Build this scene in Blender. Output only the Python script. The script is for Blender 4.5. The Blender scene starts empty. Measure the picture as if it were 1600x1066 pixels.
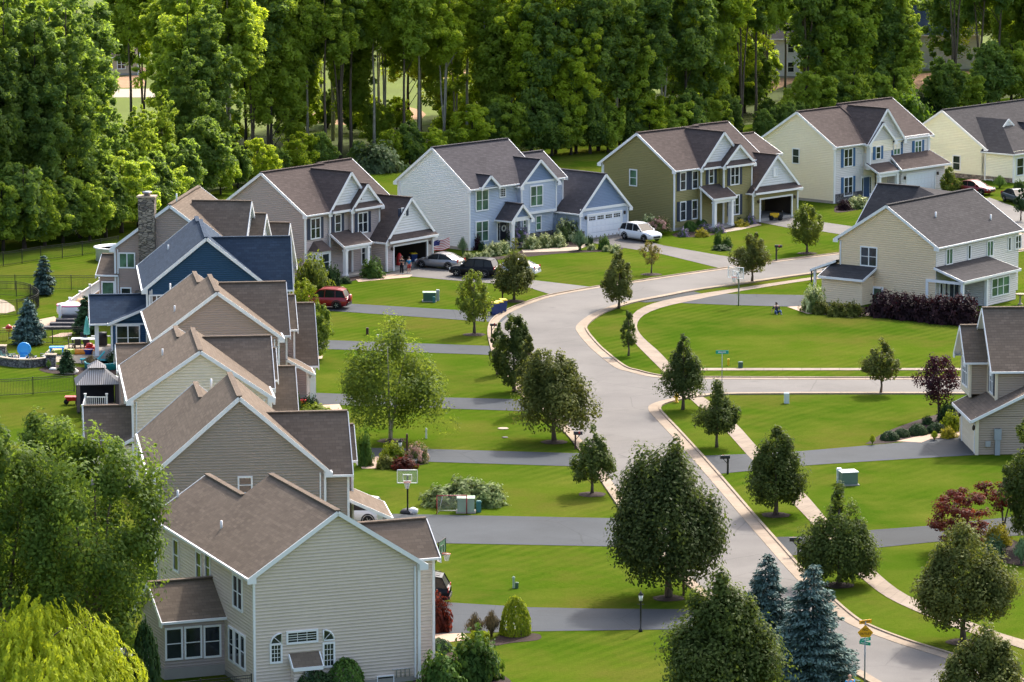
import bpy, bmesh, math, random
import numpy as np
from mathutils import Vector, Matrix
R = math.radians
scene = bpy.context.scene
COL = scene.collection
rnd = random.Random(7)
NP = np.random.RandomState(11)

# ------------------------------------------------------------------ survey
# Camera on a high viewpoint 54 m above the lawns; a survey of the photograph
# (pixels of the 1600 x 1066 picture) gives the real position of what stands on the ground.
FPX, CX, CY, CAMH, HORIZ = 6500.0, 800.0, 533.0, 54.0, -496.0
PITCH = math.atan((CY - HORIZ) / FPX)
def ray(px, py):
    a = (px - CX) / FPX; b = (CY - py) / FPX
    return Vector((a, math.cos(PITCH) + b * math.sin(PITCH), -math.sin(PITCH) + b * math.cos(PITCH)))
def at(px, py, z=0.0):
    d = ray(px, py); t = (z - CAMH) / d.z
    return Vector((d.x * t, d.y * t, z))
def ppm(py):                      # pixels per metre at the ground seen at row py
    return (py - HORIZ) / CAMH
def S(r, g, b):
    f = lambda c: c / 12.92 if c <= .04045 else ((c + .055) / 1.055) ** 2.4
    return (f(r / 255), f(g / 255), f(b / 255))

# ------------------------------------------------------------------ materials
MATS = {}
def nodes(name):
    m = bpy.data.materials.new(name); m.use_nodes = True
    nt = m.node_tree; b = nt.nodes['Principled BSDF']
    return m, nt, b
def N(nt, typ, **kw):
    n = nt.nodes.new(typ)
    for k, v in kw.items():
        if k in ('ins',):
            for kk, vv in v.items(): n.inputs[kk].default_value = vv
        else: setattr(n, k, v)
    return n
def rgba(c): return (c[0], c[1], c[2], 1.0)
def mixcol(nt, fac, a, b, mode='MIX'):
    n = nt.nodes.new('ShaderNodeMix'); n.data_type = 'RGBA'; n.blend_type = mode
    for i, v in ((0, fac), (6, a), (7, b)):
        if isinstance(v, bpy.types.NodeSocket): nt.links.new(v, n.inputs[i])
        elif i == 0: n.inputs[0].default_value = v
        else: n.inputs[i].default_value = rgba(v)
    return n.outputs[2]
def noise(nt, scale, detail=3, vec=None, rough=.55):
    n = N(nt, 'ShaderNodeTexNoise', ins={'Scale': scale, 'Detail': detail, 'Roughness': rough})
    if vec is not None: nt.links.new(vec, n.inputs['Vector'])
    return n.outputs['Fac']
def ramp(nt, fac, lo, hi):
    n = N(nt, 'ShaderNodeMapRange', ins={'From Min': lo, 'From Max': hi}); nt.links.new(fac, n.inputs['Value'])
    return n.outputs['Result']
def coords(nt, kind='Object'): return nt.nodes.new('ShaderNodeTexCoord').outputs[kind]
def plain(name, col=(.5,.5,.5), rough=.6, spec=.5, metal=0., var=.12, scale=1.5, coat=0.):
    if name in MATS: return MATS[name]
    m, nt, b = nodes(name)
    f = noise(nt, scale, 4, coords(nt))
    c = mixcol(nt, f, [x * (1 - var) for x in col], [min(1, x * (1 + var)) for x in col])
    nt.links.new(c, b.inputs['Base Color'])
    b.inputs['Roughness'].default_value = rough; b.inputs['Specular IOR Level'].default_value = spec
    b.inputs['Metallic'].default_value = metal; b.inputs['Coat Weight'].default_value = coat
    MATS[name] = m; return m
def siding(name, col, pitch=.19):
    if name in MATS: return MATS[name]
    m, nt, b = nodes(name)
    uv = nt.nodes.new('ShaderNodeUVMap').outputs[0]
    sp = nt.nodes.new('ShaderNodeSeparateXYZ'); nt.links.new(uv, sp.inputs[0])
    dv = N(nt, 'ShaderNodeMath', operation='DIVIDE'); nt.links.new(sp.outputs[1], dv.inputs[0]); dv.inputs[1].default_value = pitch
    fr = N(nt, 'ShaderNodeMath', operation='FRACT'); nt.links.new(dv.outputs[0], fr.inputs[0])
    # lap profile: thick at the bottom edge, quick step under it
    h = N(nt, 'ShaderNodeFloatCurve'); c = h.mapping.curves[0]
    c.points[0].location = (0, 0); c.points[1].location = (1, .25); c.points.new(.16, 1.0); h.mapping.update()
    nt.links.new(fr.outputs[0], h.inputs['Value'])
    bp = N(nt, 'ShaderNodeBump', ins={'Strength': 1., 'Distance': .05}); nt.links.new(h.outputs[0], bp.inputs['Height'])
    nt.links.new(bp.outputs[0], b.inputs['Normal'])
    f = noise(nt, .35, 4, uv); f2 = noise(nt, 3., 2, uv)
    cc = mixcol(nt, f, [x * .90 for x in col], [min(1, x * 1.07) for x in col])
    cc = mixcol(nt, ramp(nt, f2, .35, .8), cc, [x * .93 for x in col])
    nt.links.new(cc, b.inputs['Base Color']); b.inputs['Roughness'].default_value = .62; b.inputs['Specular IOR Level'].default_value = .3
    MATS[name] = m; return m
def shingle(name, col, var=.2):
    if name in MATS: return MATS[name]
    m, nt, b = nodes(name)
    uv = nt.nodes.new('ShaderNodeUVMap').outputs[0]
    br = N(nt, 'ShaderNodeTexBrick', offset=.5, ins={'Scale': 1., 'Mortar Size': .012, 'Brick Width': .42, 'Row Height': .23, 'Bias': 0.,
        'Color1': rgba([x * (1 - var) for x in col]), 'Color2': rgba([x * (1 + var) for x in col]), 'Mortar': rgba([x * .62 for x in col])})
    nt.links.new(uv, br.inputs['Vector'])
    mp = N(nt, 'ShaderNodeMapping'); mp.inputs['Scale'].default_value = (.30, 3.6, 1); nt.links.new(uv, mp.inputs[0])
    f = noise(nt, 1.0, 5, mp.outputs[0], .65)
    c = mixcol(nt, ramp(nt, f, .3, .7), br.outputs['Color'], [x * .66 for x in col])
    c = mixcol(nt, .75, br.outputs['Color'], c)
    c = mixcol(nt, ramp(nt, noise(nt, .25, 3, uv), .35, .65), c, mixcol(nt, .75, [x * 1.2 for x in col], c))
    nt.links.new(c, b.inputs['Base Color'])
    sp = nt.nodes.new('ShaderNodeSeparateXYZ'); nt.links.new(uv, sp.inputs[0])
    dv = N(nt, 'ShaderNodeMath', operation='DIVIDE'); nt.links.new(sp.outputs[1], dv.inputs[0]); dv.inputs[1].default_value = .23
    fr = N(nt, 'ShaderNodeMath', operation='FRACT'); nt.links.new(dv.outputs[0], fr.inputs[0])
    iv = N(nt, 'ShaderNodeMath', operation='SUBTRACT'); iv.inputs[0].default_value = 1.; nt.links.new(fr.outputs[0], iv.inputs[1])
    ad = N(nt, 'ShaderNodeMath', operation='ADD'); nt.links.new(iv.outputs[0], ad.inputs[0]); nt.links.new(br.outputs['Fac'], ad.inputs[1])
    bp = N(nt, 'ShaderNodeBump', ins={'Strength': .55, 'Distance': .03}); nt.links.new(iv.outputs[0], bp.inputs['Height'])
    nt.links.new(bp.outputs[0], b.inputs['Normal'])
    b.inputs['Roughness'].default_value = .95; b.inputs['Specular IOR Level'].default_value = .06
    MATS[name] = m; return m
def glass(name, col, rough=.08):
    if name in MATS: return MATS[name]
    m, nt, b = nodes(name)
    f = noise(nt, .9, 2, coords(nt))
    nt.links.new(mixcol(nt, ramp(nt, f, .4, .65), [x * .6 for x in col], [x * 1.4 for x in col]), b.inputs['Base Color'])
    b.inputs['Roughness'].default_value = rough; b.inputs['Specular IOR Level'].default_value = .6
    MATS[name] = m; return m
def stone(name, cols, scale=(2.2, 5.5, 1)):
    if name in MATS: return MATS[name]
    m, nt, b = nodes(name)
    uv = nt.nodes.new('ShaderNodeUVMap').outputs[0]
    mp = N(nt, 'ShaderNodeMapping'); mp.inputs['Scale'].default_value = scale; nt.links.new(uv, mp.inputs[0])
    v = N(nt, 'ShaderNodeTexVoronoi', ins={'Scale': 1., 'Randomness': .9}); nt.links.new(mp.outputs[0], v.inputs['Vector'])
    v2 = N(nt, 'ShaderNodeTexVoronoi', feature='DISTANCE_TO_EDGE', ins={'Scale': 1., 'Randomness': .9}); nt.links.new(mp.outputs[0], v2.inputs['Vector'])
    sp = nt.nodes.new('ShaderNodeSeparateColor'); nt.links.new(v.outputs['Color'], sp.inputs[0])
    c = mixcol(nt, sp.outputs[0], cols[0], cols[1]); c = mixcol(nt, ramp(nt, sp.outputs[1], .5, 1.), c, cols[2])
    e = ramp(nt, v2.outputs['Distance'], 0., .09)
    nt.links.new(mixcol(nt, e, [x * .35 for x in cols[0]], c), b.inputs['Base Color'])
    bp = N(nt, 'ShaderNodeBump', ins={'Strength': 1., 'Distance': .08}); nt.links.new(e, bp.inputs['Height']); nt.links.new(bp.outputs[0], b.inputs['Normal'])
    b.inputs['Roughness'].default_value = .85
    MATS[name] = m; return m
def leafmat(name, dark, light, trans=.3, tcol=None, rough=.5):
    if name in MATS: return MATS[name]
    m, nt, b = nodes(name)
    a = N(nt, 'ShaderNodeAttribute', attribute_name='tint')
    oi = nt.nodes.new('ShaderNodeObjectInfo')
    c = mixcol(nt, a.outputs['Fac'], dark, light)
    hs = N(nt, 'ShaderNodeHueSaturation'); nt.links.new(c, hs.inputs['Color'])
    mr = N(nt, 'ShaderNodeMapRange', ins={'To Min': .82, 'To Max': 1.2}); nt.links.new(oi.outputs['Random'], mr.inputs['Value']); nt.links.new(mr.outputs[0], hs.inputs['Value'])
    nt.links.new(hs.outputs[0], b.inputs['Base Color'])
    b.inputs['Roughness'].default_value = .65; b.inputs['Specular IOR Level'].default_value = .12
    t = nt.nodes.new('ShaderNodeBsdfTranslucent')
    if tcol is None: nt.links.new(hs.outputs[0], t.inputs['Color'])
    else: t.inputs['Color'].default_value = rgba(tcol)
    mx = nt.nodes.new('ShaderNodeMixShader'); mx.inputs[0].default_value = trans
    nt.links.new(b.outputs[0], mx.inputs[1]); nt.links.new(t.outputs[0], mx.inputs[2])
    nt.links.new(mx.outputs[0], nt.nodes['Material Output'].inputs['Surface'])
    MATS[name] = m; return m
def bark(name, col):
    if name in MATS: return MATS[name]
    m, nt, b = nodes(name)
    mp = N(nt, 'ShaderNodeMapping'); mp.inputs['Scale'].default_value = (3, 3, .6); nt.links.new(coords(nt), mp.inputs[0])
    f = noise(nt, 2.5, 5, mp.outputs[0], .7)
    nt.links.new(mixcol(nt, ramp(nt, f, .35, .65), [x * .55 for x in col], [x * 1.3 for x in col]), b.inputs['Base Color'])
    bp = N(nt, 'ShaderNodeBump', ins={'Strength': .8, 'Distance': .05}); nt.links.new(f, bp.inputs['Height']); nt.links.new(bp.outputs[0], b.inputs['Normal'])
    b.inputs['Roughness'].default_value = .9; MATS[name] = m; return m

# ------------------------------------------------------------------ objects
def link(o, parent=None):
    COL.objects.link(o)
    if parent is not None: o.parent = parent
    return o
def tag(o, label=None, cat=None, group=None, kind=None):
    if label: o['label'] = label
    if cat: o['category'] = cat
    if group: o['group'] = group
    if kind: o['kind'] = kind
    return o
def thing(name, label, cat, loc=(0, 0, 0), rz=0., group=None):
    o = bpy.data.objects.new(name, None); o.empty_display_size = .5
    o.location = loc; o.rotation_euler = (0, 0, rz)
    return tag(link(o), label, cat, group)
def copy_tree(o, parent=None):
    c = o.copy(); COL.objects.link(c); c.parent = parent
    for ch in list(o.children): copy_tree(ch, c)
    return c
def auto_uv(me):
    n = len(me.loops)
    if n == 0: return
    uvl = me.uv_layers.new(name='UVMap')
    co = np.empty(len(me.vertices) * 3); me.vertices.foreach_get('co', co); co = co.reshape(-1, 3)
    vi = np.empty(n, int); me.loops.foreach_get('vertex_index', vi)
    pn = np.empty(len(me.polygons) * 3); me.polygons.foreach_get('normal', pn); pn = pn.reshape(-1, 3)
    lt = np.empty(len(me.polygons), int); me.polygons.foreach_get('loop_total', lt)
    nn = np.repeat(pn, lt, axis=0)
    t = np.cross(np.array([0, 0, 1.]), nn); l = np.linalg.norm(t, axis=1); bad = l < 1e-3
    t[bad] = (1, 0, 0); l[bad] = 1; t /= l[:, None]
    b = np.cross(nn, t)
    p = co[vi]
    uv = np.stack([(p * t).sum(1), (p * b).sum(1)], 1).astype(np.float32)
    uvl.data.foreach_set('uv', uv.ravel())
class MB:
    def __init__(s): s.v = []; s.f = []; s.m = []; s.sm = []
    def poly(s, pts, mi=0, sm=False):
        k = len(s.v); s.v += [tuple(p) for p in pts]; s.f.append(tuple(range(k, k + len(pts)))); s.m.append(mi); s.sm.append(sm)
    def faces(s, vs, fs, mi=0, sm=False):
        k = len(s.v); s.v += [tuple(p) for p in vs]
        for f in fs: s.f.append(tuple(k + i for i in f)); s.m.append(mi); s.sm.append(sm)
    def hexa(s, p, mi=0):
        s.faces(p, [(0, 3, 2, 1), (4, 5, 6, 7), (0, 1, 5, 4), (1, 2, 6, 5), (2, 3, 7, 6), (3, 0, 4, 7)], mi)
    def box(s, x0, x1, y0, y1, z0, z1, mi=0):
        x0, x1 = min(x0, x1), max(x0, x1); y0, y1 = min(y0, y1), max(y0, y1); z0, z1 = min(z0, z1), max(z0, z1)
        s.hexa([(x0, y0, z0), (x1, y0, z0), (x1, y1, z0), (x0, y1, z0), (x0, y0, z1), (x1, y0, z1), (x1, y1, z1), (x0, y1, z1)], mi)
    def bar(s, p, q, w, h, mi=0, up=(0, 0, 1)):
        p = Vector(p); q = Vector(q); d = (q - p).normalized(); u = Vector(up)
        if abs(d.dot(u)) > .99: u = Vector((0, 1, 0))
        sd = d.cross(u).normalized() * (w / 2); u2 = sd.cross(d).normalized() * (h / 2)
        s.hexa([p - sd - u2, p + sd - u2, q + sd - u2, q - sd - u2, p - sd + u2, p + sd + u2, q + sd + u2, q - sd + u2], mi)
    def prism(s, poly, z0, z1, mi=0):
        n = len(poly)
        s.faces([(p[0], p[1], z0) for p in poly] + [(p[0], p[1], z1) for p in poly],
                [tuple(range(n - 1, -1, -1)), tuple(range(n, 2 * n))] + [(i, (i + 1) % n, n + (i + 1) % n, n + i) for i in range(n)], mi)
    def tube(s, pts, rad, n=8, mi=0, cap=True):
        pts = [Vector(p) for p in pts]; vs = []; fs = []
        if not hasattr(rad, '__len__'): rad = [rad] * len(pts)
        ref = Vector((.31, .95, .02))
        for i, p in enumerate(pts):
            d = (pts[min(i + 1, len(pts) - 1)] - pts[max(i - 1, 0)]).normalized()
            a = d.cross(ref)
            if a.length < .1: a = d.cross(Vector((1, 0, 0)))
            a.normalize(); b = d.cross(a)
            for k in range(n):
                t = 2 * math.pi * k / n; vs.append(p + (a * math.cos(t) + b * math.sin(t)) * rad[i])
        for i in range(len(pts) - 1):
            for k in range(n):
                fs.append((i * n + k, i * n + (k + 1) % n, (i + 1) * n + (k + 1) % n, (i + 1) * n + k))
        if cap: fs += [tuple(range(n - 1, -1, -1)), tuple(range((len(pts) - 1) * n, len(pts) * n))]
        s.faces(vs, fs, mi, True)
    def lathe(s, prof, n=16, c=(0, 0, 0), mi=0, axis='z'):
        vs = []; fs = []
        for r, z in prof:
            for k in range(n):
                t = 2 * math.pi * k / n; x, y = r * math.cos(t), r * math.sin(t)
                q = (x, y, z) if axis == 'z' else ((x, z, y) if axis == 'y' else (z, x, y))
                vs.append((c[0] + q[0], c[1] + q[1], c[2] + q[2]))
        for i in range(len(prof) - 1):
            for k in range(n): fs.append((i * n + k, i * n + (k + 1) % n, (i + 1) * n + (k + 1) % n, (i + 1) * n + k))
        fs += [tuple(range(n - 1, -1, -1)), tuple(range((len(prof) - 1) * n, len(prof) * n))]
        s.faces(vs, fs, mi, True)
    def build(s, name, mats, parent=None, uv=True):
        me = bpy.data.meshes.new(name); me.from_pydata(s.v, [], s.f)
        if not isinstance(mats, (list, tuple)): mats = [mats]
        for m in mats: me.materials.append(m)
        if any(s.m): me.polygons.foreach_set('material_index', s.m)
        me.polygons.foreach_set('use_smooth', s.sm)
        me.update()
        if uv: auto_uv(me)
        return link(bpy.data.objects.new(name, me), parent)
def leaf_mesh(name, P, Nrm, size, mat, tint, aspect=1.5, tang=None, jit=.5, rs=NP):
    n = len(P)
    nr = Nrm + rs.normal(0, jit, (n, 3)); nr /= np.linalg.norm(nr, axis=1)[:, None] + 1e-9
    if tang is None: tang = rs.normal(0, 1, (n, 3))
    else: tang = tang + rs.normal(0, .35, (n, 3))
    u = np.cross(nr, tang); u /= np.linalg.norm(u, axis=1)[:, None] + 1e-9
    w = np.cross(u, nr)
    sz = (size * rs.uniform(.65, 1.35, n))[:, None] if np.isscalar(size) else size[:, None]
    a = u * sz * .5 ; b = w * sz * .5 * aspect
    fold = nr * sz * .12
    V = np.empty((n, 4, 3)); V[:, 0] = P - b; V[:, 1] = P + a * .9 + fold - b * .15; V[:, 2] = P + b; V[:, 3] = P - a * .9 + fold - b * .15
    me = bpy.data.meshes.new(name)
    me.vertices.add(4 * n); me.vertices.foreach_set('co', V.astype(np.float32).ravel())
    me.loops.add(4 * n); me.loops.foreach_set('vertex_index', np.arange(4 * n, dtype=np.int32))
    me.polygons.add(n); me.polygons.foreach_set('loop_start', np.arange(0, 4 * n, 4, dtype=np.int32))
    me.update(calc_edges=True)
    at_ = me.attributes.new('tint', 'FLOAT', 'POINT'); at_.data.foreach_set('value', np.repeat(np.clip(tint, 0, 1), 4).astype(np.float32))
    me.materials.append(mat)
    return me
# ------------------------------------------------------------------ camera, light
cam = bpy.data.cameras.new('camera'); camo = link(bpy.data.objects.new('camera', cam))
cam.sensor_width = 36; cam.lens = 36 * FPX / 1600.0; cam.clip_end = 6000; cam.clip_start = 1
camo.location = (0, 0, CAMH); camo.rotation_euler = (R(90) - PITCH, 0, 0)
scene.camera = camo
scene.view_settings.view_transform = 'Standard'; scene.view_settings.look = 'None'
scene.view_settings.exposure = 1.42; scene.view_settings.gamma = 1
SUN_AZ, SUN_EL = math.atan2(.42, .90), R(44)
w = bpy.data.worlds.new('World'); scene.world = w; w.use_nodes = True
sk = w.node_tree.nodes.new('ShaderNodeTexSky'); sk.sky_type = 'NISHITA'; sk.sun_disc = False
sk.sun_elevation = SUN_EL; sk.sun_rotation = SUN_AZ; sk.air_density = 1.0; sk.dust_density = 5.; sk.ozone_density = .6
bg = w.node_tree.nodes['Background']; bg.inputs['Strength'].default_value = .15
hz = w.node_tree.nodes.new('ShaderNodeHueSaturation'); hz.inputs['Saturation'].default_value = .95   # thin summer haze whitens the sky
w.node_tree.links.new(sk.outputs[0], hz.inputs['Color']); w.node_tree.links.new(hz.outputs[0], bg.inputs['Color'])
sl = bpy.data.lights.new('sun', 'SUN'); sl.energy = 2.0; sl.angle = R(2); sl.color = (1, .95, .87)
so = link(bpy.data.objects.new('sun', sl))
sd = Vector((math.sin(SUN_AZ) * math.cos(SUN_EL), math.cos(SUN_AZ) * math.cos(SUN_EL), math.sin(SUN_EL)))
so.rotation_euler = sd.to_track_quat('Z', 'Y').to_euler(); so.location = (60, 300, 120)

# ------------------------------------------------------------------ ground
def grassmat():
    m, nt, b = nodes('lawn grass')
    o = coords(nt)
    c = mixcol(nt, ramp(nt, noise(nt, .035, 3, o), .35, .65), (.043, .083, .007), (.066, .105, .009))
    c = mixcol(nt, ramp(nt, noise(nt, .16, 4, o, .6), .42, .75), c, (.100, .115, .018))
    mp = N(nt, 'ShaderNodeMapping'); mp.inputs['Rotation'].default_value = (0, 0, R(35)); nt.links.new(o, mp.inputs[0])
    wv = N(nt, 'ShaderNodeTexWave', ins={'Scale': .30, 'Distortion': 2.5, 'Detail': 1., 'Detail Scale': .2}); nt.links.new(mp.outputs[0], wv.inputs[0])
    c = mixcol(nt, ramp(nt, noise(nt, .06, 2, o), .38, .62), c, mixcol(nt, ramp(nt, wv.outputs['Fac'], .3, .7), c, mixcol(nt, 1., c, (.80, .87, .82), 'MULTIPLY')))
    c = mixcol(nt, ramp(nt, noise(nt, .09, 5, o, .7), .5, .72), c, (.092, .094, .018))
    c = mixcol(nt, ramp(nt, noise(nt, .55, 5, o, .7), .52, .75), c, mixcol(nt, 1., c, (.84, .92, .8), 'MULTIPLY'))
    f = noise(nt, 5., 6, o, .75)
    c = mixcol(nt, ramp(nt, f, .3, .7), mixcol(nt, 1., c, (.80, .83, .7), 'MULTIPLY'), mixcol(nt, 1., c, (1.13, 1.1, 1.1), 'MULTIPLY'))
    nt.links.new(c, b.inputs['Base Color']); b.inputs['Roughness'].default_value = 1.; b.inputs['Specular IOR Level'].default_value = .0
    bp = N(nt, 'ShaderNodeBump', ins={'Strength': .5, 'Distance': .08}); nt.links.new(noise(nt, 9., 4, o, .8), bp.inputs['Height']); nt.links.new(bp.outputs[0], b.inputs['Normal'])
    return m
GRASS = grassmat()
def asphalt(name, col, patch=.18, rough=.75):
    m, nt, b = nodes(name); o = coords(nt)
    c = mixcol(nt, ramp(nt, noise(nt, .12, 4, o, .6), .35, .68), [x * (1 - patch) for x in col], [x * (1 + patch) for x in col])
    c = mixcol(nt, ramp(nt, noise(nt, 14., 3, o, .8), .3, .7), mixcol(nt, 1., c, (.86, .86, .88), 'MULTIPLY'), mixcol(nt, 1., c, (1.12, 1.12, 1.1), 'MULTIPLY'))
    c = mixcol(nt, ramp(nt, noise(nt, .05, 6, o, .75), .48, .62), c, mixcol(nt, 1., c, (.86, .86, .87), 'MULTIPLY'))
    v = N(nt, 'ShaderNodeTexVoronoi', feature='DISTANCE_TO_EDGE', ins={'Scale': .14, 'Randomness': 1.})
    d = N(nt, 'ShaderNodeMixRGB'); d.inputs[0].default_value = .12; nt.links.new(o, d.inputs[1])
    nz = N(nt, 'ShaderNodeTexNoise', ins={'Scale': .9, 'Detail': 4.}); nt.links.new(o, nz.inputs['Vector']); nt.links.new(nz.outputs['Color'], d.inputs[2])
    nt.links.new(d.outputs[0], v.inputs['Vector'])
    cr = ramp(nt, v.outputs['Distance'], .001, .006)
    c = mixcol(nt, cr, mixcol(nt, 1., c, (.8, .8, .8), 'MULTIPLY'), c)
    sv = N(nt, 'ShaderNodeTexVoronoi', ins={'Scale': .35, 'Randomness': 1.}); nt.links.new(o, sv.inputs['Vector'])
    c = mixcol(nt, ramp(nt, sv.outputs['Distance'], .05, .16), mixcol(nt, 1., c, (.84, .84, .85), 'MULTIPLY'), c)      # oil drips
    nt.links.new(c, b.inputs['Base Color']); b.inputs['Roughness'].default_value = rough; b.inputs['Specular IOR Level'].default_value = .08
    return m
ROADM = asphalt('worn road asphalt', S(108, 105, 102), .12)
DRIVEM = asphalt('driveway asphalt', S(62, 67, 72), .14)
DRIVED = asphalt('fresh driveway asphalt', S(48, 53, 57), .16)
CONC = plain('pale concrete', S(162, 148, 130), .85, .3, var=.14, scale=.7)
CURBM = plain('gutter concrete', S(166, 150, 130), .85, .3, var=.16, scale=.9)
MULCH = plain('dark mulch', S(48, 36, 32), .95, .2, var=.4, scale=6)
def jointed(name, col, every, dark=.55):
    m, nt, b = nodes(name); o = coords(nt); uv = nt.nodes.new('ShaderNodeUVMap').outputs[0]
    sp = nt.nodes.new('ShaderNodeSeparateXYZ'); nt.links.new(uv, sp.inputs[0])
    dv = N(nt, 'ShaderNodeMath', operation='DIVIDE'); nt.links.new(sp.outputs[0], dv.inputs[0]); dv.inputs[1].default_value = every
    fr = N(nt, 'ShaderNodeMath', operation='FRACT'); nt.links.new(dv.outputs[0], fr.inputs[0])
    c = mixcol(nt, ramp(nt, noise(nt, .5, 5, o, .65), .3, .7), [x * .82 for x in col], [x * 1.12 for x in col])
    c = mixcol(nt, ramp(nt, noise(nt, 3., 5, o, .75), .5, .75), c, mixcol(nt, 1., c, (.8, .79, .77), 'MULTIPLY'))
    fl = N(nt, 'ShaderNodeMath', operation='FLOOR'); nt.links.new(dv.outputs[0], fl.inputs[0]); wn = N(nt, 'ShaderNodeTexWhiteNoise', noise_dimensions='1D'); nt.links.new(fl.outputs[0], wn.inputs['W'])
    c = mixcol(nt, wn.outputs['Value'], mixcol(nt, 1., c, (.9, .9, .9), 'MULTIPLY'), c)
    j = ramp(nt, fr.outputs[0], .0, .045 / every * 1.5); nt.links.new(mixcol(nt, j, mixcol(nt, 1., c, (dark, dark, dark), 'MULTIPLY'), c), b.inputs['Base Color'])
    b.inputs['Roughness'].default_value = .9; b.inputs['Specular IOR Level'].default_value = .1; return m
PAVEM = jointed('pavement concrete', S(146, 133, 119), 1.5); KERBM = jointed('kerb concrete', S(154, 139, 122), 3.)
PAVER = plain('tan paving', S(170, 146, 126), .85, .3, var=.15, scale=2)
DIRT = plain('bare earth', S(160, 126, 96), .95, .2, var=.25, scale=.3)
FLOOR = plain('forest leaf litter', S(62, 74, 22), .95, .2, var=.5, scale=.5)
MEADOW = plain('rough meadow grass', S(84, 98, 24), .95, .2, var=.3, scale=.12)

def structure(o, **k): o['kind'] = 'structure'; return o
mb = MB(); mb.poly([(-1500, -200, 0), (1500, -200, 0), (1500, 2800, 0), (-1500, 2800, 0)])
structure(mb.build('lawn', GRASS, uv=False))
def smooth(pts, n=6):
    P = [Vector((p[0], p[1], 0)) for p in pts]; out = []
    for i in range(len(P) - 1):
        a, b, c, d = P[max(i - 1, 0)], P[i], P[i + 1], P[min(i + 2, len(P) - 1)]
        for k in range(n):
            t = k / n
            out.append(.5 * ((2 * b) + (c - a) * t + (2 * a - 5 * b + 4 * c - d) * t * t + (3 * b - a - 3 * c + d) * t ** 3))
    return out + [P[-1]]
def line(px, n=6): return smooth([at(*p) for p in px], n)
def sheet(name, pts, z, mat, n=0, kind='structure'):
    P = line(pts + [pts[0]], n)[:-1] if n else [at(*p) for p in pts]
    mb = MB(); mb.poly([(p.x, p.y, z) for p in P]); o = mb.build(name, mat, uv=False)
    if kind: o['kind'] = kind
    return o
def strip(name, A, B, z, mat, th=0., kind='structure'):
    mb = MB(); n = min(len(A), len(B))
    for i in range(n - 1):
        q = [A[i], A[i + 1], B[i + 1], B[i]]
        if th: mb.faces([(p.x, p.y, z - th) for p in q] + [(p.x, p.y, z) for p in q], [(4, 5, 6, 7), (0, 1, 5, 4), (2, 3, 7, 6)])
        else: mb.poly([(p.x, p.y, z) for p in q])
    o = mb.build(name, mat, uv=False); o['kind'] = kind
    uvl = o.data.uv_layers.new(name='UVMap'); d = 0.; U = []
    for i in range(n): d += (A[i] - A[i - 1]).length if i else .01; U.append(d)
    k = 0
    for pl in o.data.polygons:
        i = pl.index // (3 if th else 1)
        for q, li in enumerate(pl.loop_indices): uvl.data[li].uv = (U[i + (1 if q in (1, 2) else 0)], 0 if q < 2 else 1)
    return o
def offset(L, d):
    out = []
    for i, p in enumerate(L):
        t = (L[min(i + 1, len(L) - 1)] - L[max(i - 1, 0)]).normalized()
        out.append(p + Vector((t.y, -t.x, 0)) * d)      # right of the walking direction for d > 0
    return out
def ext(L, d0=0., d1=0.):
    """carry a line on past the edge of the picture"""
    if d0: L = [L[0] + (L[0] - L[2]).normalized() * d0] + L
    if d1: L = L + [L[-1] + (L[-1] - L[-3]).normalized() * d1]
    return L
def resample(L, n):
    d = [0]
    for i in range(1, len(L)): d.append(d[-1] + (L[i] - L[i - 1]).length)
    out = []; j = 0
    for k in range(n):
        s = d[-1] * k / (n - 1)
        while j < len(L) - 2 and d[j + 1] < s: j += 1
        t = (s - d[j]) / max(1e-6, d[j + 1] - d[j]); out.append(L[j].lerp(L[j + 1], min(1, t)))
    return out
outer = line([(1760, 352), (1600, 366), (1440, 383), (1320, 397), (1206, 411), (1133, 421.5), (1060, 432), (998, 441.5), (940, 449.7), (869, 462.6), (831, 474.4), (808, 483.7), (785, 497), (776, 513), (778, 535), (790, 567), (815, 603), (850, 637), (881, 661), (910, 690), (947, 740), (978, 785), (1015, 838), (1050, 876), (1085, 908), (1140, 950), (1230, 1000), (1335, 1043), (1376, 1065), (1440, 1100), (1530, 1150), (1640, 1215)])
innerA = line([(1760, 377), (1600, 389), (1440, 405), (1274, 425), (1160, 441), (1077, 453), (1030, 462), (974, 473), (935, 486), (913, 498), (900, 510.7), (903, 521), (915, 536), (928, 549), (960, 574), (985, 582), (1010, 588), (1040, 591.5), (1100, 593), (1320, 593.6), (1600, 593.6), (1760, 593)])
innerB = line([(1760, 613.6), (1600, 613.6), (1320, 613), (1138, 614), (1091, 617), (1045, 624), (1018, 632), (1013, 640), (1021, 651), (1049, 681), (1097, 735), (1159, 808), (1198, 853), (1232, 892), (1262, 922), (1312, 966), (1345, 984), (1403, 1006), (1479, 1030), (1560, 1060), (1640, 1090), (1800, 1150)])
outer, innerA, innerB = ext(outer, 80, 60), ext(innerA, 80, 80), ext(innerB, 80, 60)
mb = MB()
ring = outer + innerB[::-1] + innerA[::-1]
mb.poly([(p.x, p.y, .015) for p in ring]); structure(mb.build('road', ROADM, uv=False))
gw = .75
def curb(L, d, mat=KERBM):
    A = L; B = offset(L, d); strip('gutter', A, B, .035, mat, .03)
    C_ = offset(L, d * 1.0); D_ = offset(L, d * 1.22); strip('kerb', C_, D_, .11, mat, .12)
curb(outer, .62); curb(innerA, -.8); curb(innerB, -.8)
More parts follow.
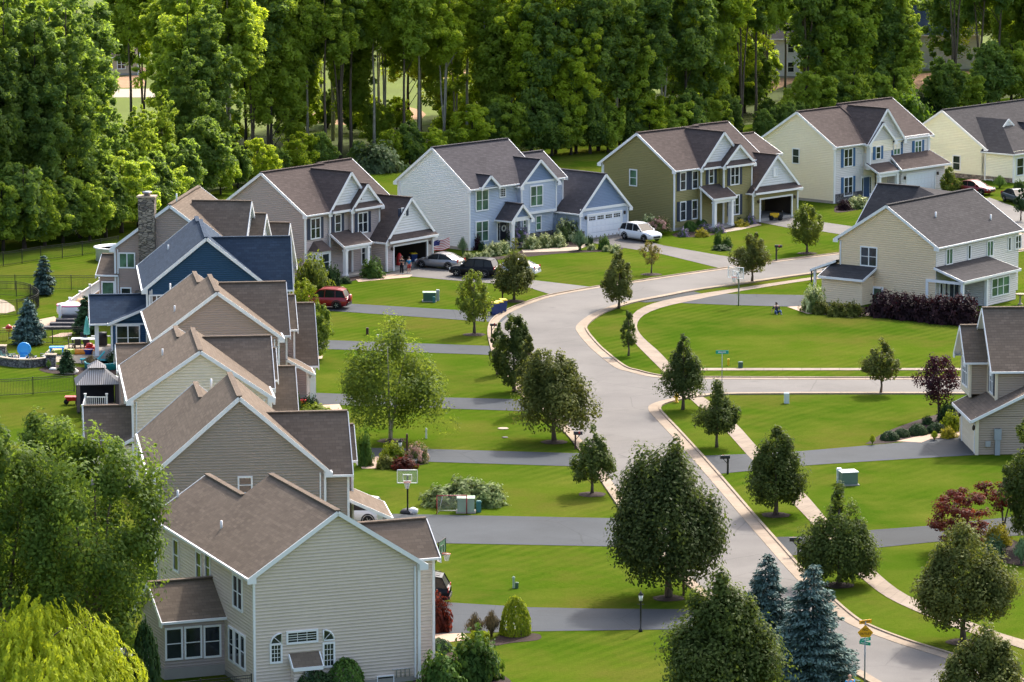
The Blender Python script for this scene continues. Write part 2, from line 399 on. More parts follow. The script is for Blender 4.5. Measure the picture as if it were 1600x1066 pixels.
# pavements
swA = line([(1760, 362), (1600, 388), (1400, 416), (1274, 433), (1154.7, 450.5), (1091, 460), (1037, 470), (1004, 481), (988, 493), (983, 511), (990, 533), (1008, 553), (1034, 579), (1056, 602)])
swB = line([(1760, 369), (1600, 393), (1400, 420), (1274, 437), (1147.6, 457), (1072.5, 472), (1037, 480), (1009, 491), (997, 502.6), (996, 515), (1007, 530), (1030, 550.5), (1056, 578), (1078, 600)])
swA, swB = ext(swA, 80), ext(swB, 80)
M = 90; strip('pavement', resample(swA, M), resample(swB, M), .03, PAVEM)
swC = line([(1052, 594), (1070, 615), (1094, 638), (1128, 667.6), (1164.6, 708), (1190, 735), (1229, 777), (1268.7, 818), (1305, 860), (1339, 897), (1381, 931), (1432, 956), (1500, 984), (1566, 1004), (1640, 1028)])
swD = line([(1066, 588), (1086, 612), (1112, 630), (1150.5, 663), (1178.7, 694), (1210, 726), (1254.6, 769), (1278, 795), (1320, 845), (1359, 884.6), (1403, 922), (1453, 947), (1526, 976), (1566, 991), (1640, 1012)])
swC, swD = ext(swC, 0, 60), ext(swD, 0, 60)
strip('pavement', resample(swC, M), resample(swD, M), .03, PAVEM)
strip('pavement', line([(1046, 579.6), (1320, 579.2), (1760, 579)]), line([(1046, 575.6), (1320, 575.8), (1760, 575.4)]), .034, PAVEM)
# driveways: one sheet each
for pts, m in (
    ([(660, 939), (702, 942), (828, 949.5), (930, 951.6), (1050, 952.5), (1140, 952), (1165, 985), (1047, 984), (912, 986), (834, 987), (720, 990), (660, 992)], DRIVEM),
    ([(560, 802.5), (589.5, 803), (947, 810), (992, 811), (1012, 856), (936, 854), (672, 849), (560, 846)], DRIVEM),
    ([(560, 700), (664, 702), (895, 708.5), (925, 709), (938, 730.5), (893, 729), (666.5, 722), (560, 719)], DRIVEM),
    ([(470, 613.5), (484, 614), (669, 621), (798, 624), (834, 625), (848, 645), (797, 642), (669, 638), (497, 632), (470, 631)], DRIVEM),
    ([(470, 529), (515, 532), (766, 541), (783, 541.5), (788, 556), (766, 555), (515, 546), (470, 544)], DRIVEM),
    ([(440, 470), (548, 475), (717, 485), (800, 489.5), (782, 505), (775, 504), (651, 495.5), (545, 488), (440, 482)], DRIVEM),
    ([(600, 429), (651, 413.5), (725, 424), (841, 439), (939, 450.5), (868, 463), (827, 450), (768, 443), (698, 437.5), (644, 432.5)], ROADM),
    ([(912, 378), (968, 366), (1037, 384), (1125, 399.5), (1160, 404), (1176, 413), (1133, 421.5), (1037, 398), (1003, 392)], ROADM),
    ([(1186, 347.5), (1236, 340), (1282, 347), (1345, 356), (1420, 372), (1420, 385), (1340, 371), (1285, 362), (1230, 356)], ROADM),
    ([(1546, 309), (1600, 329), (1680, 352), (1640, 372), (1560, 352), (1520, 316)], ROADM),
    ([(1128, 459.5), (1253, 461.5), (1330, 463), (1330, 481), (1253, 480), (1140, 477), (1054, 473.5), (1072.5, 471)], DRIVEM),
    ([(1077, 454), (1096, 459), (1037, 470.5), (1010, 473), (990, 471.5), (1030, 462.5)], DRIVED),
    ([(1088, 713), (1166, 710), (1249, 705.6), (1385, 694), (1500, 683.5), (1540, 684), (1532, 711), (1420, 717.5), (1300, 725), (1257, 728), (1153, 738), (1113, 742)], DRIVEM),
    ([(1196, 840), (1247, 839), (1370, 828), (1453, 822), (1600, 806), (1700, 800), (1700, 832), (1576, 838), (1453, 848), (1374, 856), (1228, 869)], DRIVED)):
    sheet('driveway', pts, .022, m)
# mulch beds, paths, patios
for pts in (
    [(770, 1000), (790, 990), (835, 990), (846, 995), (838, 1001), (800, 1005), (760, 1012), (745, 1008)],
    [(590, 712), (600, 728), (640, 729), (666, 725), (670, 720), (655, 716)],
    [(645, 1066), (670, 1000), (700, 1012), (780, 1052), (800, 1070), (790, 1100), (640, 1100)],
    [(700, 400), (760, 402), (800, 398), (830, 386), (900, 377), (915, 379), (900, 391), (960, 388), (972, 384), (965, 392), (880, 396), (820, 402), (750, 408), (700, 405)],
    [(1050, 366), (1075, 360), (1100, 366), (1133, 360), (1120, 352), (1180, 345), (1186, 352), (1140, 360), (1112, 368), (1080, 371), (1055, 370)],
    [(1115, 385), (1128, 380), (1142, 382), (1143, 388), (1128, 390), (1117, 389)],
    [(1305, 322), (1330, 318), (1360, 315), (1362, 322), (1330, 330), (1305, 332)],
    [(1262, 486), (1300, 480), (1360, 480), (1530, 498), (1525, 506), (1440, 502), (1372, 492), (1330, 493), (1280, 491)],
    [(1352, 694), (1385, 675), (1440, 655), (1500, 640), (1500, 655), (1496, 672), (1440, 680), (1395, 692)],
    [(1450, 686), (1470, 672), (1500, 668), (1500, 683), (1460, 690)],
    [(1535, 850), (1560, 838), (1605, 856), (1610, 884), (1570, 880), (1540, 868)],
    [(500, 440), (560, 428), (598, 428), (598, 434), (560, 437), (505, 452)],
    [(455, 650), (470, 622), (500, 640), (490, 652)],
    [(60, 578), (85, 570), (140, 575), (190, 570), (190, 585), (110, 586), (75, 583)]):
    sheet('mulch_bed', pts, .018, MULCH, 4)
sheet('path', [(1262, 482), (1262, 489), (1330, 497), (1375, 492), (1372, 488), (1330, 491), (1285, 487)], .026, PAVER)
sheet('path', [(1230, 480), (1262, 478), (1275, 490), (1262, 491)], .027, PAVER)
sheet('path', [(1400, 690), (1440, 681), (1480, 676), (1500, 674), (1500, 681), (1455, 686), (1440, 692)], .026, PAVER)
sheet('path', [(556, 437), (600, 428.5), (645, 430), (640, 433.5), (600, 437), (560, 441)], .027, PAVER)
sheet('path', [(815, 391), (860, 388), (905, 386), (915, 381), (922, 383), (900, 392), (850, 394), (818, 395)], .027, CONC)
sheet('path', [(1125, 360), (1150, 356), (1184, 350), (1190, 352), (1155, 360), (1130, 364)], .027, CONC)
sheet('path', [(668, 992), (725, 990), (735, 1000), (700, 1004), (668, 1003)], .027, PAVER)
sheet('path', [(560, 725), (590, 713), (606, 726), (600, 732), (566, 733)], .027, PAVER)
sheet('path', [(455, 646), (490, 634), (530, 632), (535, 640), (500, 646)], .027, PAVER)
sheet('path', [(505, 556), (503, 561), (488, 563), (488, 558)], .027, PAVER)
sheet('patio', [(67, 556), (78, 545), (110, 539), (200, 538), (215, 560), (180, 572), (120, 568), (80, 566)], .03, CONC)
sheet('patio', [(-30, 553), (30, 556), (66, 560), (84, 553), (70, 565), (40, 570), (-30, 566)], .034, CONC)
sheet('patio', [(-10, 466), (8, 470), (22, 479), (24, 486), (10, 490), (-10, 490)], .03, CONC)
sheet('path', [(2, 513), (30, 508), (60, 500), (85, 495), (95, 505), (70, 515), (30, 516)], .026, PAVER)
sheet('path', [(76, 527), (95, 521), (113, 520), (112, 525), (95, 527)], .026, PAVER)
# far ground
sheet('forest_floor', [(-160, 376), (120, 366), (240, 330), (330, 300), (480, 262), (620, 250), (800, 236), (930, 225), (1100, 205), (1190, 192), (1330, 178), (1440, 168), (1700, 140), (1700, 105), (1400, 120), (1000, 150), (700, 190), (560, 215), (420, 214), (250, 205), (120, 215), (-160, 230)], .012, FLOOR)
sheet('meadow', [(-160, 229), (120, 214), (250, 204), (420, 213), (560, 214), (700, 189), (1000, 149), (1400, 119), (1700, 104), (1700, 5), (900, -40), (-160, -40)], .010, MEADOW)
sheet('far_road', [(110, 152), (260, 153), (300, 150), (300, 140), (240, 139), (110, 140)], .03, CONC)
for pts in ([(145, 108), (215, 104), (225, 113), (150, 122)], [(470, 190), (520, 168), (640, 168), (660, 185), (560, 196)], [(660, 100), (720, 96), (725, 118), (670, 122)], [(1400, 138), (1420, 118), (1520, 112), (1560, 124), (1480, 140)], [(1100, 130), (1190, 118), (1250, 122), (1180, 150), (1110, 152)], [(180, 122), (215, 118), (225, 135), (170, 136)]):
    sheet('bare_earth', pts, .02, DIRT, 3)
# ------------------------------------------------------------------ vegetation
LM = dict(
    street=leafmat('street tree leaves', (.028, .048, .011), (.108, .145, .036), .30, (.18, .24, .03)),
    street2=leafmat('street tree leaves olive', (.032, .046, .010), (.132, .150, .040), .30, (.23, .25, .04)),
    big=leafmat('large street tree leaves', (.022, .042, .012), (.092, .120, .034), .28, (.15, .20, .03)),
    fresh=leafmat('young tree leaves', (.045, .075, .016), (.17, .21, .035), .35, (.28, .34, .03)),
    birch=leafmat('birch leaves', (.045, .08, .016), (.16, .22, .04), .4, (.26, .34, .03)),
    sparse=leafmat('bronze green leaves', (.07, .07, .02), (.22, .18, .06), .35, (.3, .26, .05)),
    maple=leafmat('maple leaves', (.026, .060, .012), (.155, .225, .038), .33, (.25, .36, .035)),
    willow=leafmat('willow leaves', (.17, .23, .012), (.48, .54, .04), .4, (.6, .66, .03)),
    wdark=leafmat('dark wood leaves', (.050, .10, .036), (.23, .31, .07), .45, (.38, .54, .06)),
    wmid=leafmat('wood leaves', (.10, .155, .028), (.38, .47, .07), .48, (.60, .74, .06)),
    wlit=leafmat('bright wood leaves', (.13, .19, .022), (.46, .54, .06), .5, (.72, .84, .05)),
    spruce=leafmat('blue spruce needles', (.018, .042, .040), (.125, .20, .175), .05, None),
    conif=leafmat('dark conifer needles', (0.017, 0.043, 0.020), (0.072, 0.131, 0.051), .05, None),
    purple=leafmat('purple leaves', (.014, .007, .012), (.060, .026, .034), .2, (.1, .02, .03)),
    red=leafmat('red maple leaves', (.028, .008, .007), (.135, .028, .016), .3, (.24, .04, .02)),
    lime=leafmat('lime leaves', (.08, .13, .008), (.28, .34, .02), .3, (.35, .42, .02)),
    green=leafmat('shrub leaves', (0.032, 0.080, 0.017), (0.138, 0.232, 0.041), .25, (.12, .2, .02)),
    dgreen=leafmat('dark shrub leaves', (0.017, 0.046, 0.017), (0.072, 0.123, 0.036), .15, (.05, .1, .02)),
    cream=leafmat('cream flowers and leaves', (.04, .085, .012), (.62, .65, .32), .2, (.4, .45, .2)),
    pinkf=leafmat('pink flowers and leaves', (.07, .11, .02), (.55, .30, .26), .2, (.3, .3, .1)),
    lav=leafmat('lavender flowers', (.06, .10, .03), (.22, .18, .30), .2, None),
    varieg=leafmat('variegated leaves', (.06, .10, .025), (.30, .37, .14), .25, (.28, .34, .12)),
    gold=leafmat('golden leaves', (.14, .14, .01), (.42, .36, .03), .3, (.5, .45, .03)),
    maroon=leafmat('maroon leaves', (.010, .006, .009), (.045, .018, .022), .1, (.08, .015, .02)),
    brown=leafmat('bronze grass', (.05, .04, .02), (.17, .13, .06), .2, None),
    bluegrass=leafmat('blue green grass', (.05, .10, .04), (.17, .25, .12), .2, None))
BK = bark('grey brown bark', S(96, 84, 72)); BKD = bark('dark bark', S(62, 54, 48)); BKP = bark('pale bark', S(165, 158, 142))

def fib(rs, n):
    d = rs.normal(0, 1, (n, 3)); return d / np.linalg.norm(d, axis=1)[:, None]
def crown_pts(rs, prof, z0, h, Rr, nc, per, cr, up=.35, lump=.12, inner=.35, elong=1.25, puff=.85):
    """leaf positions/normals/tints: clumps spread through a crown of radius profile prof(t)"""
    ts = np.linspace(0, 1, 60); pr = np.array([max(.02, prof(t)) for t in ts]); cd = np.cumsum(pr ** 1.3); cd /= cd[-1]
    t = np.interp(rs.uniform(0, 1, nc), cd, ts); az = rs.uniform(0, 2 * np.pi, nc)
    ph = rs.uniform(0, 6.28, 6)
    lf = 1 + lump * (np.sin(2 * az + ph[0] + 3 * t) + np.sin(3 * az + ph[1] - 5 * t) + .7 * np.sin(5 * az + ph[2] + 9 * t)) * .6
    rr = np.interp(t, ts, pr) * Rr * lf * np.sqrt(rs.uniform(inner, 1, nc))
    C = np.stack([rr * np.cos(az), rr * np.sin(az), z0 + t * h], 1)
    ct = rs.uniform(.0, .85, nc); csz = cr * rs.uniform(.6, 1.4, nc) * (1 - .45 * t)
    idx = np.repeat(np.arange(nc), per); n = len(idx)
    d = fib(rs, n); rad = csz[idx] * rs.uniform(.2, 1.08, n) ** .5
    an = rs.uniform(.6, 1.45, (nc, 3)) if puff < .6 else np.ones((nc, 3)); P = C[idx] + d * rad[:, None] * an[idx] * np.array([1, 1, elong])
    out = np.stack([np.cos(az[idx]), np.sin(az[idx]), np.zeros(n)], 1)
    Nn = d * puff + out * .35 + np.array([0, 0, up])
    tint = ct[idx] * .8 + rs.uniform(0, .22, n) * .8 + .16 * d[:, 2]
    keep = P[:, 2] > z0 - cr * .7
    return P[keep], Nn[keep], tint[keep], C
def egg(wide=.3, top=.05, bot=.45, p=1.0):
    def f(t):
        if t < wide: u = t / wide; return bot + (1 - bot) * math.sin(u * math.pi / 2)
        u = (t - wide) / (1 - wide); return top + (1 - top) * (1 - u ** p) ** .9
    return f
def round_(t): return math.sqrt(max(0, 1 - (2 * t - 1) ** 2)) * .97 + .03
def trunk_mb(rs, h, r0, r1, limbs=None, mb=None, lean=(0, 0), n=8):
    mb = mb or MB(); k = 6; pts = [(lean[0] * (i / k) ** 1.5 + (rs.normal(0, r0 * .35) if i else 0), lean[1] * (i / k) ** 1.5 + (rs.normal(0, r0 * .35) if i else 0), -.05 if i == 0 else h * i / k) for i in range(k + 1)]
    rad = [r0 * (1.35 if i == 0 else 1) + (r1 - r0) * i / k for i in range(k + 1)]
    mb.tube(pts, rad, n)
    for (z, q, rr) in (limbs or []):
        t = max(0.05, min(.98, z / h)); i = min(k - 1, int(t * k)); a = Vector(pts[i]).lerp(Vector(pts[i + 1]), t * k - i); q = Vector(q)
        m = a.lerp(q, .5) + Vector((0, 0, (q - a).length * .08))
        mb.tube([a, m, q], [rr, rr * .7, rr * .25], 5)
    return mb
def limbs_to(rs, C, h, lo, n, r0):
    out = []; idx = rs.permutation(len(C))[:n]
    for i in idx:
        c = C[i]; z = max(lo, min(h * .95, c[2] - math.hypot(c[0], c[1]) * rs.uniform(.7, 1.2))); out.append((z, tuple(c * np.array([.9, .9, 1])), r0 * rs.uniform(.25, .4)))
    return out
E_L = egg(.3, .05, .8, .9)
def tree(name, label, loc, H, W, base, prof, leaf='street', size=.22, dens=1., nc=70, cr=None, seed=1, tr=None, bk=None, group=None, up=.35, lump=.27, inner=.3, elong=1.5, stems=1, cat='tree', aspect=1.5, rz=None, lead=()):
    rs = np.random.RandomState(seed); Rr = W / 2; h = H - base
    size *= .74; nc = int(nc * 1.1); cr = cr or .132 * W; area = 2.2 * math.pi * Rr * h
    per = max(12, int(dens * area * 1.75 / (size * size * .75) / nc))
    P, Nn, tint, C = crown_pts(rs, prof, base + cr * .45, h - cr * .75, Rr - cr * .55, nc, per, cr, up, lump, inner, elong)
    for dx, dy, f0, f1, fw in lead:      # extra leaders standing out of the crown
        p2, n2, t2, c2 = crown_pts(rs, E_L, base + h * f0, h * (f1 - f0), W * fw / 2, int(nc * fw * .6) + 5, per, cr * .8, up, .15, .3, 1.6)
        o_ = np.array([dx * W, dy * W, 0]); P = np.concatenate([P, p2 + o_]); Nn = np.concatenate([Nn, n2]); tint = np.concatenate([tint, t2]); C = np.concatenate([C, c2 + o_])
    if lead and rz is None: rz = 0
    t = thing(name, label, cat, loc, rs.uniform(0, 6.28) if rz is None else rz, group)
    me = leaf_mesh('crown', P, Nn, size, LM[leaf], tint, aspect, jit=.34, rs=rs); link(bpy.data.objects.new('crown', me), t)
    r0 = tr or .022 * H; mb = MB()
    if stems == 1: trunk_mb(rs, base + h * .72, r0, r0 * .3, limbs_to(rs, C, base + h * .6, base * .75, 9, r0), mb)
    else:
        for s in range(stems):
            a = 6.28 * s / stems + .4; trunk_mb(rs, base + h * .75, r0 * .7, r0 * .15, [], mb, (math.cos(a) * Rr * .35, math.sin(a) * Rr * .35))
    mb.build('trunk', bk or BK, t, uv=False)
    return t
def conifer(name, label, loc, H, W, leaf='spruce', seed=1, size=.16, group=None, base=.25, levels=None):
    rs = np.random.RandomState(seed); Rr = W / 2; levels = levels or int(H / .27) + 4
    P = []; Nn = []; T = []; tg = []
    for L in range(levels):
        t = (L + .3) / levels; z = base + (H - base) * t; r = Rr * ((1 - t) ** .62) * (1 - .25 * max(0, .12 - t) / .12); nb = max(5, int(16 * (1 - t) + 4))
        for k in range(nb):
            a = rs.uniform(0, 6.28); rl = r * rs.uniform(.62, 1.1) + .05; m = max(5, int(rl / size * 6.5))
            s = rs.uniform(.12, 1, m) ** .75; droop = -.20 * rl * s ** 1.5 + .10 * rl * s ** 3
            side = rs.normal(0, 1, m) * (.08 + .24 * rl * (1 - s) * .5 + .06 * rl)
            x = np.cos(a) * s * rl - np.sin(a) * side; y = np.sin(a) * s * rl + np.cos(a) * side
            P.append(np.stack([x, y, z + droop + rs.normal(0, .05, m)], 1))
            Nn.append(np.stack([np.cos(a) * .3 * np.ones(m), np.sin(a) * .3 * np.ones(m), np.ones(m)], 1))
            tg.append(np.stack([np.cos(a) * np.ones(m), np.sin(a) * np.ones(m), -.25 * np.ones(m)], 1))
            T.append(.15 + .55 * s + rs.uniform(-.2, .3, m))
    P = np.concatenate(P); Nn = np.concatenate(Nn); T = np.concatenate(T); tg = np.concatenate(tg)
    t = thing(name, label, 'tree', loc, rs.uniform(0, 6), group)
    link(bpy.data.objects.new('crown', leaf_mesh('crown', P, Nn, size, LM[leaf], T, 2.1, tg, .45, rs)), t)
    trunk_mb(rs, H * .97, .025 * H + .02, .01).build('trunk', BKD, t, uv=False)
    return t
def mulch_ring(px, py, r=.95):
    p = at(px, py); mb = MB(); rr = np.random.RandomState(int(px * 7 + py))
    pts = [(p.x + r * math.cos(a) * rr.uniform(.9, 1.1), p.y + r * math.sin(a) * rr.uniform(.9, 1.1)) for a in np.linspace(0, 6.28, 22)[:-1]]
    mb.faces([(x, y, .012) for x, y in pts] + [(p.x, p.y, .10)], [(i, (i + 1) % 21, 21) for i in range(21)], 0, True)
    o = mb.build('mulch_ring', MULCH, uv=False); o['kind'] = 'structure'
def wtree(px, py, top, w, **k):
    """street tree by its foot, the row of its top and its width in pixels"""
    s = ppm(py); d = at(px, py).length / at(px, py).y
    return at(px, py), (py - top) / s / math.cos(PITCH) * 1.0, w / s
def street(name, label, px, py, top, bot, w, cx=None, mulch=True, **k):
    p, H, W = wtree(px, py, top, w); base = (py - bot) / ppm(py)
    if mulch: mulch_ring(px, py + 1)
    return tree(name, label, p, H, W, max(.3, base), k.pop('prof', egg(.30, .06, .5)), **k)

G = 'street trees along the kerb and lawns'
E_ = egg
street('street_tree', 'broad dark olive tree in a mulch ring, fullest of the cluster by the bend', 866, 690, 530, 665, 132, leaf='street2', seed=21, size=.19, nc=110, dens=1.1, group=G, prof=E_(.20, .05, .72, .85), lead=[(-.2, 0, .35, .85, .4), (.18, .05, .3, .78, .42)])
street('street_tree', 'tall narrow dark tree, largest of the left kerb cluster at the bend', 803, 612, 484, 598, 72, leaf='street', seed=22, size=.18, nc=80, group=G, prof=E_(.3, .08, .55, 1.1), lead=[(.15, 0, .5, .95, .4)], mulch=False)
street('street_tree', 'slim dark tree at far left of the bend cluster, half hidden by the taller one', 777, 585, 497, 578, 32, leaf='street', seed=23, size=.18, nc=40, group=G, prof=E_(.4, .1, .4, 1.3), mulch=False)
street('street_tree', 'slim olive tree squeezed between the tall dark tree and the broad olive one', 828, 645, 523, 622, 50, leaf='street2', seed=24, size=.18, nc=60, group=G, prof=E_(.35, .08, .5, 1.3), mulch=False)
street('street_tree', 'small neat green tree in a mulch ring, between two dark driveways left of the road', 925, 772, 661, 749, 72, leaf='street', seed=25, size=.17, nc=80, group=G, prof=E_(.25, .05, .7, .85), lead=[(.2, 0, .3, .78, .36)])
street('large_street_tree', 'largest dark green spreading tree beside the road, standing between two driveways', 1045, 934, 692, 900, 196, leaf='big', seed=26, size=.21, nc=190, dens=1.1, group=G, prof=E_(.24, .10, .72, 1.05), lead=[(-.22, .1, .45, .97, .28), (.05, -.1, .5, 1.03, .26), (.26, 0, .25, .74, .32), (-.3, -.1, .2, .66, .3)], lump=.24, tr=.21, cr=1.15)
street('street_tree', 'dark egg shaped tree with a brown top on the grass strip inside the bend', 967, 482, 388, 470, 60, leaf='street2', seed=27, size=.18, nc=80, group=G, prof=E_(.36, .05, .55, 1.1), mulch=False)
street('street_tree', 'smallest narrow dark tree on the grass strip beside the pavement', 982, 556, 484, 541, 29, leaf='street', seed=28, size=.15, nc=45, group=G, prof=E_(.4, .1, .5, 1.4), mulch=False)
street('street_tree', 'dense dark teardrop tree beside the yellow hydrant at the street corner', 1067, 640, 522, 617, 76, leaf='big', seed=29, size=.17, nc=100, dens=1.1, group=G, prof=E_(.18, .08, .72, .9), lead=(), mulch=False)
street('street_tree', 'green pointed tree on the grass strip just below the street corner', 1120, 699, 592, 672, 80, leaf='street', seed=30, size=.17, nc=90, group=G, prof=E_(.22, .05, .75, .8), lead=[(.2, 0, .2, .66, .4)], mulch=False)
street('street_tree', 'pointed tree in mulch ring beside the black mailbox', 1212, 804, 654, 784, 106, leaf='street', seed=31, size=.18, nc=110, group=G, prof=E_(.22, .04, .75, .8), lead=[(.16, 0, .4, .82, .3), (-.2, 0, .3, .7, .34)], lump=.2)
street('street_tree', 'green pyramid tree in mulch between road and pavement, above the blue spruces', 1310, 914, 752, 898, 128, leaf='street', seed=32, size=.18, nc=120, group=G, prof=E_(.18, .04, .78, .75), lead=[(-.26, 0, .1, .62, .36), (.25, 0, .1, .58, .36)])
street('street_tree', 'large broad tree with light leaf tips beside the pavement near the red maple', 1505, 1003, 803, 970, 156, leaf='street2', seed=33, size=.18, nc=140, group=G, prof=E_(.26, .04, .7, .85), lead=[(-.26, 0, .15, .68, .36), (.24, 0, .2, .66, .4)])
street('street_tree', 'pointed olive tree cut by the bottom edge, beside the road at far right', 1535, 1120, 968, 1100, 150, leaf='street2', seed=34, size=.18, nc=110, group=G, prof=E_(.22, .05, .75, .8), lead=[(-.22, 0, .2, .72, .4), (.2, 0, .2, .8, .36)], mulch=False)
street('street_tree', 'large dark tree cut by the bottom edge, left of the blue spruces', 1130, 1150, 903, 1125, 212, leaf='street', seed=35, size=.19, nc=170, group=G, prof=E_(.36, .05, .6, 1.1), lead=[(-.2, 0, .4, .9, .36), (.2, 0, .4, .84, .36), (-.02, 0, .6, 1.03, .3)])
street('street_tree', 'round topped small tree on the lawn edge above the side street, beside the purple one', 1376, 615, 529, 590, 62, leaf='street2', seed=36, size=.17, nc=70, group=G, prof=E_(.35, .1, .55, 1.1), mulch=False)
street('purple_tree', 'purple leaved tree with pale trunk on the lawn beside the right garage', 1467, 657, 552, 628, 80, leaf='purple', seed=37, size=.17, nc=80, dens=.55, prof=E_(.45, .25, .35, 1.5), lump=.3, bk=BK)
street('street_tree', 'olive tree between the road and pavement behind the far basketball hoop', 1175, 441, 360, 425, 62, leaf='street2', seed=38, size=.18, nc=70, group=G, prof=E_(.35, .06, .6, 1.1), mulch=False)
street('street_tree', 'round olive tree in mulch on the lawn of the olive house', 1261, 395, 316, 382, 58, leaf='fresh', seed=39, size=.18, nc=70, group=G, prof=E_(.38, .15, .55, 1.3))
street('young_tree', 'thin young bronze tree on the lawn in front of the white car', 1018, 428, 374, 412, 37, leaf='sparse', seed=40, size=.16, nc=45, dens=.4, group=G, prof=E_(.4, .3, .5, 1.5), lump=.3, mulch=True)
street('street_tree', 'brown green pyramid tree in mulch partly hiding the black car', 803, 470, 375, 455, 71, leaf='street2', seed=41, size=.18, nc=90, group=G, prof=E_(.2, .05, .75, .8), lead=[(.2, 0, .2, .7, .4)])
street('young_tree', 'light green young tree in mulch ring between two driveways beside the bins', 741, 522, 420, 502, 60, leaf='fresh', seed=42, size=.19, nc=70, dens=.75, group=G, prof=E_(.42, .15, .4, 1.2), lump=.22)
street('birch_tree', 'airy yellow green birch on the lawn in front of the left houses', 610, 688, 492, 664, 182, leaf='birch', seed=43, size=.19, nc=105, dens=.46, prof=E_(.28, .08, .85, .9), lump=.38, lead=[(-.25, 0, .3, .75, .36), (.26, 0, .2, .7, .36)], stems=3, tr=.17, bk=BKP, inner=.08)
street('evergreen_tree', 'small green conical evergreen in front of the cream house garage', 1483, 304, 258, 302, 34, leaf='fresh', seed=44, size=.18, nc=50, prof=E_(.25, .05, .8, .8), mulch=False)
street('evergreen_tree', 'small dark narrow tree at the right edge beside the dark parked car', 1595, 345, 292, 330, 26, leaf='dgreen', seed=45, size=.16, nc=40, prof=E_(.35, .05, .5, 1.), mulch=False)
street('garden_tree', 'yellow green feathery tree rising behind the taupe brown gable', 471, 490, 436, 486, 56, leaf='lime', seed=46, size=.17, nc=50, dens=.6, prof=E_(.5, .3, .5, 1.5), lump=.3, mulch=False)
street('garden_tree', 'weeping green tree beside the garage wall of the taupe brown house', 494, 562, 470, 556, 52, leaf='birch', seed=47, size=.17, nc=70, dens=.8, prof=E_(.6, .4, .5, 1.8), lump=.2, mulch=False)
# blue spruces
def con(px, py, top, w, label, **k):
    s = ppm(py); return conifer('spruce_tree', label, at(px, py), (py - top) / s / math.cos(PITCH), w / s, **k)
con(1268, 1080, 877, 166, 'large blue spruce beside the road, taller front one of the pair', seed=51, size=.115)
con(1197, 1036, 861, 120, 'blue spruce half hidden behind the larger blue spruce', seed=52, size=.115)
con(69, 461, 398, 42, 'small open spruce on a mulch patch against the far black fence', seed=53, size=.17, levels=11)
con(45, 538, 466, 60, 'blue spruce with wide skirt beside the black fence and the fire pit', seed=54, size=.15)
con(134, 522, 462, 44, 'dark narrow spruce between the white stair and the teal parasol', leaf='conif', seed=55, size=.15)
con(105, 584, 546, 30, 'small dark bushy evergreen by the curved stone wall', leaf='conif', seed=56, size=.15)
# big maples and willow at the left
def bigt(name, label, px, py, top, bot, w, **k):
    return street(name, label, px, py, top, bot, w, mulch=False, **k)
bigt('maple_tree', 'huge bushy green tree filling the left edge, beside the near tan house', 150, 1085, 664, 1000, 215, leaf='maple', seed=61, size=.22, nc=105, dens=1., prof=E_(.6, .35, .6, 2.2), lump=.34, cr=1.15, inner=.5, elong=1.5, tr=.24, stems=3)
bigt('maple_tree', 'green bushy tree at the left edge behind the willow, cut by the frame', 8, 1080, 650, 990, 210, leaf='maple', seed=62, size=.22, nc=100, dens=1., prof=E_(.6, .35, .6, 2.2), lump=.34, cr=1.15, inner=.5, elong=1.5, tr=.24, stems=3)
bigt('maple_tree', 'rearmost of the bushy green trees at left, below the lawn fence', 78, 985, 640, 930, 135, leaf='maple', seed=63, size=.22, nc=70, dens=1., prof=E_(.55, .35, .6, 2.), lump=.2, cr=1.1, tr=.2)
rs = np.random.RandomState(64); P = []; Nn = []; T = []; tg = []
for i in range(820):                                       # weeping willow: hanging strands over a dome
    a = rs.uniform(0, 6.28); q = rs.uniform(0, 1) ** .6; rr = 4.7 * q * (1 + .12 * math.sin(4 * a + 1)); zt = 5.7 * math.sqrt(max(.03, 1 - (q * .9) ** 2)) + rs.normal(0, .5) + .45 * math.sin(3 * a + 4 * q); L = rs.uniform(.7, 2.6); m = int(L / .075)
    s = np.linspace(0, 1, m); b = rs.uniform(.25, .8); c_ = rs.uniform(.1, .9)
    x = np.cos(a) * (rr + b * s ** .5) + rs.normal(0, .06, m); y = np.sin(a) * (rr + b * s ** .5) + rs.normal(0, .06, m)
    P.append(np.stack([x, y, zt + .25 * np.sin(s * 2.2) - L * s], 1)); Nn.append(np.stack([np.cos(a) * np.ones(m), np.sin(a) * np.ones(m), .55 * np.ones(m)], 1)); tg.append(np.tile([0, 0, -1.], (m, 1))); T.append(c_ * .7 + rs.uniform(0, .5, m) - .15 * s)
t = thing('willow_tree', 'bright yellow green willow in the bottom left corner', 'tree', at(66, 1132))
link(bpy.data.objects.new('crown', leaf_mesh('crown', np.concatenate(P), np.concatenate(Nn), .13, LM['willow'], np.concatenate(T), 2.2, np.concatenate(tg), .4, rs)), t)
trunk_mb(rs, 5.6, .3, .08, [(2.5 + .3 * i, (2.8 * math.cos(i * 1.3), 2.8 * math.sin(i * 1.3), 5.6), .1) for i in range(6)]).build('trunk', BK, t, uv=False)
# Japanese maples, right edge
street('japanese_maple', 'dark red spreading maple beside the right driveway', 1500, 862, 757, 850, 122, leaf='red', seed=71, size=.15, nc=70, dens=.7, prof=E_(.45, .3, .6, 1.6), lump=.35, elong=.55, up=.9, mulch=False, stems=3, tr=.12)
street('japanese_maple', 'red orange maple arching at the right behind the darker red one', 1568, 835, 742, 800, 90, leaf='red', seed=72, size=.15, nc=45, dens=.6, prof=E_(.6, .4, .3, 1.6), lump=.35, elong=.5, up=1., mulch=False, stems=3, tr=.11)
street('garden_tree', 'dark green tree at the right edge below the right garage', 1606, 860, 640, 836, 96, leaf='street', seed=73, size=.19, nc=110, prof=E_(.45, .1, .5, 1.3), mulch=False)

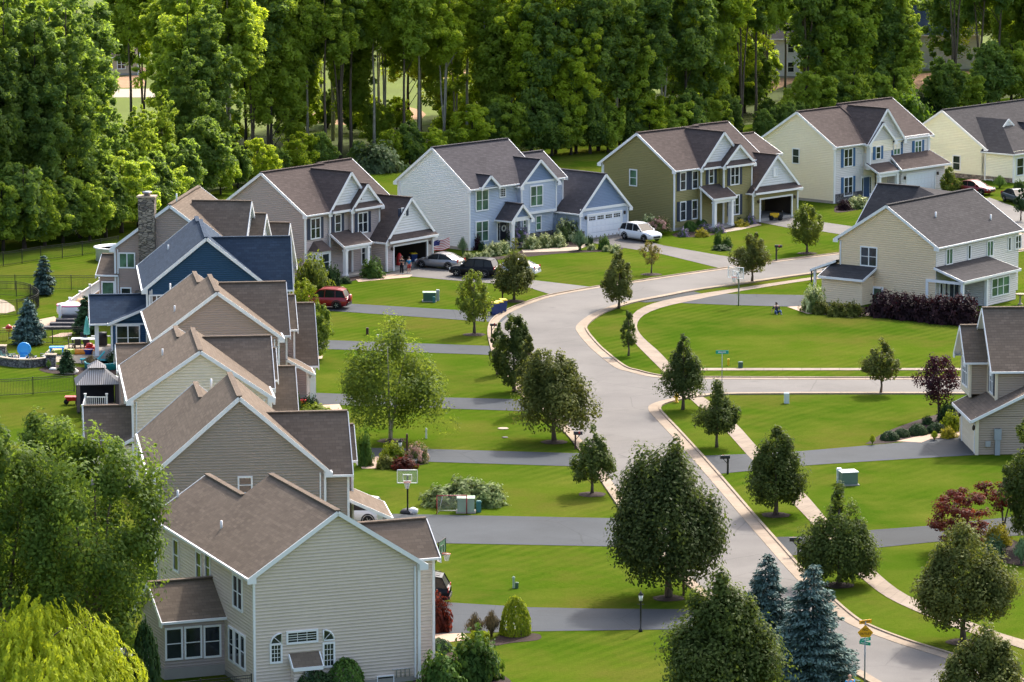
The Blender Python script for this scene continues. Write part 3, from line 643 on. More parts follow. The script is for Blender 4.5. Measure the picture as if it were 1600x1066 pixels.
# ------------------------------------------------------------------ shrubs
SH = {}
def shrub_mesh(kind, mat, seed=1):
    k = (kind, mat)
    if k in SH: return SH[k]
    rs = np.random.RandomState(len(SH) + 100)
    if kind == 'grass':
        P = []; Nn = []; T = []; tg = []
        for i in range(420):
            a = rs.uniform(0, 6.28); L = rs.uniform(.6, 1.05); b = rs.uniform(.15, 1.); m = 6; s = np.linspace(.1, 1, m)
            r = b * s ** 1.6 * .95; z = L * (1.55 * s - .75 * b * s ** 2.2)
            P.append(np.stack([np.cos(a) * r, np.sin(a) * r, z], 1)); Nn.append(np.stack([np.cos(a) * np.ones(m), np.sin(a) * np.ones(m), .6 * np.ones(m)], 1)); tg.append(np.stack([np.cos(a) * r, np.sin(a) * r, z + .3], 1)); T.append(rs.uniform(0, .7) + s * .3)
        me = leaf_mesh('foliage', np.concatenate(P), np.concatenate(Nn), .085, LM[mat], np.concatenate(T), 3., np.concatenate(tg), .25, rs)
    else:
        n = 2600 if kind != 'flower' else 1900
        d = fib(rs, n); d[:, 2] = np.abs(d[:, 2]) * 1.15 - .12; ln = np.linalg.norm(d, axis=1)[:, None]; d = d / ln
        az = np.arctan2(d[:, 1], d[:, 0]); ph = rs.uniform(0, 6.28, 4); el = d[:, 2]
        lum = 1 + (.24 if kind != 'clipped' else .04) * (np.sin(3 * az + ph[0] + 4 * el) + np.sin(5 * az + ph[1] - 6 * el) + .8 * np.sin(8 * az + ph[2] + 9 * el)) * .6
        r = lum * (rs.uniform(.62, 1.12, n) if kind != 'clipped' else rs.uniform(.86, .98, n))
        sup = (np.abs(d) ** (1. if kind != 'box' else 1.)).max(1)
        P = d * r[:, None]
        if kind == 'box': P = np.clip(P * 1.35, -.86, .86); P[:, 2] = np.abs(P[:, 2])
        tint = rs.uniform(0, .7, n) * (.7 if kind != 'flower' else .45) + .22 * np.sin(6 * az + ph[3] + 7 * el) + .12
        if kind == 'flower':
            tint *= .32; cen = fib(rs, 26); cen[:, 2] = np.abs(cen[:, 2]); dd = (d @ cen.T).max(1); fl = dd > .975; tint[fl] = rs.uniform(.85, 1., fl.sum()); P[fl] *= 1.06
        me = leaf_mesh('foliage', P, d + np.array([0, 0, .35]), .15 if kind != 'clipped' else .1, LM[mat], tint, 1.35, None, .5, rs)
    SH[k] = me; return me
def shrub(px, py, w, h, mat, label, kind='round', group=None, name='shrub', depth=1.):
    s = ppm(py); o = bpy.data.objects.new(name, shrub_mesh(kind, mat)); link(o)
    p = at(px, py); o.location = p; sx = w / s / 2
    o.scale = (sx, sx * depth, h / s / math.cos(PITCH) * (1. if kind != 'grass' else 1.05)); o.rotation_euler = (0, 0, rnd.uniform(-.5, .5) if kind != 'box' else 0)
    return tag(o, label, 'shrub', group)
SHR = [
 (488, 452, 50, 44, 'green', 'large yellow green shrub hiding the left corner of the taupe house with the open garage', 'flower0'),
 (519, 446, 26, 26, 'dgreen', 'rounded dark green shrub beside the porch of the taupe house with the open garage', 'round'),
 (540, 443, 16, 9, 'dgreen', 'low dark plant at the porch foot of the taupe house with the open garage', 'round'),
 (582, 434, 32, 24, 'green', 'round mid green shrub between bay window and open garage of the taupe house', 'round'),
 (884, 376, 34, 28, 'cream', 'pale flowering bush against the grey garage wall of the pale blue house', 'flower'),
 (906, 391, 30, 21, 'bluegrass', 'round ball of fine grass on the lawn edge of the pale blue house', 'grass'),
 (921, 384, 12, 13, 'dgreen', 'small dark bush behind the ball of grass near the white garage door', 'round'),
 (944, 390, 18, 17, 'green', 'upright green bush left of the white garage door drive', 'round'),
 (830, 389, 24, 18, 'cream', 'hydrangea under the right window of the pale blue house, nearest the porch', 'flower'),
 (851, 387, 22, 18, 'cream', 'middle one of three white hydrangeas under the pale blue house', 'flower'),
 (872, 386, 22, 17, 'cream', 'right one of three white hydrangeas under the pale blue house', 'flower'),
 (924, 391, 13, 8, 'cream', 'tiny pale mound right of the ball of grass', 'flower'),
 (947, 393, 11, 8, 'cream', 'tiny pale mound at the foot of the upright bush by the drive', 'flower'),
 (962, 395, 15, 11, 'cream', 'pale mound at the edge of the drive with the white car', 'flower'),
 (741, 390, 22, 26, 'purple', 'purple leaved bush at the corner of the pale blue house', 'round'),
 (723, 398, 18, 18, 'bluegrass', 'tuft of green grass beside the blank side wall of the pale blue house', 'grass'),
 (753, 392, 10, 12, 'dgreen', 'small dark bush right of the purple leaved bush', 'round'),
 (771, 399, 26, 17, 'cream', 'white hydrangea left of the steps of the pale blue house', 'flower'),
 (786, 396, 20, 16, 'cream', 'white hydrangea nearest the front door of the pale blue house', 'flower'),
 (731, 405, 16, 9, 'cream', 'first pale mound left in the bed by the dark cars', 'flower'),
 (746, 404, 14, 8, 'cream', 'second pale mound in the bed by the dark cars', 'flower'),
 (758, 402, 14, 8, 'cream', 'third pale mound in the bed by the dark cars, under the hydrangeas', 'flower'),
 (688, 402, 26, 10, 'brown', 'low brown green bush behind the silver car', 'round'),
 (1014, 364, 26, 23, 'cream', 'green bush with white blooms behind the white car', 'flower'),
 (1078, 361, 26, 16, 'green', 'left of two green bushes under the front windows of the olive house', 'clipped'),
 (1096, 356, 22, 14, 'green', 'right of two green bushes under the front windows of the olive house', 'clipped'),
 (1068, 370, 15, 11, 'lav', 'purple and yellow flower clump nearest the corner of the olive house', 'flower'),
 (1100, 362, 22, 10, 'lav', 'band of lavender in front of the green bushes of the olive house', 'flower'),
 (1096, 370, 20, 10, 'gold', 'golden flower mound in the bed of the olive house', 'flower'),
 (1123, 364, 18, 11, 'lav', 'mixed flower mound by the porch of the olive house', 'flower'),
 (1148, 349, 22, 12, 'dgreen', 'dark bush between porch and garage of the olive house', 'round'),
 (1172, 350, 18, 11, 'lav', 'flower clump beside the open garage of the olive house', 'flower'),
 (1157, 354, 24, 8, 'gold', 'low yellow border along the walk of the olive house', 'flower'),
 (1122, 384, 12, 18, 'green', 'slim upright bush in the small island bed of the lawn', 'round'),
 (1136, 386, 15, 13, 'green', 'round bush in the small island bed of the lawn', 'round'),
 (1127, 391, 26, 7, 'dgreen', 'low spreading mound in the small island bed of the lawn', 'round'),
 (1319, 328, 20, 13, 'maroon', 'maroon bush at the corner of the cream house', 'round'),
 (1341, 325, 34, 15, 'cream', 'flowering bush under the lower window of the cream house', 'flower'),
 (1562, 294, 24, 13, 'green', 'leafy bush by the pale yellow house', 'grass'),
 (1592, 294, 16, 10, 'green', 'rounded bush at the entry corner of the pale yellow house', 'round'),
 (1271, 487, 34, 34, 'cream', 'hydrangea with white blooms at the low wing of the tan house', 'flower'),
 (1284, 490, 26, 17, 'olive', 'left of three low bushes along the tan house wing', 'round'),
 (1307, 493, 30, 19, 'olive', 'middle of three low bushes along the tan house wing', 'round'),
 (1331, 494, 32, 19, 'olive', 'right of three low bushes along the tan house wing', 'round'),
 (1386, 494, 52, 34, 'maroon', 'leftmost bush of the dark maroon hedge by the tan house', 'round'),
 (1418, 498, 46, 34, 'maroon', 'second from left bush of the dark maroon hedge by the tan house', 'round'),
 (1446, 501, 42, 33, 'maroon', 'middle bush of the dark maroon hedge by the tan house', 'round'),
 (1473, 504, 48, 36, 'maroon', 'second from right bush of the dark maroon hedge by the tan house', 'round'),
 (1505, 506, 52, 38, 'maroon', 'rightmost bush of the dark maroon hedge by the tan house, tinged red', 'round'),
 (1390, 687, 32, 14, 'dgreen', 'lowest clipped dome in the curved bed, nearest the driveway', 'clipped'),
 (1409, 682, 28, 13, 'dgreen', 'second clipped dome from the driveway in the curved bed', 'clipped'),
 (1434, 679, 32, 17, 'dgreen', 'third clipped dome in the curved bed', 'clipped'),
 (1463, 675, 34, 15, 'dgreen', 'clipped dome nearest the garage in the curved bed', 'clipped'),
 (1486, 674, 28, 26, 'lime', 'lime green round bush against the right garage wall', 'round'),
 (1481, 658, 30, 27, 'dgreen', 'dark bush behind the lime bush at the right garage', 'round'),
 (1449, 663, 16, 11, 'dgreen', 'small dark bush under the purple tree', 'round'),
 (1481, 684, 24, 13, 'gold', 'yellow flowers beside the walk at the right garage', 'flower'),
 (1460, 688, 14, 10, 'lime', 'lime tuft between walk and driveway at the right garage', 'grass'),
 (1363, 695, 12, 11, 'lime', 'small tuft with stones at the driveway end of the curved bed', 'grass'),
 (1558, 851, 40, 27, 'gold', 'golden leaved bush at the right edge under the red maple', 'round'),
 (1552, 872, 30, 30, 'bluegrass', 'blue green rounded bush under the golden bush at the right', 'round'),
 (1596, 882, 30, 28, 'bluegrass', 'pale grassy bush at the right edge', 'grass'),
 (683, 985, 42, 46, 'red', 'dark red round bush at the corner of the near tan house', 'round'),
 (805, 991, 52, 61, 'lime', 'tall clipped yellow green bush beside the near driveway', 'tall'),
 (742, 1000, 36, 28, 'brown', 'left spiky bronze bush beside the near driveway', 'grass'),
 (768, 995, 34, 27, 'brown', 'right spiky bronze bush next to the tall clipped bush', 'grass'),
 (750, 1012, 32, 26, 'lime', 'square clipped yellow green hedge in the near bed', 'box'),
 (742, 1062, 70, 62, 'green', 'large yellow green bush in the near bed', 'round'),
 (686, 1017, 44, 20, 'dgreen', 'grey green dome at the near house corner', 'clipped'),
 (676, 1034, 30, 18, 'lime', 'left lime dome in the bed at the near house corner', 'clipped'),
 (691, 1040, 32, 18, 'lime', 'right lime dome in the bed at the near house corner', 'clipped'),
 (690, 1074, 60, 48, 'green', 'round green bush with flowers in front at the near house corner', 'round'),
 (425, 1075, 62, 40, 'green', 'left round bush under the arched windows of the near house', 'clipped'),
 (490, 1082, 70, 38, 'dgreen', 'middle low bush under the arched windows of the near house', 'clipped'),
 (540, 1076, 64, 50, 'green', 'right round bush under the arched windows of the near house', 'clipped'),
 (228, 1095, 52, 128, 'dgreen', 'tall dark column cypress beside the sunroom of the near house', 'tall'),
 (613, 722, 38, 26, 'lime', 'round lime hydrangea in the island bed with the lantern', 'round'),
 (652, 722, 34, 25, 'pinkf', 'pink flowering bush in the island bed with the lantern', 'flower'),
 (603, 731, 28, 16, 'olive', 'left low olive bush in the island bed with the lantern', 'round'),
 (630, 732, 36, 15, 'red', 'middle low reddish bush in the island bed with the lantern', 'round'),
 (570, 728, 22, 46, 'green', 'slim climbing bush at the garage corner behind the near houses', 'round'),
 (692, 789, 60, 25, 'varieg', 'left part bush of the long variegated mound on the lawn', 'round'),
 (725, 787, 66, 34, 'varieg', 'middle bush of the long variegated mound on the lawn', 'round'),
 (760, 789, 58, 29, 'varieg', 'right bush of the long variegated mound on the lawn', 'round'),
 (458, 642, 22, 30, 'green', 'bush at the porch of the cream sided house', 'round'),
 (485, 645, 26, 22, 'dgreen', 'dark round bush right of the porch of the cream sided house', 'round'),
 (492, 650, 50, 16, 'lime', 'low lime bushes over the ridge of the taupe house', 'round'),
 (216, 548, 34, 26, 'cream', 'pale hydrangea under the window of the blue house', 'flower'),
 (180, 572, 26, 20, 'dgreen', 'dark low bush by the pool behind the gazebo', 'round'),
 (142, 574, 30, 12, 'brown', 'low grassy bush behind the gazebo', 'grass'),
 (76, 576, 10, 9, 'green', 'small green tuft beside the stone wall pillar', 'grass'),
 (205, 292, 120, 84, 'wmidb', 'sprawling bright green shrub at the wood edge behind the chimney house', 'round'),
 (270, 300, 80, 60, 'wmidb', 'smaller bright green shrub at the wood edge, right of the sprawling one', 'round'),
 (150, 268, 70, 60, 'wmidb', 'bright green shrub at the wood edge, left of the sprawling one', 'round'),
 (590, 268, 70, 38, 'varieg2', 'grey green shrub at the wood edge between two gabled roofs', 'round'),
 (1510, 160, 40, 34, 'wmidb', 'light green sapling at the wood edge above the pale yellow house', 'round'),
 (1420, 205, 60, 50, 'wmidb', 'bright green undergrowth between the cream and the pale yellow house', 'round'),
 (1455, 178, 40, 40, 'dgreen', 'dark bush at the wood edge behind the pale yellow house', 'round'),
]
LM['olive'] = leafmat('olive shrub leaves', (.05, .065, .012), (.19, .20, .045), .25, (.2, .22, .03)); LM['wmidb'] = leafmat('bright shrub leaves', (.03, .07, .010), (.13, .22, .022), .4, (.2, .34, .02)); LM['varieg2'] = leafmat('grey shrub leaves', (.04, .07, .03), (.2, .26, .12), .3, (.2, .28, .1))
for px, py, w_, h_, mt, lb, kd in SHR:
    if kd == 'flower0': shrub(px, py, w_, h_, 'fresh', lb, 'round')
    elif kd == 'tall':
        o = shrub(px, py, w_, h_, mt, lb, 'clipped', name='clipped_shrub' if mt == 'lime' else 'cypress')
        if mt == 'dgreen': tag(o, cat='tree')
    else: shrub(px, py, w_, h_, mt, lb, kd)

# ------------------------------------------------------------------ the wood
def wood_proto(i):
    """0-11 tall wood trees, 12-15 understorey"""
    rs = np.random.RandomState(200 + i)
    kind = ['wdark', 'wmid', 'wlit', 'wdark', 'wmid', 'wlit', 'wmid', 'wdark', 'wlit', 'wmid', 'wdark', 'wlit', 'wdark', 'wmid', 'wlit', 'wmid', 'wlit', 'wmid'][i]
    under = 12 <= i < 16; tall = (i % 3 != 0) and i < 12
    Hh = rs.uniform(22, 27) if not under else rs.uniform(8, 10)
    base = Hh * (rs.uniform(.36, .50) if tall else rs.uniform(.06, .14)); W = (rs.uniform(6, 8.5) if tall else rs.uniform(8, 11)) if not under else rs.uniform(6, 8)
    P = []; Nn = []; T = []; C = []
    # several sub-crowns at different heights give the uneven outline
    parts = [(0, 0, base, Hh, W)] if under else [(0, 0, base + (Hh - base) * .25, Hh, W * .8)] + [(W * .27 * math.cos(a), W * .27 * math.sin(a), base + rs.uniform(0, .3) * (Hh - base), base + rs.uniform(.55, .95) * (Hh - base), W * rs.uniform(.45, .7)) for a in rs.uniform(0, 6.28, 5)]
    for x, y, z0, z1, ww in parts:
        nc = int(6 + 0.105 * ww * (z1 - z0)) if not under else 34
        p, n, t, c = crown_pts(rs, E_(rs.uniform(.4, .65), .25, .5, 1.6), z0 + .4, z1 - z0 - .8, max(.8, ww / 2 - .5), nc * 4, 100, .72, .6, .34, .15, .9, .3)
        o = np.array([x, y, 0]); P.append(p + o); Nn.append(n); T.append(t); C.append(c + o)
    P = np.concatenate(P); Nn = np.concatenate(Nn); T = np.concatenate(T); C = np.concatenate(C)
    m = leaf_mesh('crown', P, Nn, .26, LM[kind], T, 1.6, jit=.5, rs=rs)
    mb = MB(); st = rs.choice([1, 1, 2, 3]) if tall else 1
    for s in range(st):
        a = 6.28 * s / st; sp = 0 if st == 1 else 1.6
        trunk_mb(rs, Hh * .9, .19 if st == 1 else .15, .04, limbs_to(rs, C, Hh * .85, base * .7, 7, .16), mb, (math.cos(a) * sp, math.sin(a) * sp), 7)
    t = mb.build('trunk', [BKP, BK, BKP][i % 3] if tall else BKD, uv=False); COL.objects.unlink(t)
    return m, t.data, kind, tall, Hh
PROTO = [wood_proto(i) for i in range(18)]
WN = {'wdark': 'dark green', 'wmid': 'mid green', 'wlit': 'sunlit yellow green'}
HN = [(-9000, 'left of the chimney'), (240, 'behind the chimney'), (400, 'behind the taupe house'), (640, 'behind the blue house'), (930, 'behind the olive house'), (1190, 'behind the cream house'), (1440, 'behind the yellow house'), (9999, '')]
nw = 0
def wood(px, py, i, sc=1., name='wood_tree'):
    global nw
    m, tm, kind, tall, Hh = PROTO[i]
    reg = [HN[k][1] for k in range(len(HN) - 1) if HN[k][0] <= px < HN[k + 1][0]][0]
    row = 'first row' if nw < NF else 'deeper part'
    lb = f"{'small' if 12 <= i < 16 else 'tall' if tall else 'bushy'} {WN[kind]} tree {'at the edge' if row == 'first row' else 'deep'} in the wood {reg}"
    t = thing(name, lb, 'tree', at(px, py), rnd.uniform(0, 6.28), 'trees of the wood')
    sc *= rnd.uniform(.92, 1.08); t.scale = (sc, sc, sc)
    link(bpy.data.objects.new('trunk', tm), t); link(bpy.data.objects.new('crown', m), t); nw += 1
# front row, by what the photograph shows: (foot px, foot row, prototype, scale); 0,3,6,9 bushy to the ground
FRONT = [(-40, 378, 0, 1.), (12, 374, 3, 1.05), (60, 372, 3, .95), (108, 366, 0, .92), (18, 352, 9, 1.1), (75, 345, 3, 1.1), (130, 340, 10, 1.0),
 (300, 300, 3, .62), (255, 312, 6, .5), (222, 330, 9, .42), (180, 352, 3, .45), (330, 290, 3, .8),
 (205, 240, 4, 1.1), (225, 232, 10, 1.1), (262, 255, 1, 1.05), (302, 270, 4, 1.05), (338, 262, 7, 1.0),
 (358, 280, 1, 1.1), (395, 262, 7, 1.05), (420, 258, 4, 1.), (450, 252, 10, 1.0), (508, 256, 1, 1.05), (532, 250, 7, 1.), (549, 246, 4, 1.05), (585, 244, 5, 1.05), (632, 246, 4, 1.), (655, 240, 11, 1.05),
 (694, 240, 2, 1.), (730, 232, 5, 1.05), (765, 236, 8, .9), (795, 236, 17, 1.), (830, 238, 16, 1.05), (868, 240, 0, 1.), (900, 240, 16, .9), (935, 236, 3, 1.), (968, 232, 9, .8), (1000, 228, 3, 1.), (1035, 224, 2, 1.05), (1070, 222, 0, 1.05), (1100, 216, 6, 1.1), (1130, 214, 5, 1.05), (1158, 208, 7, 1.1), (1180, 200, 1, 1.1), (1258, 196, 7, 1.15),
 (1285, 194, 3, 1.1), (1320, 192, 6, 1.15), (1352, 190, 3, 1.1), (1385, 186, 6, 1.0), (1408, 190, 9, .6), (1490, 172, 7, 1.1), (1530, 168, 10, 1.1), (1560, 165, 4, 1.15), (1598, 160, 6, 1.1), (1640, 160, 3, 1.1)]
NF = len(FRONT)
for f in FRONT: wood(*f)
GAPS = [(148, 236, 100, 200), (1196, 1262, 30, 140), (1404, 1462, 0, 150)]
k = 0
for row, (dy, dx) in enumerate(((16, 60), (36, 72), (62, 74))):
    x = -60 + row * 17
    while x < 1680:
        px = x + rnd.uniform(-12, 12)
        edge = np.interp(px, [-160, 120, 240, 330, 480, 620, 800, 930, 1100, 1190, 1330, 1440, 1700], [372, 362, 326, 296, 258, 246, 232, 221, 201, 188, 174, 164, 136])
        py = edge - dy + rnd.uniform(-6, 6)
        x += dx * rnd.uniform(.8, 1.25)
        if any(g0 - 16 < px < g1 + 16 for g0, g1, a, b in GAPS): continue
        kk = rnd.choice([16, 17, 6, 9, 16, 2, 5, 8, 11]) if px < 1150 else rnd.choice([0, 3, 17, 7, 9, 6])
        wood(px, py, kk, rnd.uniform(.95, 1.1))
# far trees past the clearing
for px, py, i in [(-60, 90, 4), (10, 100, 2), (70, 92, 5), (120, 84, 8), (165, 60, 2), (200, 50, 4), (245, 70, 11), (300, 95, 5), (350, 100, 2), (400, 90, 8), (450, 105, 5), (520, 88, 2), (590, 80, 11), (650, 84, 5), (700, 72, 8), (760, 70, 2), (830, 70, 5), (900, 60, 4), (980, 64, 2), (1050, 50, 5), (1120, 44, 8), (1180, 20, 4), (1280, 60, 4), (1340, 50, 7), (1390, 20, 4), (1480, 30, 7), (1540, 46, 4), (1600, 40, 2)]:
    wood(px, py, i, 1.05)

for px, py, i in [(-30, 392, 12), (5, 388, 13), (38, 385, 12), (70, 381, 15), (98, 376, 12), (125, 368, 13), (150, 360, 12), (140, 373, 15), (165, 367, 12), (190, 360, 13), (216, 352, 12), (240, 343, 12), (264, 334, 13), (285, 322, 12), (318, 306, 12), (345, 300, 13), (372, 290, 12), (404, 284, 14), (436, 276, 12), (470, 270, 14), (500, 268, 12), (560, 262, 12), (612, 256, 14), (640, 254, 12), (676, 252, 14), (705, 248, 13), (738, 246, 14), (770, 243, 12), (800, 242, 13), (832, 241, 12), (862, 240, 12), (892, 238, 13), (922, 236, 12), (950, 234, 15), (985, 230, 12), (1015, 228, 14), (1046, 226, 13), (1078, 222, 12), (1110, 218, 13), (1140, 214, 12), (1270, 198, 13), (1300, 196, 12), (1334, 194, 13), (1366, 190, 12), (1395, 190, 13), (1475, 176, 12), (1512, 172, 13), (1545, 168, 12), (1580, 164, 13), (1620, 162, 12)]:
    wood(px, py + 4, i, rnd.uniform(.42, .62) if 340 < px < 720 else rnd.uniform(.7, 1.05))
for px, py, sc in ((1192, 218, .5), (1212, 212, .45), (1232, 214, .5), (1250, 208, .5), (1200, 200, .45), (1240, 196, .4), (1225, 190, .35)): wood(px, py, 12, sc)
wood(1226, 168, 4, 1.); wood(1196, 160, 10, 1.)
for q in range(40):
    px = rnd.uniform(300, 1400); edge = np.interp(px, [-160, 120, 240, 330, 480, 620, 800, 930, 1100, 1190, 1330, 1440, 1700], [372, 362, 326, 296, 258, 246, 232, 221, 201, 188, 174, 164, 136])
    if 1190 < px < 1268: continue
    wood(px, edge - rnd.uniform(14, 60), rnd.choice([12, 13, 14, 14, 15]), rnd.uniform(.4, .7) if px < 740 else rnd.uniform(.6, 1.1))

for px in range(-560, -60, 62): wood(px, 384 + rnd.uniform(-4, 6), rnd.choice([0, 3, 6, 9]), 1.); wood(px + 30, 350 + rnd.uniform(-6, 6), rnd.choice([0, 3, 6, 17]), 1.)
for px in range(1690, 2000, 70): wood(px, 150 + rnd.uniform(-6, 6), rnd.choice([0, 3, 6, 7]), 1.05)
# ------------------------------------------------------------------ houses
WHITE = plain('white trim', (.78, .79, .80), .5, .4, var=.04)
GUT = plain('white gutter', (.74, .76, .78), .45, .5, var=.04)
GLASS = glass('dark window glass', (.018, .024, .030)); GLASSG = glass('window glass with green blinds', S(72, 104, 84), .15); GLASSB = glass('blue window glass', (.02, .035, .055))
NAVY = plain('navy shutters', S(38, 50, 72), .5, .4); SBLUE = plain('blue shutters', S(44, 92, 136), .5, .4)
DOORB = plain('dark front door', S(24, 30, 44), .4, .5); GDOOR = plain('white garage door', (.76, .79, .84), .5, .4, var=.03)
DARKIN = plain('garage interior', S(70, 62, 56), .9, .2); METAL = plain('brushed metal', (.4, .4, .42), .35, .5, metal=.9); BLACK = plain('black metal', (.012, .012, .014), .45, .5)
LAMPM = plain('bronze lamp', S(60, 48, 38), .4, .5); FOUND = plain('concrete foundation', S(150, 146, 140), .9, .2)
STONEW = stone('fieldstone veneer', [S(128, 116, 104), S(168, 154, 138), S(98, 90, 86)]); STONEG = stone('grey stone veneer', [S(104, 102, 104), S(132, 130, 130), S(82, 80, 84)], (3, 4.5, 1))
SHAKE = siding('white shake siding', (.68, .69, .70), .24)
VENTM = plain('white vent pipe', (.8, .8, .8), .5, .4)

class House:
    def __init__(s, name, label, cx, cy, th, mats, group='houses of the street'):
        s.o = thing(name, label, 'house', (cx, cy, 0), R(th), group); s.c, s.s = math.cos(R(th)), math.sin(R(th)); s.cx, s.cy = cx, cy
        s.mats = mats; s.mb = {}; s.n = 0
    def m(s, part, mat):
        k = (part, mat.name)
        if part in ('gable_panel', 'corner_board', 'gutter', 'stone_base', 'pent_roof', 'porch_beam', 'foundation'): s.n += 1; k = (part, mat.name, s.n)
        if k not in s.mb: s.mb[k] = (MB(), mat)
        return s.mb[k][0]
    def loc(s, px, py, **pl):
        d = ray(px, py); o = Vector((-s.cx, -s.cy, CAMH))
        f = lambda v: Vector((v.x * s.c + v.y * s.s, -v.x * s.s + v.y * s.c, v.z))
        o, d = f(o), f(d); (k, v), = pl.items(); i = 'xyz'.index(k); return o + d * ((v - o[i]) / d[i])
    # a gabled block: walls, roof slabs, rake boards, gutters
    def block(s, x0, x1, y0, y1, ze, zr, ax='x', z0=0., ov=.35, rk=.25, wm=None, wp='wall', rp='roof', rakes=(1, 1), eaves=(1, 1), walls='lrfb', corners=True, gm=None, rm=None, found=True):
        wm = wm or s.mats['wall']; rm = rm or s.mats['roof']
        if ax == 'x': U0, U1, V0, V1 = x0, x1, y0, y1; L = lambda u, v, z: (u, v, z)
        else: U0, U1, V0, V1 = y0, y1, x0, x1; L = lambda u, v, z: (v, u, z)
        vm = (V0 + V1) / 2; hw = (V1 - V0) / 2; t = (zr - ze) / hw
        W = s.m(wp, wm); T = s.m('roof_trim', WHITE); Rf = s.m(rp, rm); g = gm
        # walls: l,r are the gable ends (u0,u1); f,b the eave sides (v0,v1)
        for ch, u in (('l', U0), ('r', U1)):
            if ch in walls:
                W.poly([L(u, V0, z0), L(u, V1, z0), L(u, V1, ze), L(u, V0, ze)])
                GM = s.m('gable_panel', gm) if gm else W
                GM.poly([L(u, V0, ze), L(u, V1, ze), L(u, vm, zr)])
        for ch, v in (('f', V0), ('b', V1)):
            if ch in walls: W.poly([L(U0, v, z0), L(U1, v, z0), L(U1, v, ze), L(U0, v, ze)])
        # roof
        a0 = U0 - (rk if rakes[0] else 0); a1 = U1 + (rk if rakes[1] else 0); th = .15; up = .05
        for sg, ve, e in ((-1, V0, eaves[0]), (1, V1, eaves[1])):
            o = ov if e else 0.02; vo = ve + sg * o; zo = ze - o * t + up; zt = zr + up
            P = [L(a0, vo, zo), L(a1, vo, zo), L(a1, vm, zt), L(a0, vm, zt)]
            Rf.hexa([(p[0], p[1], p[2] - th) for p in P] + P)
            if e:
                p = L(a0, vo + sg * .05, zo - .07); q = L(a1, vo + sg * .05, zo - .07)
                s.m('gutter', GUT).bar(p, q, .13, .13)
                # soffit
                T.poly([L(a0, ve, zo - .16), L(a1, ve, zo - .16), L(a1, vo, zo - .16), L(a0, vo, zo - .16)])
            for fl, u, du in ((rakes[0], a0, -.03), (rakes[1], a1, .03)):
                if fl:
                    sl = math.sqrt(1 + t * t)
                    T.bar(L(u + du, vo + sg * .02, zo - .11), L(u + du, vm, zt - .11), .05, .24)
                    # soffit under the rake
                    T.poly([L(u, vo, zo - th - .01), L(u, vm, zt - th - .01), L(u - du / abs(du) * (rk + .0), vm, zt - th - .01), L(u - du / abs(du) * rk, vo, zo - th - .01)])
                    if e: T.bar(L(u + du, vo + sg * .10, zo - .16), L(u + du, ve - sg * .05, zo - .16), .055, .30)
        Rf.bar(L(a0, vm, zr + up + .03), L(a1, vm, zr + up + .03), .34, .07)
        if corners:
            for u, ch in ((U0, 'l'), (U1, 'r')):
                for v, c2 in ((V0, 'f'), (V1, 'b')):
                    if ch in walls and c2 in walls:
                        su = -1 if u == U0 else 1; sv = -1 if v == V0 else 1
                        p = L(u, v, 0); s.m('corner_board', WHITE).box(p[0] - .07, p[0] + .07, p[1] - .07, p[1] + .07, z0 + .02, ze - .06)
        if found and z0 < .1:
            F = s.m('foundation', FOUND); e = .025
            p0 = L(U0, V0, 0); p1 = L(U1, V1, 0)
            F.box(min(p0[0], p1[0]) - e, max(p0[0], p1[0]) + e, min(p0[1], p1[1]) - e, max(p0[1], p1[1]) + e, -.1, .28)
    def slab(s, P, part='porch_roof', th=.13, mat=None, trim=(0, 1, 3)):
        """sloping roof slab from four top corners; edges listed in trim get white boards"""
        s.m(part, mat or s.mats['roof']).hexa([(p[0], p[1], p[2] - th) for p in P] + [tuple(p) for p in P])
        T = s.m('roof_trim', WHITE)
        c = sum((Vector(p) for p in P), Vector()) / 4
        for i in trim:
            a, b = Vector(P[i]), Vector(P[(i + 1) % 4]); d = (b - a).normalized(); o = d.cross(Vector((0, 0, 1))); o = o if o.dot(a - c) > 0 else -o
            T.bar(a + o * .03 + Vector((0, 0, -.10)), b + o * .03 + Vector((0, 0, -.10)), .06, .20)
    def plane(s, ax, v, sg):
        if ax == 'y': return lambda u, z, d: (u, v + sg * d, z)
        return lambda u, z, d: (v + sg * d, u, z)
    def pbox(s, mb, P, u0, u1, z0, z1, d0, d1, mi=0):
        a = P(u0, z0, d0); b = P(u1, z1, d1); mb.box(a[0], b[0], a[1], b[1], a[2], b[2], mi)
    def win(s, pl, u, z, w, h, style='dh', shut=None, pane=None, fr=.10, fm=None, name='window', grid=None):
        P = s.plane(*pl); F = MB(); fm = fm or WHITE
        u0, u1, z0, z1 = u - w / 2, u + w / 2, z - h / 2, z + h / 2
        for a in ((u0 - fr, u1 + fr, z1, z1 + fr * 1.1), (u0 - fr, u1 + fr, z0 - fr * 1.1, z0), (u0 - fr, u0, z0, z1), (u1, u1 + fr, z0, z1)): s.pbox(F, P, *a, -.02, .075)
        n = {'dh': 1, 'twin': 2, 'case': 2, 'tri': 3, 'pic': 1, 'grid': 1, 'twing': 2}[style]
        for k in range(1, n): uu = u0 + w * k / n; s.pbox(F, P, uu - .045, uu + .045, z0, z1, -.02, .065)
        if style in ('dh', 'twin', 'tri', 'twing'): s.pbox(F, P, u0, u1, z - .025, z + .025, -.02, .045)
        if style in ('grid', 'twing'):
            nu = 3 if style == 'grid' else 4; nz = 4
            for k in range(1, nu): uu = u0 + w * k / nu; s.pbox(F, P, uu - .012, uu + .012, z0, z1, 0, .04)
            for k in range(1, nz): zz = z0 + h * k / nz; s.pbox(F, P, u0, u1, zz - .012, zz + .012, 0, .041)
        f = F.build(name, fm, s.o)
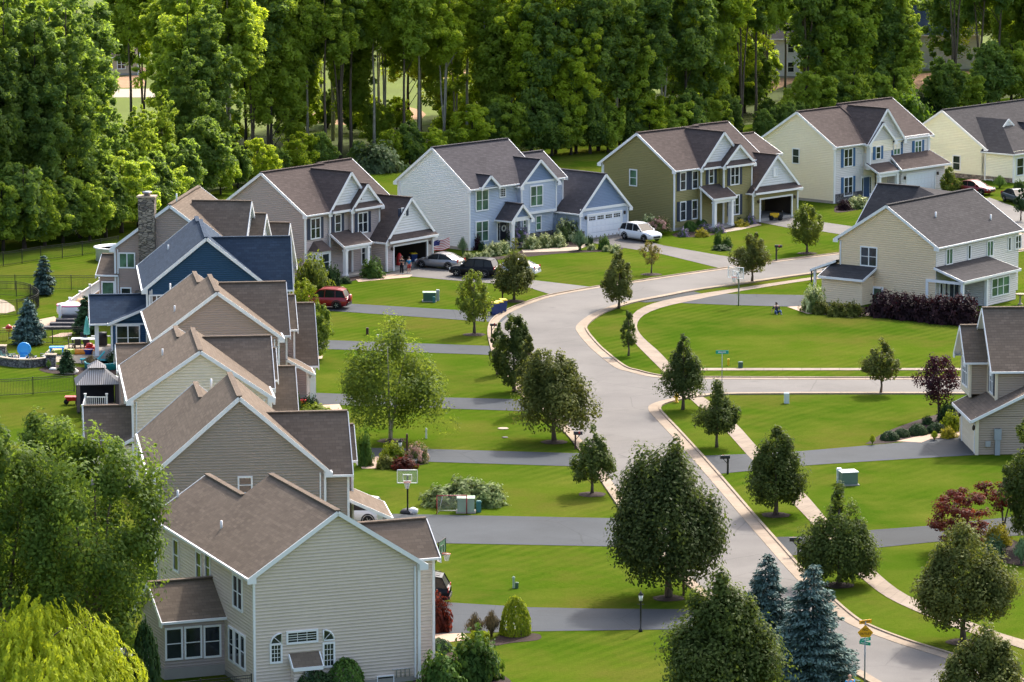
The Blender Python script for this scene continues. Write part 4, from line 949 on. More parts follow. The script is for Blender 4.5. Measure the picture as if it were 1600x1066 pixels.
        G = MB(); s.pbox(G, P, u0, u1, z0, z1, -.01, .022); G.build('pane', pane or GLASS, f)
        if shut:
            for sg in (-1, 1):
                Sx = MB(); uc = u + sg * (w / 2 + fr + .22); s.pbox(Sx, P, uc - .2, uc + .2, z0 - fr, z1 + fr, -.01, .05)
                for k in range(7): zz = z0 + h * (k + .5) / 7; s.pbox(Sx, P, uc - .15, uc + .15, zz - .03, zz + .03, .05, .065)
                Sx.build('shutter', shut, f)
        return f
    def wpx(s, pl, px, py, *a, **k):
        q = s.loc(px, py, **{pl[0]: pl[1]}); return s.win(pl, q.y if pl[0] == 'x' else q.x, q.z, *a, **k)
    def door(s, pl, u, w=.95, h=2.1, z0=.25, side=True, mat=None, wreath=False):
        P = s.plane(*pl); F = MB(); sw = .32 if side else 0
        s.pbox(F, P, u - w / 2 - sw - .1, u + w / 2 + sw + .1, z0, z0 + h + .16, -.02, .05)
        f = F.build('door', WHITE, s.o)
        D = MB(); s.pbox(D, P, u - w / 2, u + w / 2, z0 + .02, z0 + h, .0, .08); D.build('door_leaf', mat or DOORB, f)
        if side:
            G = MB()
            for sg in (-1, 1): c = u + sg * (w / 2 + .19); s.pbox(G, P, c - .1, c + .1, z0 + .35, z0 + h - .05, 0, .065)
            G.build('pane', GLASS, f)
        K = MB(); c = P(u + w / 2 - .1, z0 + 1., .12); K.lathe([(.01, -.03), (.035, -.015), (.035, .015), (.01, .03)], 8, c); K.build('handle', METAL, f)
        if wreath:
            Wm = MB(); cc = P(u, z0 + 1.5, .1); Wm.tube([P(u + .26 * math.cos(a), z0 + 1.5 + .26 * math.sin(a), .11) for a in np.linspace(0, 6.283, 15)], .075, 6); Wm.build('wreath', plain('wreath', (.6, .62, .58), .8), f)
    def gdoor(s, pl, u, w, h=2.2, z0=.03, lites=True, mat=None):
        P = s.plane(*pl); F = MB(); b = .16
        for a in ((u - w / 2 - b, u + w / 2 + b, z0 + h, z0 + h + b), (u - w / 2 - b, u - w / 2, z0, z0 + h), (u + w / 2, u + w / 2 + b, z0, z0 + h)): s.pbox(F, P, *a, -.02, .06)
        f = F.build('garage_door_frame', WHITE, s.o); D = MB()
        for r in range(4):
            s.pbox(D, P, u - w / 2, u + w / 2, z0 + h * r / 4 + .012, z0 + h * (r + 1) / 4 - .012, -.03, .015)
            n = 8
            if not (lites and r == 3):
                for k in range(n): c = u - w / 2 + w * (k + .5) / n; s.pbox(D, P, c - w / n * .38, c + w / n * .38, z0 + h * r / 4 + .1, z0 + h * (r + 1) / 4 - .1, .01, .026)
        d = D.build('garage_door', mat or GDOOR, f)
        if lites:
            G = MB()
            for k in range(4):
                c = u - w / 2 + w * (k + .5) / 4
                for j in range(4):
                    for i in range(2): cc = c + (j - 1.5) * .24; s.pbox(G, P, cc - .1, cc + .1, z0 + h * .79 + i * .2, z0 + h * .79 + i * .2 + .16, .0, .02)
            G.build('pane', GLASS, f)
    def open_garage(s, pl, u, w, y_in, h=2.2, side_w=(0, 0), zc=3.0):
        """opening in the front wall: wall pieces, white frame and the dim room behind"""
        P = s.plane(*pl); b = .16; F = MB()
        for a in ((u - w / 2 - b, u + w / 2 + b, h, h + b), (u - w / 2 - b, u - w / 2, 0, h), (u + w / 2, u + w / 2 + b, 0, h)): s.pbox(F, P, *a, -.05, .06)
        F.build('garage_door_frame', WHITE, s.o); W = s.m('garage_wall', s.mats['wall'])
        x0, x1 = side_w
        for a in ((x0, u - w / 2, 0, zc), (u + w / 2, x1, 0, zc), (u - w / 2, u + w / 2, h, zc)): s.pbox(W, P, *a, -.1, 0)
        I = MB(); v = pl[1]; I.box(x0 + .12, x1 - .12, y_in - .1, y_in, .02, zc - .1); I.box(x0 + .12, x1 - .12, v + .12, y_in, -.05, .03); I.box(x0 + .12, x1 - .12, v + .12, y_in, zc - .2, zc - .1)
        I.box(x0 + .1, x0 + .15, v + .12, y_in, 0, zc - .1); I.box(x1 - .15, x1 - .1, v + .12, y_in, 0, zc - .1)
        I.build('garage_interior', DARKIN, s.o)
    def lamp(s, pl, u, z):
        P = s.plane(*pl); m = MB(); m.box(*[v for p in zip(P(u - .06, 0, 0), P(u + .06, 0, .05)) for v in p][:4], z - .1, z + .15); c = P(u, z, .14)
        m.lathe([(.02, -.2), (.09, -.12), (.11, .08), (.03, .2)], 8, c); m.build('wall_lamp', LAMPM, s.o)
    def column(s, x, y, z1, r=.13, z0=.15):
        m = MB(); m.box(x - r - .05, x + r + .05, y - r - .05, y + r + .05, z0, z0 + .2); m.box(x - r, x + r, y - r, y + r, z0 + .2, z1 - .15); m.box(x - r - .05, x + r + .05, y - r - .05, y + r + .05, z1 - .15, z1); m.build('porch_column', WHITE, s.o)
    def vent(s, px, py, y0, ze, t, D, ze_back=True, h=.45):
        """plumbing vent standing on the back slope (y > D/2), found on the ray px,py"""
        d = s.loc(px, py, y=D); o = s.loc(px, py, y=D / 2)
        # roof height at y: ze + (D - y) * t
        best = min((abs((o + (d - o) * k).z - (ze + (D - (o + (d - o) * k).y) * t)), k) for k in np.linspace(-.5, 1.6, 400))[1]
        p = o + (d - o) * best; m = MB(); m.tube([(p.x, p.y, p.z - .2), (p.x, p.y, p.z + h)], .07, 8); v = m.build('vent_pipe', VENTM, s.roof_obj or s.o)
    roof_obj = None
    def downspout(s, x, y, z0, z1, dx=0, dy=0):
        s.m('gutter', GUT).box(x - .05, x + .05, y - .04, y + .04, z0, z1)
    def finish(s):
        for (part, *_), (mb, mat) in s.mb.items():
            if mb.v:
                o = mb.build(part, mat, s.o)
                if part == 'roof': s.roof_obj = o
        s.mb = {}

FRONT_ = lambda y: ('y', y, -1)
BACK_ = lambda y: ('y', y, 1)
LEFT_ = lambda x: ('x', x, -1)
ROOFB = shingle('brown shingles', S(113, 101, 90)); ROOFD = shingle('dark brown shingles', S(86, 77, 74)); ROOFG = shingle('grey shingles', S(80, 77, 80)); ROOFN = shingle('slate blue shingles', S(64, 76, 92)); ROOFT = shingle('grey brown shingles', S(72, 70, 71))
W_TAN = siding('tan siding', S(222, 206, 194), .185); W_TAUPE = siding('taupe siding', S(164, 152, 144), .175); W_CREAM = siding('pale cream siding', S(234, 220, 200), .2)
W_TAUPE2 = siding('brown taupe siding', S(172, 152, 144), .17); W_BLUE = siding('navy blue siding', S(40, 76, 108), .17); W_TAUPE3 = siding('grey taupe siding', S(180, 166, 162), .17)
W_PALE = siding('pale grey siding', S(236, 240, 244), .18); W_BLGR = siding('blue grey siding', S(178, 190, 208), .15); W_BLGD = siding('slate blue siding', S(118, 138, 168), .15)
W_OLIVE = siding('olive siding', S(146, 138, 92), .17); W_YEL = siding('yellow cream siding', S(250, 238, 214), .18); W_YEL2 = siding('pale yellow siding', S(252, 246, 220), .18); W_BEIGE = siding('beige siding', S(240, 216, 182), .19); W_SHADE = siding('shade toned siding', S(214, 210, 206), .19)  # the grey beige tone puts shade into the siding colour

# ---- near tan house, walk-out at the rear
h = House('house', 'nearest tan sided house with arched windows in its gable, at the bottom left', -5.09, 222.26, 111.8, dict(wall=W_TAN, roof=ROOFB))
D, E, Rz = 9.46, 6.70, 9.79; T = (Rz - E) / (D / 2)
h.block(0, 11.2, 0, D, E, Rz, corners=False, rakes=(1, 0))
h.block(11.1, 17.6, 3.3, D - .003, E, E + T * (D - 3.3) / 2, walls='rfb', rakes=(0, 1))
h.block(2.25, 5.9, -1.7, 4, 6.6, 8.1, 'y', rakes=(1, 0), wp='front_wing_wall', rp='front_wing_roof')
h.m('corner_board', WHITE).box(-.08, .08, -.08, .08, .05, E - .1); h.m('corner_board', WHITE).box(-.06, .06, D - .06, D + .06, .05, E - .1)
h.downspout(-.08, .25, .2, 6.4); h.m('corner_board', WHITE).box(.6, 2.2, -.06, .0, .1, 6.2)
h.block(5.25, 9.6, D - .4, 12.9, 3.5, 4.98, 'y', rakes=(0, 1), wp='sunroom_wall', rp='sunroom_roof', wm=W_TAUPE3, corners=False, found=False)
h.m('foundation', FOUND).box(5.2, 9.65, D, 12.95, -.1, .6)
P0 = LEFT_(0)
h.finish()
for px in (275, 325, 375): pass
for px, py in ((271.5, 1006), (301.5, 1003.5), (331.5, 1002)): h.wpx(LEFT_(5.25), px, py, .82, 1.62, 'dh')
for px, py in ((362, 1007), (371.5, 1013), (380, 1019)): h.wpx(BACK_(D), px, py, .72, 1.75, 'dh')
h.wpx(BACK_(D), 372, 926, 1.5, 1.7, 'twin'); h.wpx(BACK_(D), 325.5, 887, .75, 1.4, 'dh'); h.wpx(BACK_(D), 311.5, 884, .85, 1.45, 'dh'); h.wpx(BACK_(D), 276, 868, .85, 1.7, 'dh')
h.wpx(P0, 472, 995, 1.62, .52, 'grid'); h.wpx(P0, 431, 1021, .52, .9, 'grid'); h.wpx(P0, 513.5, 1023, .52, 1.2, 'grid')
for cxp, sg, cyp in ((439.5, 1, 1006), (505, -1, 1001)):      # quarter-round lights
    q = h.loc(cxp, cyp, x=0); F = MB(); G = MB(); r = .62
    arc = [(q.y + sg * r * math.cos(a), q.z + r * .95 * math.sin(a)) for a in np.linspace(0, R(90), 9)]
    F.tube([(-.04, y, z) for y, z in [(q.y, q.z)] + arc + [(q.y, q.z)]], .05, 6); F.tube([(-.04, q.y, q.z), (-.04, q.y + sg * r * .7, q.z + r * .66)], .02, 4)
    G.poly([(-.02, q.y, q.z)] + [(-.02, y, z) for y, z in arc])
    f = F.build('window', WHITE, h.o); G.build('pane', GLASS, f)
q = h.loc(475, 1040, x=0)                                          # bump-out with its own little roof
m = MB(); m.box(-.55, 0, q.y - .75, q.y + .75, .1, q.z + .12); m.build('bumpout_wall', W_TAN, h.o)
h.slab([(-.7, q.y - .85, q.z + .08), (-.7, q.y + .85, q.z + .08), (0, q.y + .85, q.z + .75), (0, q.y - .85, q.z + .75)], 'bumpout_roof')
m = MB(); m.box(-.66, -.55, q.y - .2, q.y + .15, q.z - .65, q.z - .05); m.tube([(-.6, q.y, .1), (-.6, q.y, q.z - .6)], .03, 6); m.build('electric_meter', plain('meter grey', S(150, 156, 160), .5), h.o)
h.finish()
h.vent(278, 778, 0, E, T, D); h.vent(346, 826, 0, E, T, D)
m = MB(); q = h.loc(628, 1050, x=0)
for i in range(4): m.tube([(-.12, q.y + i * .25 - .4, .3), (-.12, q.y + i * .25 - .4, .75), (-.12, q.y + i * .25 - .15, .75)], .035, 6)
m.build('gas_pipes', plain('gas meter grey', S(160, 160, 158), .5), h.o); h.wpx(P0, 602, 1064, .9, .5, 'pic', fr=.05)

# ---- the row of left houses seen from their gable ends
def row_house(label, cx, cy, th, D, E, Rz, L1, L2, y2, wall, roof, blocks, rear=None):
    h = House('house', label, cx, cy, th, dict(wall=wall, roof=roof)); T = (Rz - E) / (D / 2)
    h.block(0, L1, 0, D, E, Rz, rakes=(1, 0))
    h.block(L1 - .1, L2, y2, D - .003, E, E + T * (D - y2) / 2, walls='rfb', rakes=(0, 1))
    for b in blocks: h.block(*b[:6], 'y', rakes=(1, 0), wp=b[6], rp=b[7], gm=b[8] if len(b) > 8 else SHAKE, corners=True, walls='lrfb')
    h.downspout(-.06, .3, .2, E - .3); h.downspout(-.06, D - .25, .2, E - .3)
    return h, T
h2, T2 = row_house('taupe sided house second from the front in the left row, long dark wing roof', -11.53, 252.03, 97.8, 10.49, 6.2, 10.75, 8.8, 14.5, 3.6, W_TAUPE, ROOFB,
    [(.66, 6.4, -1.5, 5, 6.0, 9.05, 'front_wing_wall', 'front_wing_roof'), (5.2, 8.4, -2.2, 4, 6.0, 7.6, 'front_gable_wall', 'front_gable_roof')])
h2.slab([(1.2, -4.3, 2.7), (6.5, -4.3, 2.7), (6.5, -1.3, 4.1), (1.2, -1.3, 4.1)]); h2.m('porch_beam', WHITE).box(1.5, 6.3, -4.1, -3.9, 2.3, 2.6)
h2.finish(); h2.column(1.7, -4., 2.5, .17); h2.column(6., -4., 2.5, .17)
h2.vent(330, 603, 0, 6.2, T2, 10.49); h2.wpx(LEFT_(0), 383, 758, .72, .9, 'dh')
h3, T3 = row_house('cream sided house with brown roof beside the gazebo, third in the left row', -16.55, 278.66, 97.4, 9.21, 6.2, 9.31, 9.8, 14.6, 1.9, W_CREAM, ROOFB,
    [(4.7, 11.2, -.5, 4, 6.15, 8.95, 'front_wing_wall', 'front_wing_roof'), (8.6, 12., -1.0, 3, 6.1, 7.7, 'front_gable_wall', 'front_gable_roof'), (7.6, 14., -2.4, 3, 3., 6.3, 'garage_wall', 'garage_roof')])
h3.block(1.2, 5.0, 9.2, 12.2, 3.1, 5.1, 'y', rakes=(0, 1), wp='sunroom_wall', rp='sunroom_roof')
h3.slab([(-.2, 10.3, 2.9), (2.6, 10.3, 2.9), (2.6, 9.2, 3.5), (-.2, 9.2, 3.5)], 'lean_to_roof'); h3.m('lean_to_wall', W_CREAM).box(0, 2.6, 9.2, 10., .0, 2.9)
h3.finish(); h3.vent(254, 555, 0, 6.2, T3, 9.21); h3.wpx(LEFT_(1.2), 162, 699, 1.3, .9, 'pic')
h4, T4 = row_house('taupe brown house with white porch posts, fourth in the left row', -17.31, 304.72, 97.8, 9.05, 6.2, 9.53, 8.7, 14.4, 1.6, W_TAUPE2, ROOFB,
    [(2.7, 9.1, -.8, 4, 6.1, 9.3, 'front_wing_wall', 'front_wing_roof'), (5.3, 9.6, -1.6, 3, 6.1, 8.05, 'front_gable_wall', 'front_gable_roof'), (8.2, 14.2, -3.4, 3, 2.95, 6.85, 'garage_wall', 'garage_roof')])
h4.slab([(2.4, -2.9, 2.8), (5.6, -2.9, 2.8), (5.6, -.8, 4.0), (2.4, -.8, 4.0)]); h4.m('porch_beam', WHITE).box(2.5, 5.5, -2.8, -2.6, 2.35, 2.65)
h4.block(.2, 4.6, 8.8, 11.7, 4., 5.35, 'y', rakes=(0, 1), wp='rear_wall', rp='rear_roof', corners=False)
h4.finish(); h4.column(2.7, -2.7, 2.5, .16); h4.column(5.4, -2.7, 2.5, .16)
h4.vent(266, 452, 0, 6.2, T4, 9.05); h4.vent(273, 487, 0, 6.2, T4, 9.05)
h4.win(LEFT_(0), .45, 4.6, .4, 1.3, 'pic'); h4.win(LEFT_(0), .75, 1.6, .5, 1.3, 'pic')
h5, T5 = row_house('navy blue house with slate roof and white trim in the left row', -19.71, 330.77, 96.7, 9.59, 6.2, 10.09, 11., 14., .4, W_BLUE, ROOFN,
    [(.9, 5.3, -1.9, 5, 6.2, 9.65, 'front_wing_wall', 'front_wing_roof')])
h5.block(2.2, 7., 9.58, 13.9, 3.2, 4.9, 'y', rakes=(0, 1), wp='rear_wall', rp='patio_roof', walls='')
h5.slab([(1.5, 12.7, 3.05), (4.4, 12.7, 3.05), (4.4, 9.55, 4.35), (1.5, 9.55, 4.35)], 'patio_roof'); h5.m('rear_wall', W_BLUE).box(1.8, 6.6, 9.58, 12.4, 0, 3.2)
h5.m('rear_wall', W_BLUE).faces([(1.8, 9.6, 3.1), (1.8, 12.4, 3.1), (1.8, 9.6, 4.2)], [(0, 1, 2)]); h5.m('corner_board', WHITE).box(1.72, 1.86, 12.33, 12.47, 0, 3.1)
h5.finish(); h5.column(2.6, 13.6, 3.1, .16, 0); h5.vent(263, 391, 0, 6.2, T5, 9.59)
h5.wpx(LEFT_(1.8), 200, 528, 1.75, 1.9, 'twin'); h5.wpx(LEFT_(0), 245, 478, 1.1, 1.6, 'twin'); h5.downspout(-.08, 9.2, 3., 6.); h5.finish()
h6, T6 = row_house('brown house with a tall fieldstone chimney, farthest of the left row', -24.46, 353.15, 83.6, 9.71, 6.2, 9.79, 11.6, 14.5, .5, W_TAUPE2, ROOFB,
    [(2.3, 8.6, -1., 4, 6.15, 9.5, 'front_wing_wall', 'front_wing_roof'), (5., 9.4, -2., 3, 6.1, 8.2, 'front_gable_wall', 'front_gable_roof'), (8., 14.4, -3.4, 3, 3., 6.9, 'garage_wall', 'garage_roof')])
h6.block(.1, 4.6, 9.4, 11.1, 3.85, 5.1, 'y', rakes=(0, 1), wp='rear_wall', rp='rear_roof', corners=False)
h6.finish()
m = MB(); m.box(-.62, .3, 6.12, 7.52, 0, 10.45); c = m.build('chimney', STONEW, h6.o); m = MB(); m.box(-.72, .4, 6.02, 7.62, 10.45, 10.62); m.build('chimney_cap', plain('tan cap stone', S(170, 150, 130), .8), c); m = MB(); m.lathe([(.3, 10.62), (.26, 10.8), (.42, 10.86), (.42, 10.95), (.1, 11.0)], 12, (-.16, 6.8, 0)); m.build('chimney_pot', METAL, c)
m = MB(); m.box(-.75, 0, 5.7, 7.9, 0, 2.4); m.build('chimney_base', STONEW, h6.o)
h6.wpx(LEFT_(0), 198.5, 407, 1.25, 1.15, 'case', pane=GLASSG); h6.wpx(LEFT_(0), 169, 459, .95, 1.95, 'pic', pane=GLASSG); h6.wpx(LEFT_(0), 197, 459, .75, .9, 'pic')
h6.vent(276, 311, 0, 6.2, T6, 9.71); h6.finish()

# ---- houses with the open garages (taupe, olive): same plan
def two_gable(label, cx, cy, th, D, E, Rz, wall, roof, L1, L2, big, small, gar, shut, z_g=3.1):
    h = House('house', label, cx, cy, th, dict(wall=wall, roof=roof)); T = (Rz - E) / (D / 2)
    h.block(0, L1, 0, D, E, Rz, rakes=(1, 0))
    h.block(L1 - .1, L2, .8, D + .5, E, E + T * (D - .3) / 2 + .1, walls='rfb', rakes=(0, 1), eaves=(1, 1))
    bx, bw, bz, by = big; h.block(bx - bw, bx + bw, by, 4.5, E, bz, 'y', rakes=(1, 0), wp='front_wing_wall', rp='front_wing_roof', gm=SHAKE)
    sx, sw, sz, sy = small; h.block(sx - sw, sx + sw, sy, 3.5, E, sz, 'y', rakes=(1, 0), wp='front_gable_wall', rp='front_gable_roof', gm=SHAKE)
    for cxx, ww, yy in ((bx, bw, by), (sx, sw, sy)):        # little pent roofs across the gables
        h.slab([(cxx - ww - .1, yy - .45, E - .18), (cxx + ww + .1, yy - .45, E - .18), (cxx + ww - .1, yy, E + .28), (cxx - ww + .1, yy, E + .28)], 'pent_roof', .1, trim=(0,))
    gx, gw, gz, gy, yb = gar
    h.block(gx - gw, gx + gw, gy, yb, z_g, gz, 'y', rakes=(1, 0), wp='garage_wall', rp='garage_roof', gm=SHAKE, walls='rfb', corners=False)
    h.m('gable_panel', SHAKE).poly([(gx - gw, gy - .002, z_g), (gx + gw, gy - .002, z_g), (gx, gy - .002, gz)])
    h.slab([(gx - gw - .2, gy - .55, z_g - .22), (gx + gw + .2, gy - .55, z_g - .22), (gx + gw, gy, z_g + .3), (gx - gw, gy, z_g + .3)], 'pent_roof', .1, trim=(0,))
    for xx in (gx - gw, gx + gw): h.m('corner_board', WHITE).box(xx - .08, xx + .08, gy - .08, gy + .08, .05, z_g - .1)
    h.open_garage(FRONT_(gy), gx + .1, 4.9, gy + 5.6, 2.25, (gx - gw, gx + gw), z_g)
    for sg in (-1, 1): h.lamp(FRONT_(gy), gx + .1 + sg * 2.85, 2.1)
    return h
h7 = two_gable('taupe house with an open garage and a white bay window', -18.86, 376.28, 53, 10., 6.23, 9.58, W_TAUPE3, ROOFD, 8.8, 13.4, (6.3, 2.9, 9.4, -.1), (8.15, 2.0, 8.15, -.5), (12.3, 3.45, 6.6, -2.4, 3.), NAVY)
h7.slab([(3.3, -1.9, 2.95), (7.3, -1.9, 2.95), (7.3, -.1, 4.1), (3.3, -.1, 4.1)]); h7.m('porch_beam', WHITE).box(3.5, 7.1, -1.8, -1.6, 2.5, 2.8)
h7.m('porch_floor', FOUND).box(3.3, 7.2, -1.9, 0, 0, .2)
bx0, bx1 = .55, 3.0                                            # bay window
m = h7.m('bay_wall', WHITE); m.prism([(bx0, 0), (bx0 + .45, -.9), (bx1 - .45, -.9), (bx1, 0)], .2, 2.65)
Rb = h7.m('bay_roof', ROOFD); Rb.faces([(bx0 - .2, 0, 2.65), (bx0 + .35, -1.15, 2.65), (bx1 - .35, -1.15, 2.65), (bx1 + .2, 0, 2.65), (bx0 + .6, 0, 3.5), (bx1 - .6, 0, 3.5)], [(0, 1, 4), (1, 2, 5, 4), (2, 3, 5), (0, 3, 2, 1)])
h7.m('bay_wall', STONEG).box(bx0 - .05, bx1 + .05, -1, 0, 0, .5)
h7.finish()
h7.column(3.7, -1.7, 2.6, .17); h7.column(6.9, -1.7, 2.6, .17)
h7.wpx(FRONT_(0), 492.5, 357, 1.25, 1.75, 'twin', NAVY); h7.wpx(FRONT_(-.1), 527.5, 349, .75, 1.5, 'dh', NAVY); h7.wpx(FRONT_(-.5), 566.5, 348, 1.3, 1.75, 'twin', NAVY)
h7.win(FRONT_(-.5), 8.15, 1.75, 1.3, 1.95, 'twin'); h7.win(FRONT_(-.9), 1.77, 1.6, .9, 1.5, 'dh'); h7.win(LEFT_(.75), -.45, 1.6, .35, 1.5, 'dh')
h7.door(FRONT_(0.), 4.6); h7.wpx(FRONT_(-2.4), 630, 331.5, .45, .6, 'pic', NAVY)
h7.wpx(FRONT_(-.5), 563, 310, .3, .3, 'pic', fr=.05)
h9 = two_gable('olive green house with open garage and navy shutters, in the far row', 16.15, 411.22, 46.3, 9.68, 6.25, 9.44, W_OLIVE, ROOFD, 9.2, 14.2, (6.8, 3.2, 9.4, -.4), (8.5, 2.15, 8.05, -1.0), (13.7, 3.5, 6.6, -1.6, 3.), NAVY, 3.3)
h9.block(14., 19., 2.6, 9.6, 6.2, 7.9, 'x', rakes=(0, 1), walls='rfb')
h9.slab([(3.3, -2.3, 3.1), (6.9, -2.3, 3.1), (6.9, -.4, 4.25), (3.3, -.4, 4.25)]); h9.m('porch_beam', WHITE).box(3.5, 6.7, -2.2, -2., 2.6, 2.95); h9.m('porch_floor', FOUND).box(3.3, 6.9, -2.2, 0, 0, .2)
h9.finish()
h9.column(3.7, -2.1, 2.75, .17); h9.column(6.3, -2.1, 2.75, .17); h9.column(6.75, -1.5, 2.75, .14)
for px, py in ((1066.8, 283.3), (1085.5, 281)): h9.wpx(FRONT_(0), px, py, .72, 1.65, 'dh', NAVY)
for px, py in ((1066.8, 330), (1085, 327.3)): h9.wpx(FRONT_(0), px, py, .72, 1.75, 'dh', NAVY)
h9.wpx(FRONT_(-.4), 1111, 275.3, .6, 1.4, 'dh', NAVY); h9.wpx(FRONT_(-1.), 1147.8, 274.5, 1.2, 1.7, 'twin', NAVY); h9.wpx(FRONT_(-1.), 1147.8, 320.5, 1.25, 1.85, 'twin', NAVY)
h9.downspout(-.05, 9.5, .2, 5.9); h9.finish(); h9.door(FRONT_(0), 4.9); h9.wpx(LEFT_(0), 989.8, 277.8, .85, 1.5, 'dh', pane=GLASSG)
h9.wpx(FRONT_(-1.6), 1211, 269, .45, .7, 'pic', pane=WHITE)

# ---- pale blue house
h = h8 = House('house', 'pale blue grey house with closed white garage door and wreath on the front door', -4.09, 396.51, 47.4, dict(wall=W_BLGR, roof=ROOFG), 'houses of the street')
D, E, Rz = 9.46, 6.18, 9.63; T = (Rz - E) / (D / 2)
h.block(0, 10.3, 0, D, E, Rz, walls='frb'); Wl = h.m('side_wall', W_PALE); Wl.poly([(0, 0, 0), (0, D, 0), (0, D, E), (0, 0, E)]); Wl.poly([(0, 0, E), (0, D, E), (0, D / 2, Rz)])
for yy in (0, D): h.m('corner_board', WHITE).box(-.08, .08, yy - .08, yy + .08, .05, E - .1)
h.block(10.2, 13.6, .2, 6., E, 8.3, walls='rfb', rakes=(0, 1))
h.block(6.75, 11.75, -.6, 4, 5.95, 8.1, 'y', rakes=(1, 0), wp='front_wing_wall', rp='front_wing_roof', gm=W_BLGD, z0=2.9)
h.m('front_wing_wall', W_BLGR).box(6.9, 11.6, -.3, 0, 0, 2.9); h.m('roof_trim', WHITE).box(6.7, 11.8, -.66, -.58, 2.85, 3.1); h.m('roof_trim', WHITE).box(6.8, 11.7, -.65, -.60, 5.85, 6.05)
h.m('stone_base', STONEG).box(6.85, 11.65, -.36, -.28, 0, .95)
h.block(12.75, 19.8, -2.9, 5, 2.95, 6.25, 'y', rakes=(1, 0), wp='garage_wall', rp='garage_roof', gm=W_BLGD); h.m('roof_trim', WHITE).box(12.7, 19.85, -2.97, -2.9, 2.85, 3.1)
h.m('stone_base', STONEG).box(12.7, 13.3, -3., -2.8, 0, .9); h.m('stone_base', STONEG).box(12.68, 12.76, -2.8, 0, 0, .9)
h.block(1.3, 3.6, -.3, 1.6, 6.1, 7.1, 'y', z0=6., rakes=(1, 0), wp='dormer_wall', rp='dormer_roof', gm=W_BLGD, corners=False, found=False, ov=.1)
h.block(3.95, 6.35, -2.0, 1., 3.0, 4.2, 'y', z0=2.9, rakes=(1, 0), wp='porch_gable', rp='porch_roof', gm=W_BLGD, corners=False, found=False, walls='l'); h.m('porch_beam', WHITE).box(3.9, 6.4, -2.02, -1.85, 2.6, 2.98); h.m('porch_beam', WHITE).box(3.9, 4.05, -1.85, 0, 2.6, 2.98)
h.m('porch_floor', FOUND).box(3.9, 6.6, -2.1, 0, 0, .22)
h.finish()
for x in (4.05, 6.25): h.column(x, -1.9, 2.65, .15)
h.wpx(FRONT_(0), 753, 313, 1.65, 1.85, 'twin', pane=GLASSG); h.wpx(FRONT_(0), 753, 361.5, 1.65, 1.85, 'twin', pane=GLASSG); h.wpx(FRONT_(0), 785, 301, .7, .75, 'grid')
h.wpx(FRONT_(-.6), 838, 306, 1.65, 1.85, 'twin', pane=GLASSG); h.wpx(FRONT_(-.3), 841, 348.4, .65, 1.3, 'dh', pane=GLASSG); h.wpx(FRONT_(-.3), 820.5, 351, .55, 1.3, 'dh', pane=GLASSG)
h.downspout(-.05, D - .2, .2, 5.9); h.downspout(10.2, -.2, 3., 5.9); h.finish(); h.door(FRONT_(0), 4.75, wreath=True); h.gdoor(FRONT_(-2.9), 16.35, 4.9, 2.3)
for sg in (-1, 1): h.lamp(FRONT_(-2.9), 16.35 + sg * 2.9, 2.2)

# ---- cream house
h = h10 = House('house', 'cream house with bright blue shutters and a closed white garage', 33.77, 433.09, 47.5, dict(wall=W_YEL, roof=ROOFD), 'houses of the street')
D, E, Rz = 9.84, 6.2, 9.34; T = (Rz - E) / (D / 2)
h.block(0, 7., 0, D, E, Rz, corners=False); h.m('corner_board', WHITE).box(-.08, .08, -.08, .08, .05, E - .1)
h.block(6.9, 16.2, -.2, D + .6, E, E + T * (D + .8) / 2, walls='rfb', rakes=(0, 1))
h.m('front_skin', W_SHADE).box(0.08, 4.9, -.03, 0, .3, E - .1); h.m('front_skin', W_SHADE).box(5., 15.6, -.5, 0, 3.2, E)  # greyer skins paint the shaded look of the cream front wall
h.m('front_skin', W_SHADE).box(8.8, 16.4, -2.1, 0, 0, 3.0); h.m('stone_base', STONEG).box(0.08, 4.8, -.1, 0, 0, 1.0)
h.block(4.95, 10.9, -.55, 4.5, E, 9.45, 'y', z0=5., rakes=(1, 0), wp='front_wing_wall', rp='front_wing_roof', gm=W_SHADE, corners=False, found=False)
h.block(4.95, 8.95, -.8, 3.5, E, 8.05, 'y', z0=5., rakes=(1, 0), wp='front_gable_wall', rp='front_gable_roof', gm=W_SHADE, corners=False, found=False)
for xx in (5., 8.7, 15.6): h.m('corner_board', WHITE).box(xx - .08, xx + .08, -.88 if xx < 6 else -.58, -.4, 3.2, E)
h.m('front_gable_wall', W_SHADE).box(5.02, 8.7, -.78, -.4, 3.2, 6.)
h.slab([(8.2, -2.6, 3.1), (16.9, -2.6, 3.1), (15.8, -.4, 4.5), (8.9, -.4, 4.5)], 'garage_roof'); h.slab([(16.9, -2.6, 3.1), (16.9, 3., 3.1), (15.8, 1., 4.5), (15.8, -.4, 4.5)], 'garage_roof', trim=(0,))
h.slab([(4.6, -2.3, 3.05), (8.4, -2.3, 3.05), (8.4, -.5, 3.95), (4.6, -.5, 3.95)]); h.m('porch_beam', WHITE).box(4.7, 8.2, -2.2, -2., 2.5, 2.95); h.m('porch_floor', FOUND).box(4.6, 8.4, -2.2, 0, 0, .2)
h.m('front_skin', W_YEL).box(16.4, 16.5, -2.1, 6, 0, 3.)
h.finish(); h.column(4.95, -2.1, 2.7, .16); h.column(8., -2.1, 2.7, .16)
h.wpx(FRONT_(-.03), 1325, 246.5, 1.35, 1.75, 'twin', SBLUE); h.wpx(FRONT_(-.03), 1325, 291.3, 1.35, 1.85, 'twin', SBLUE)
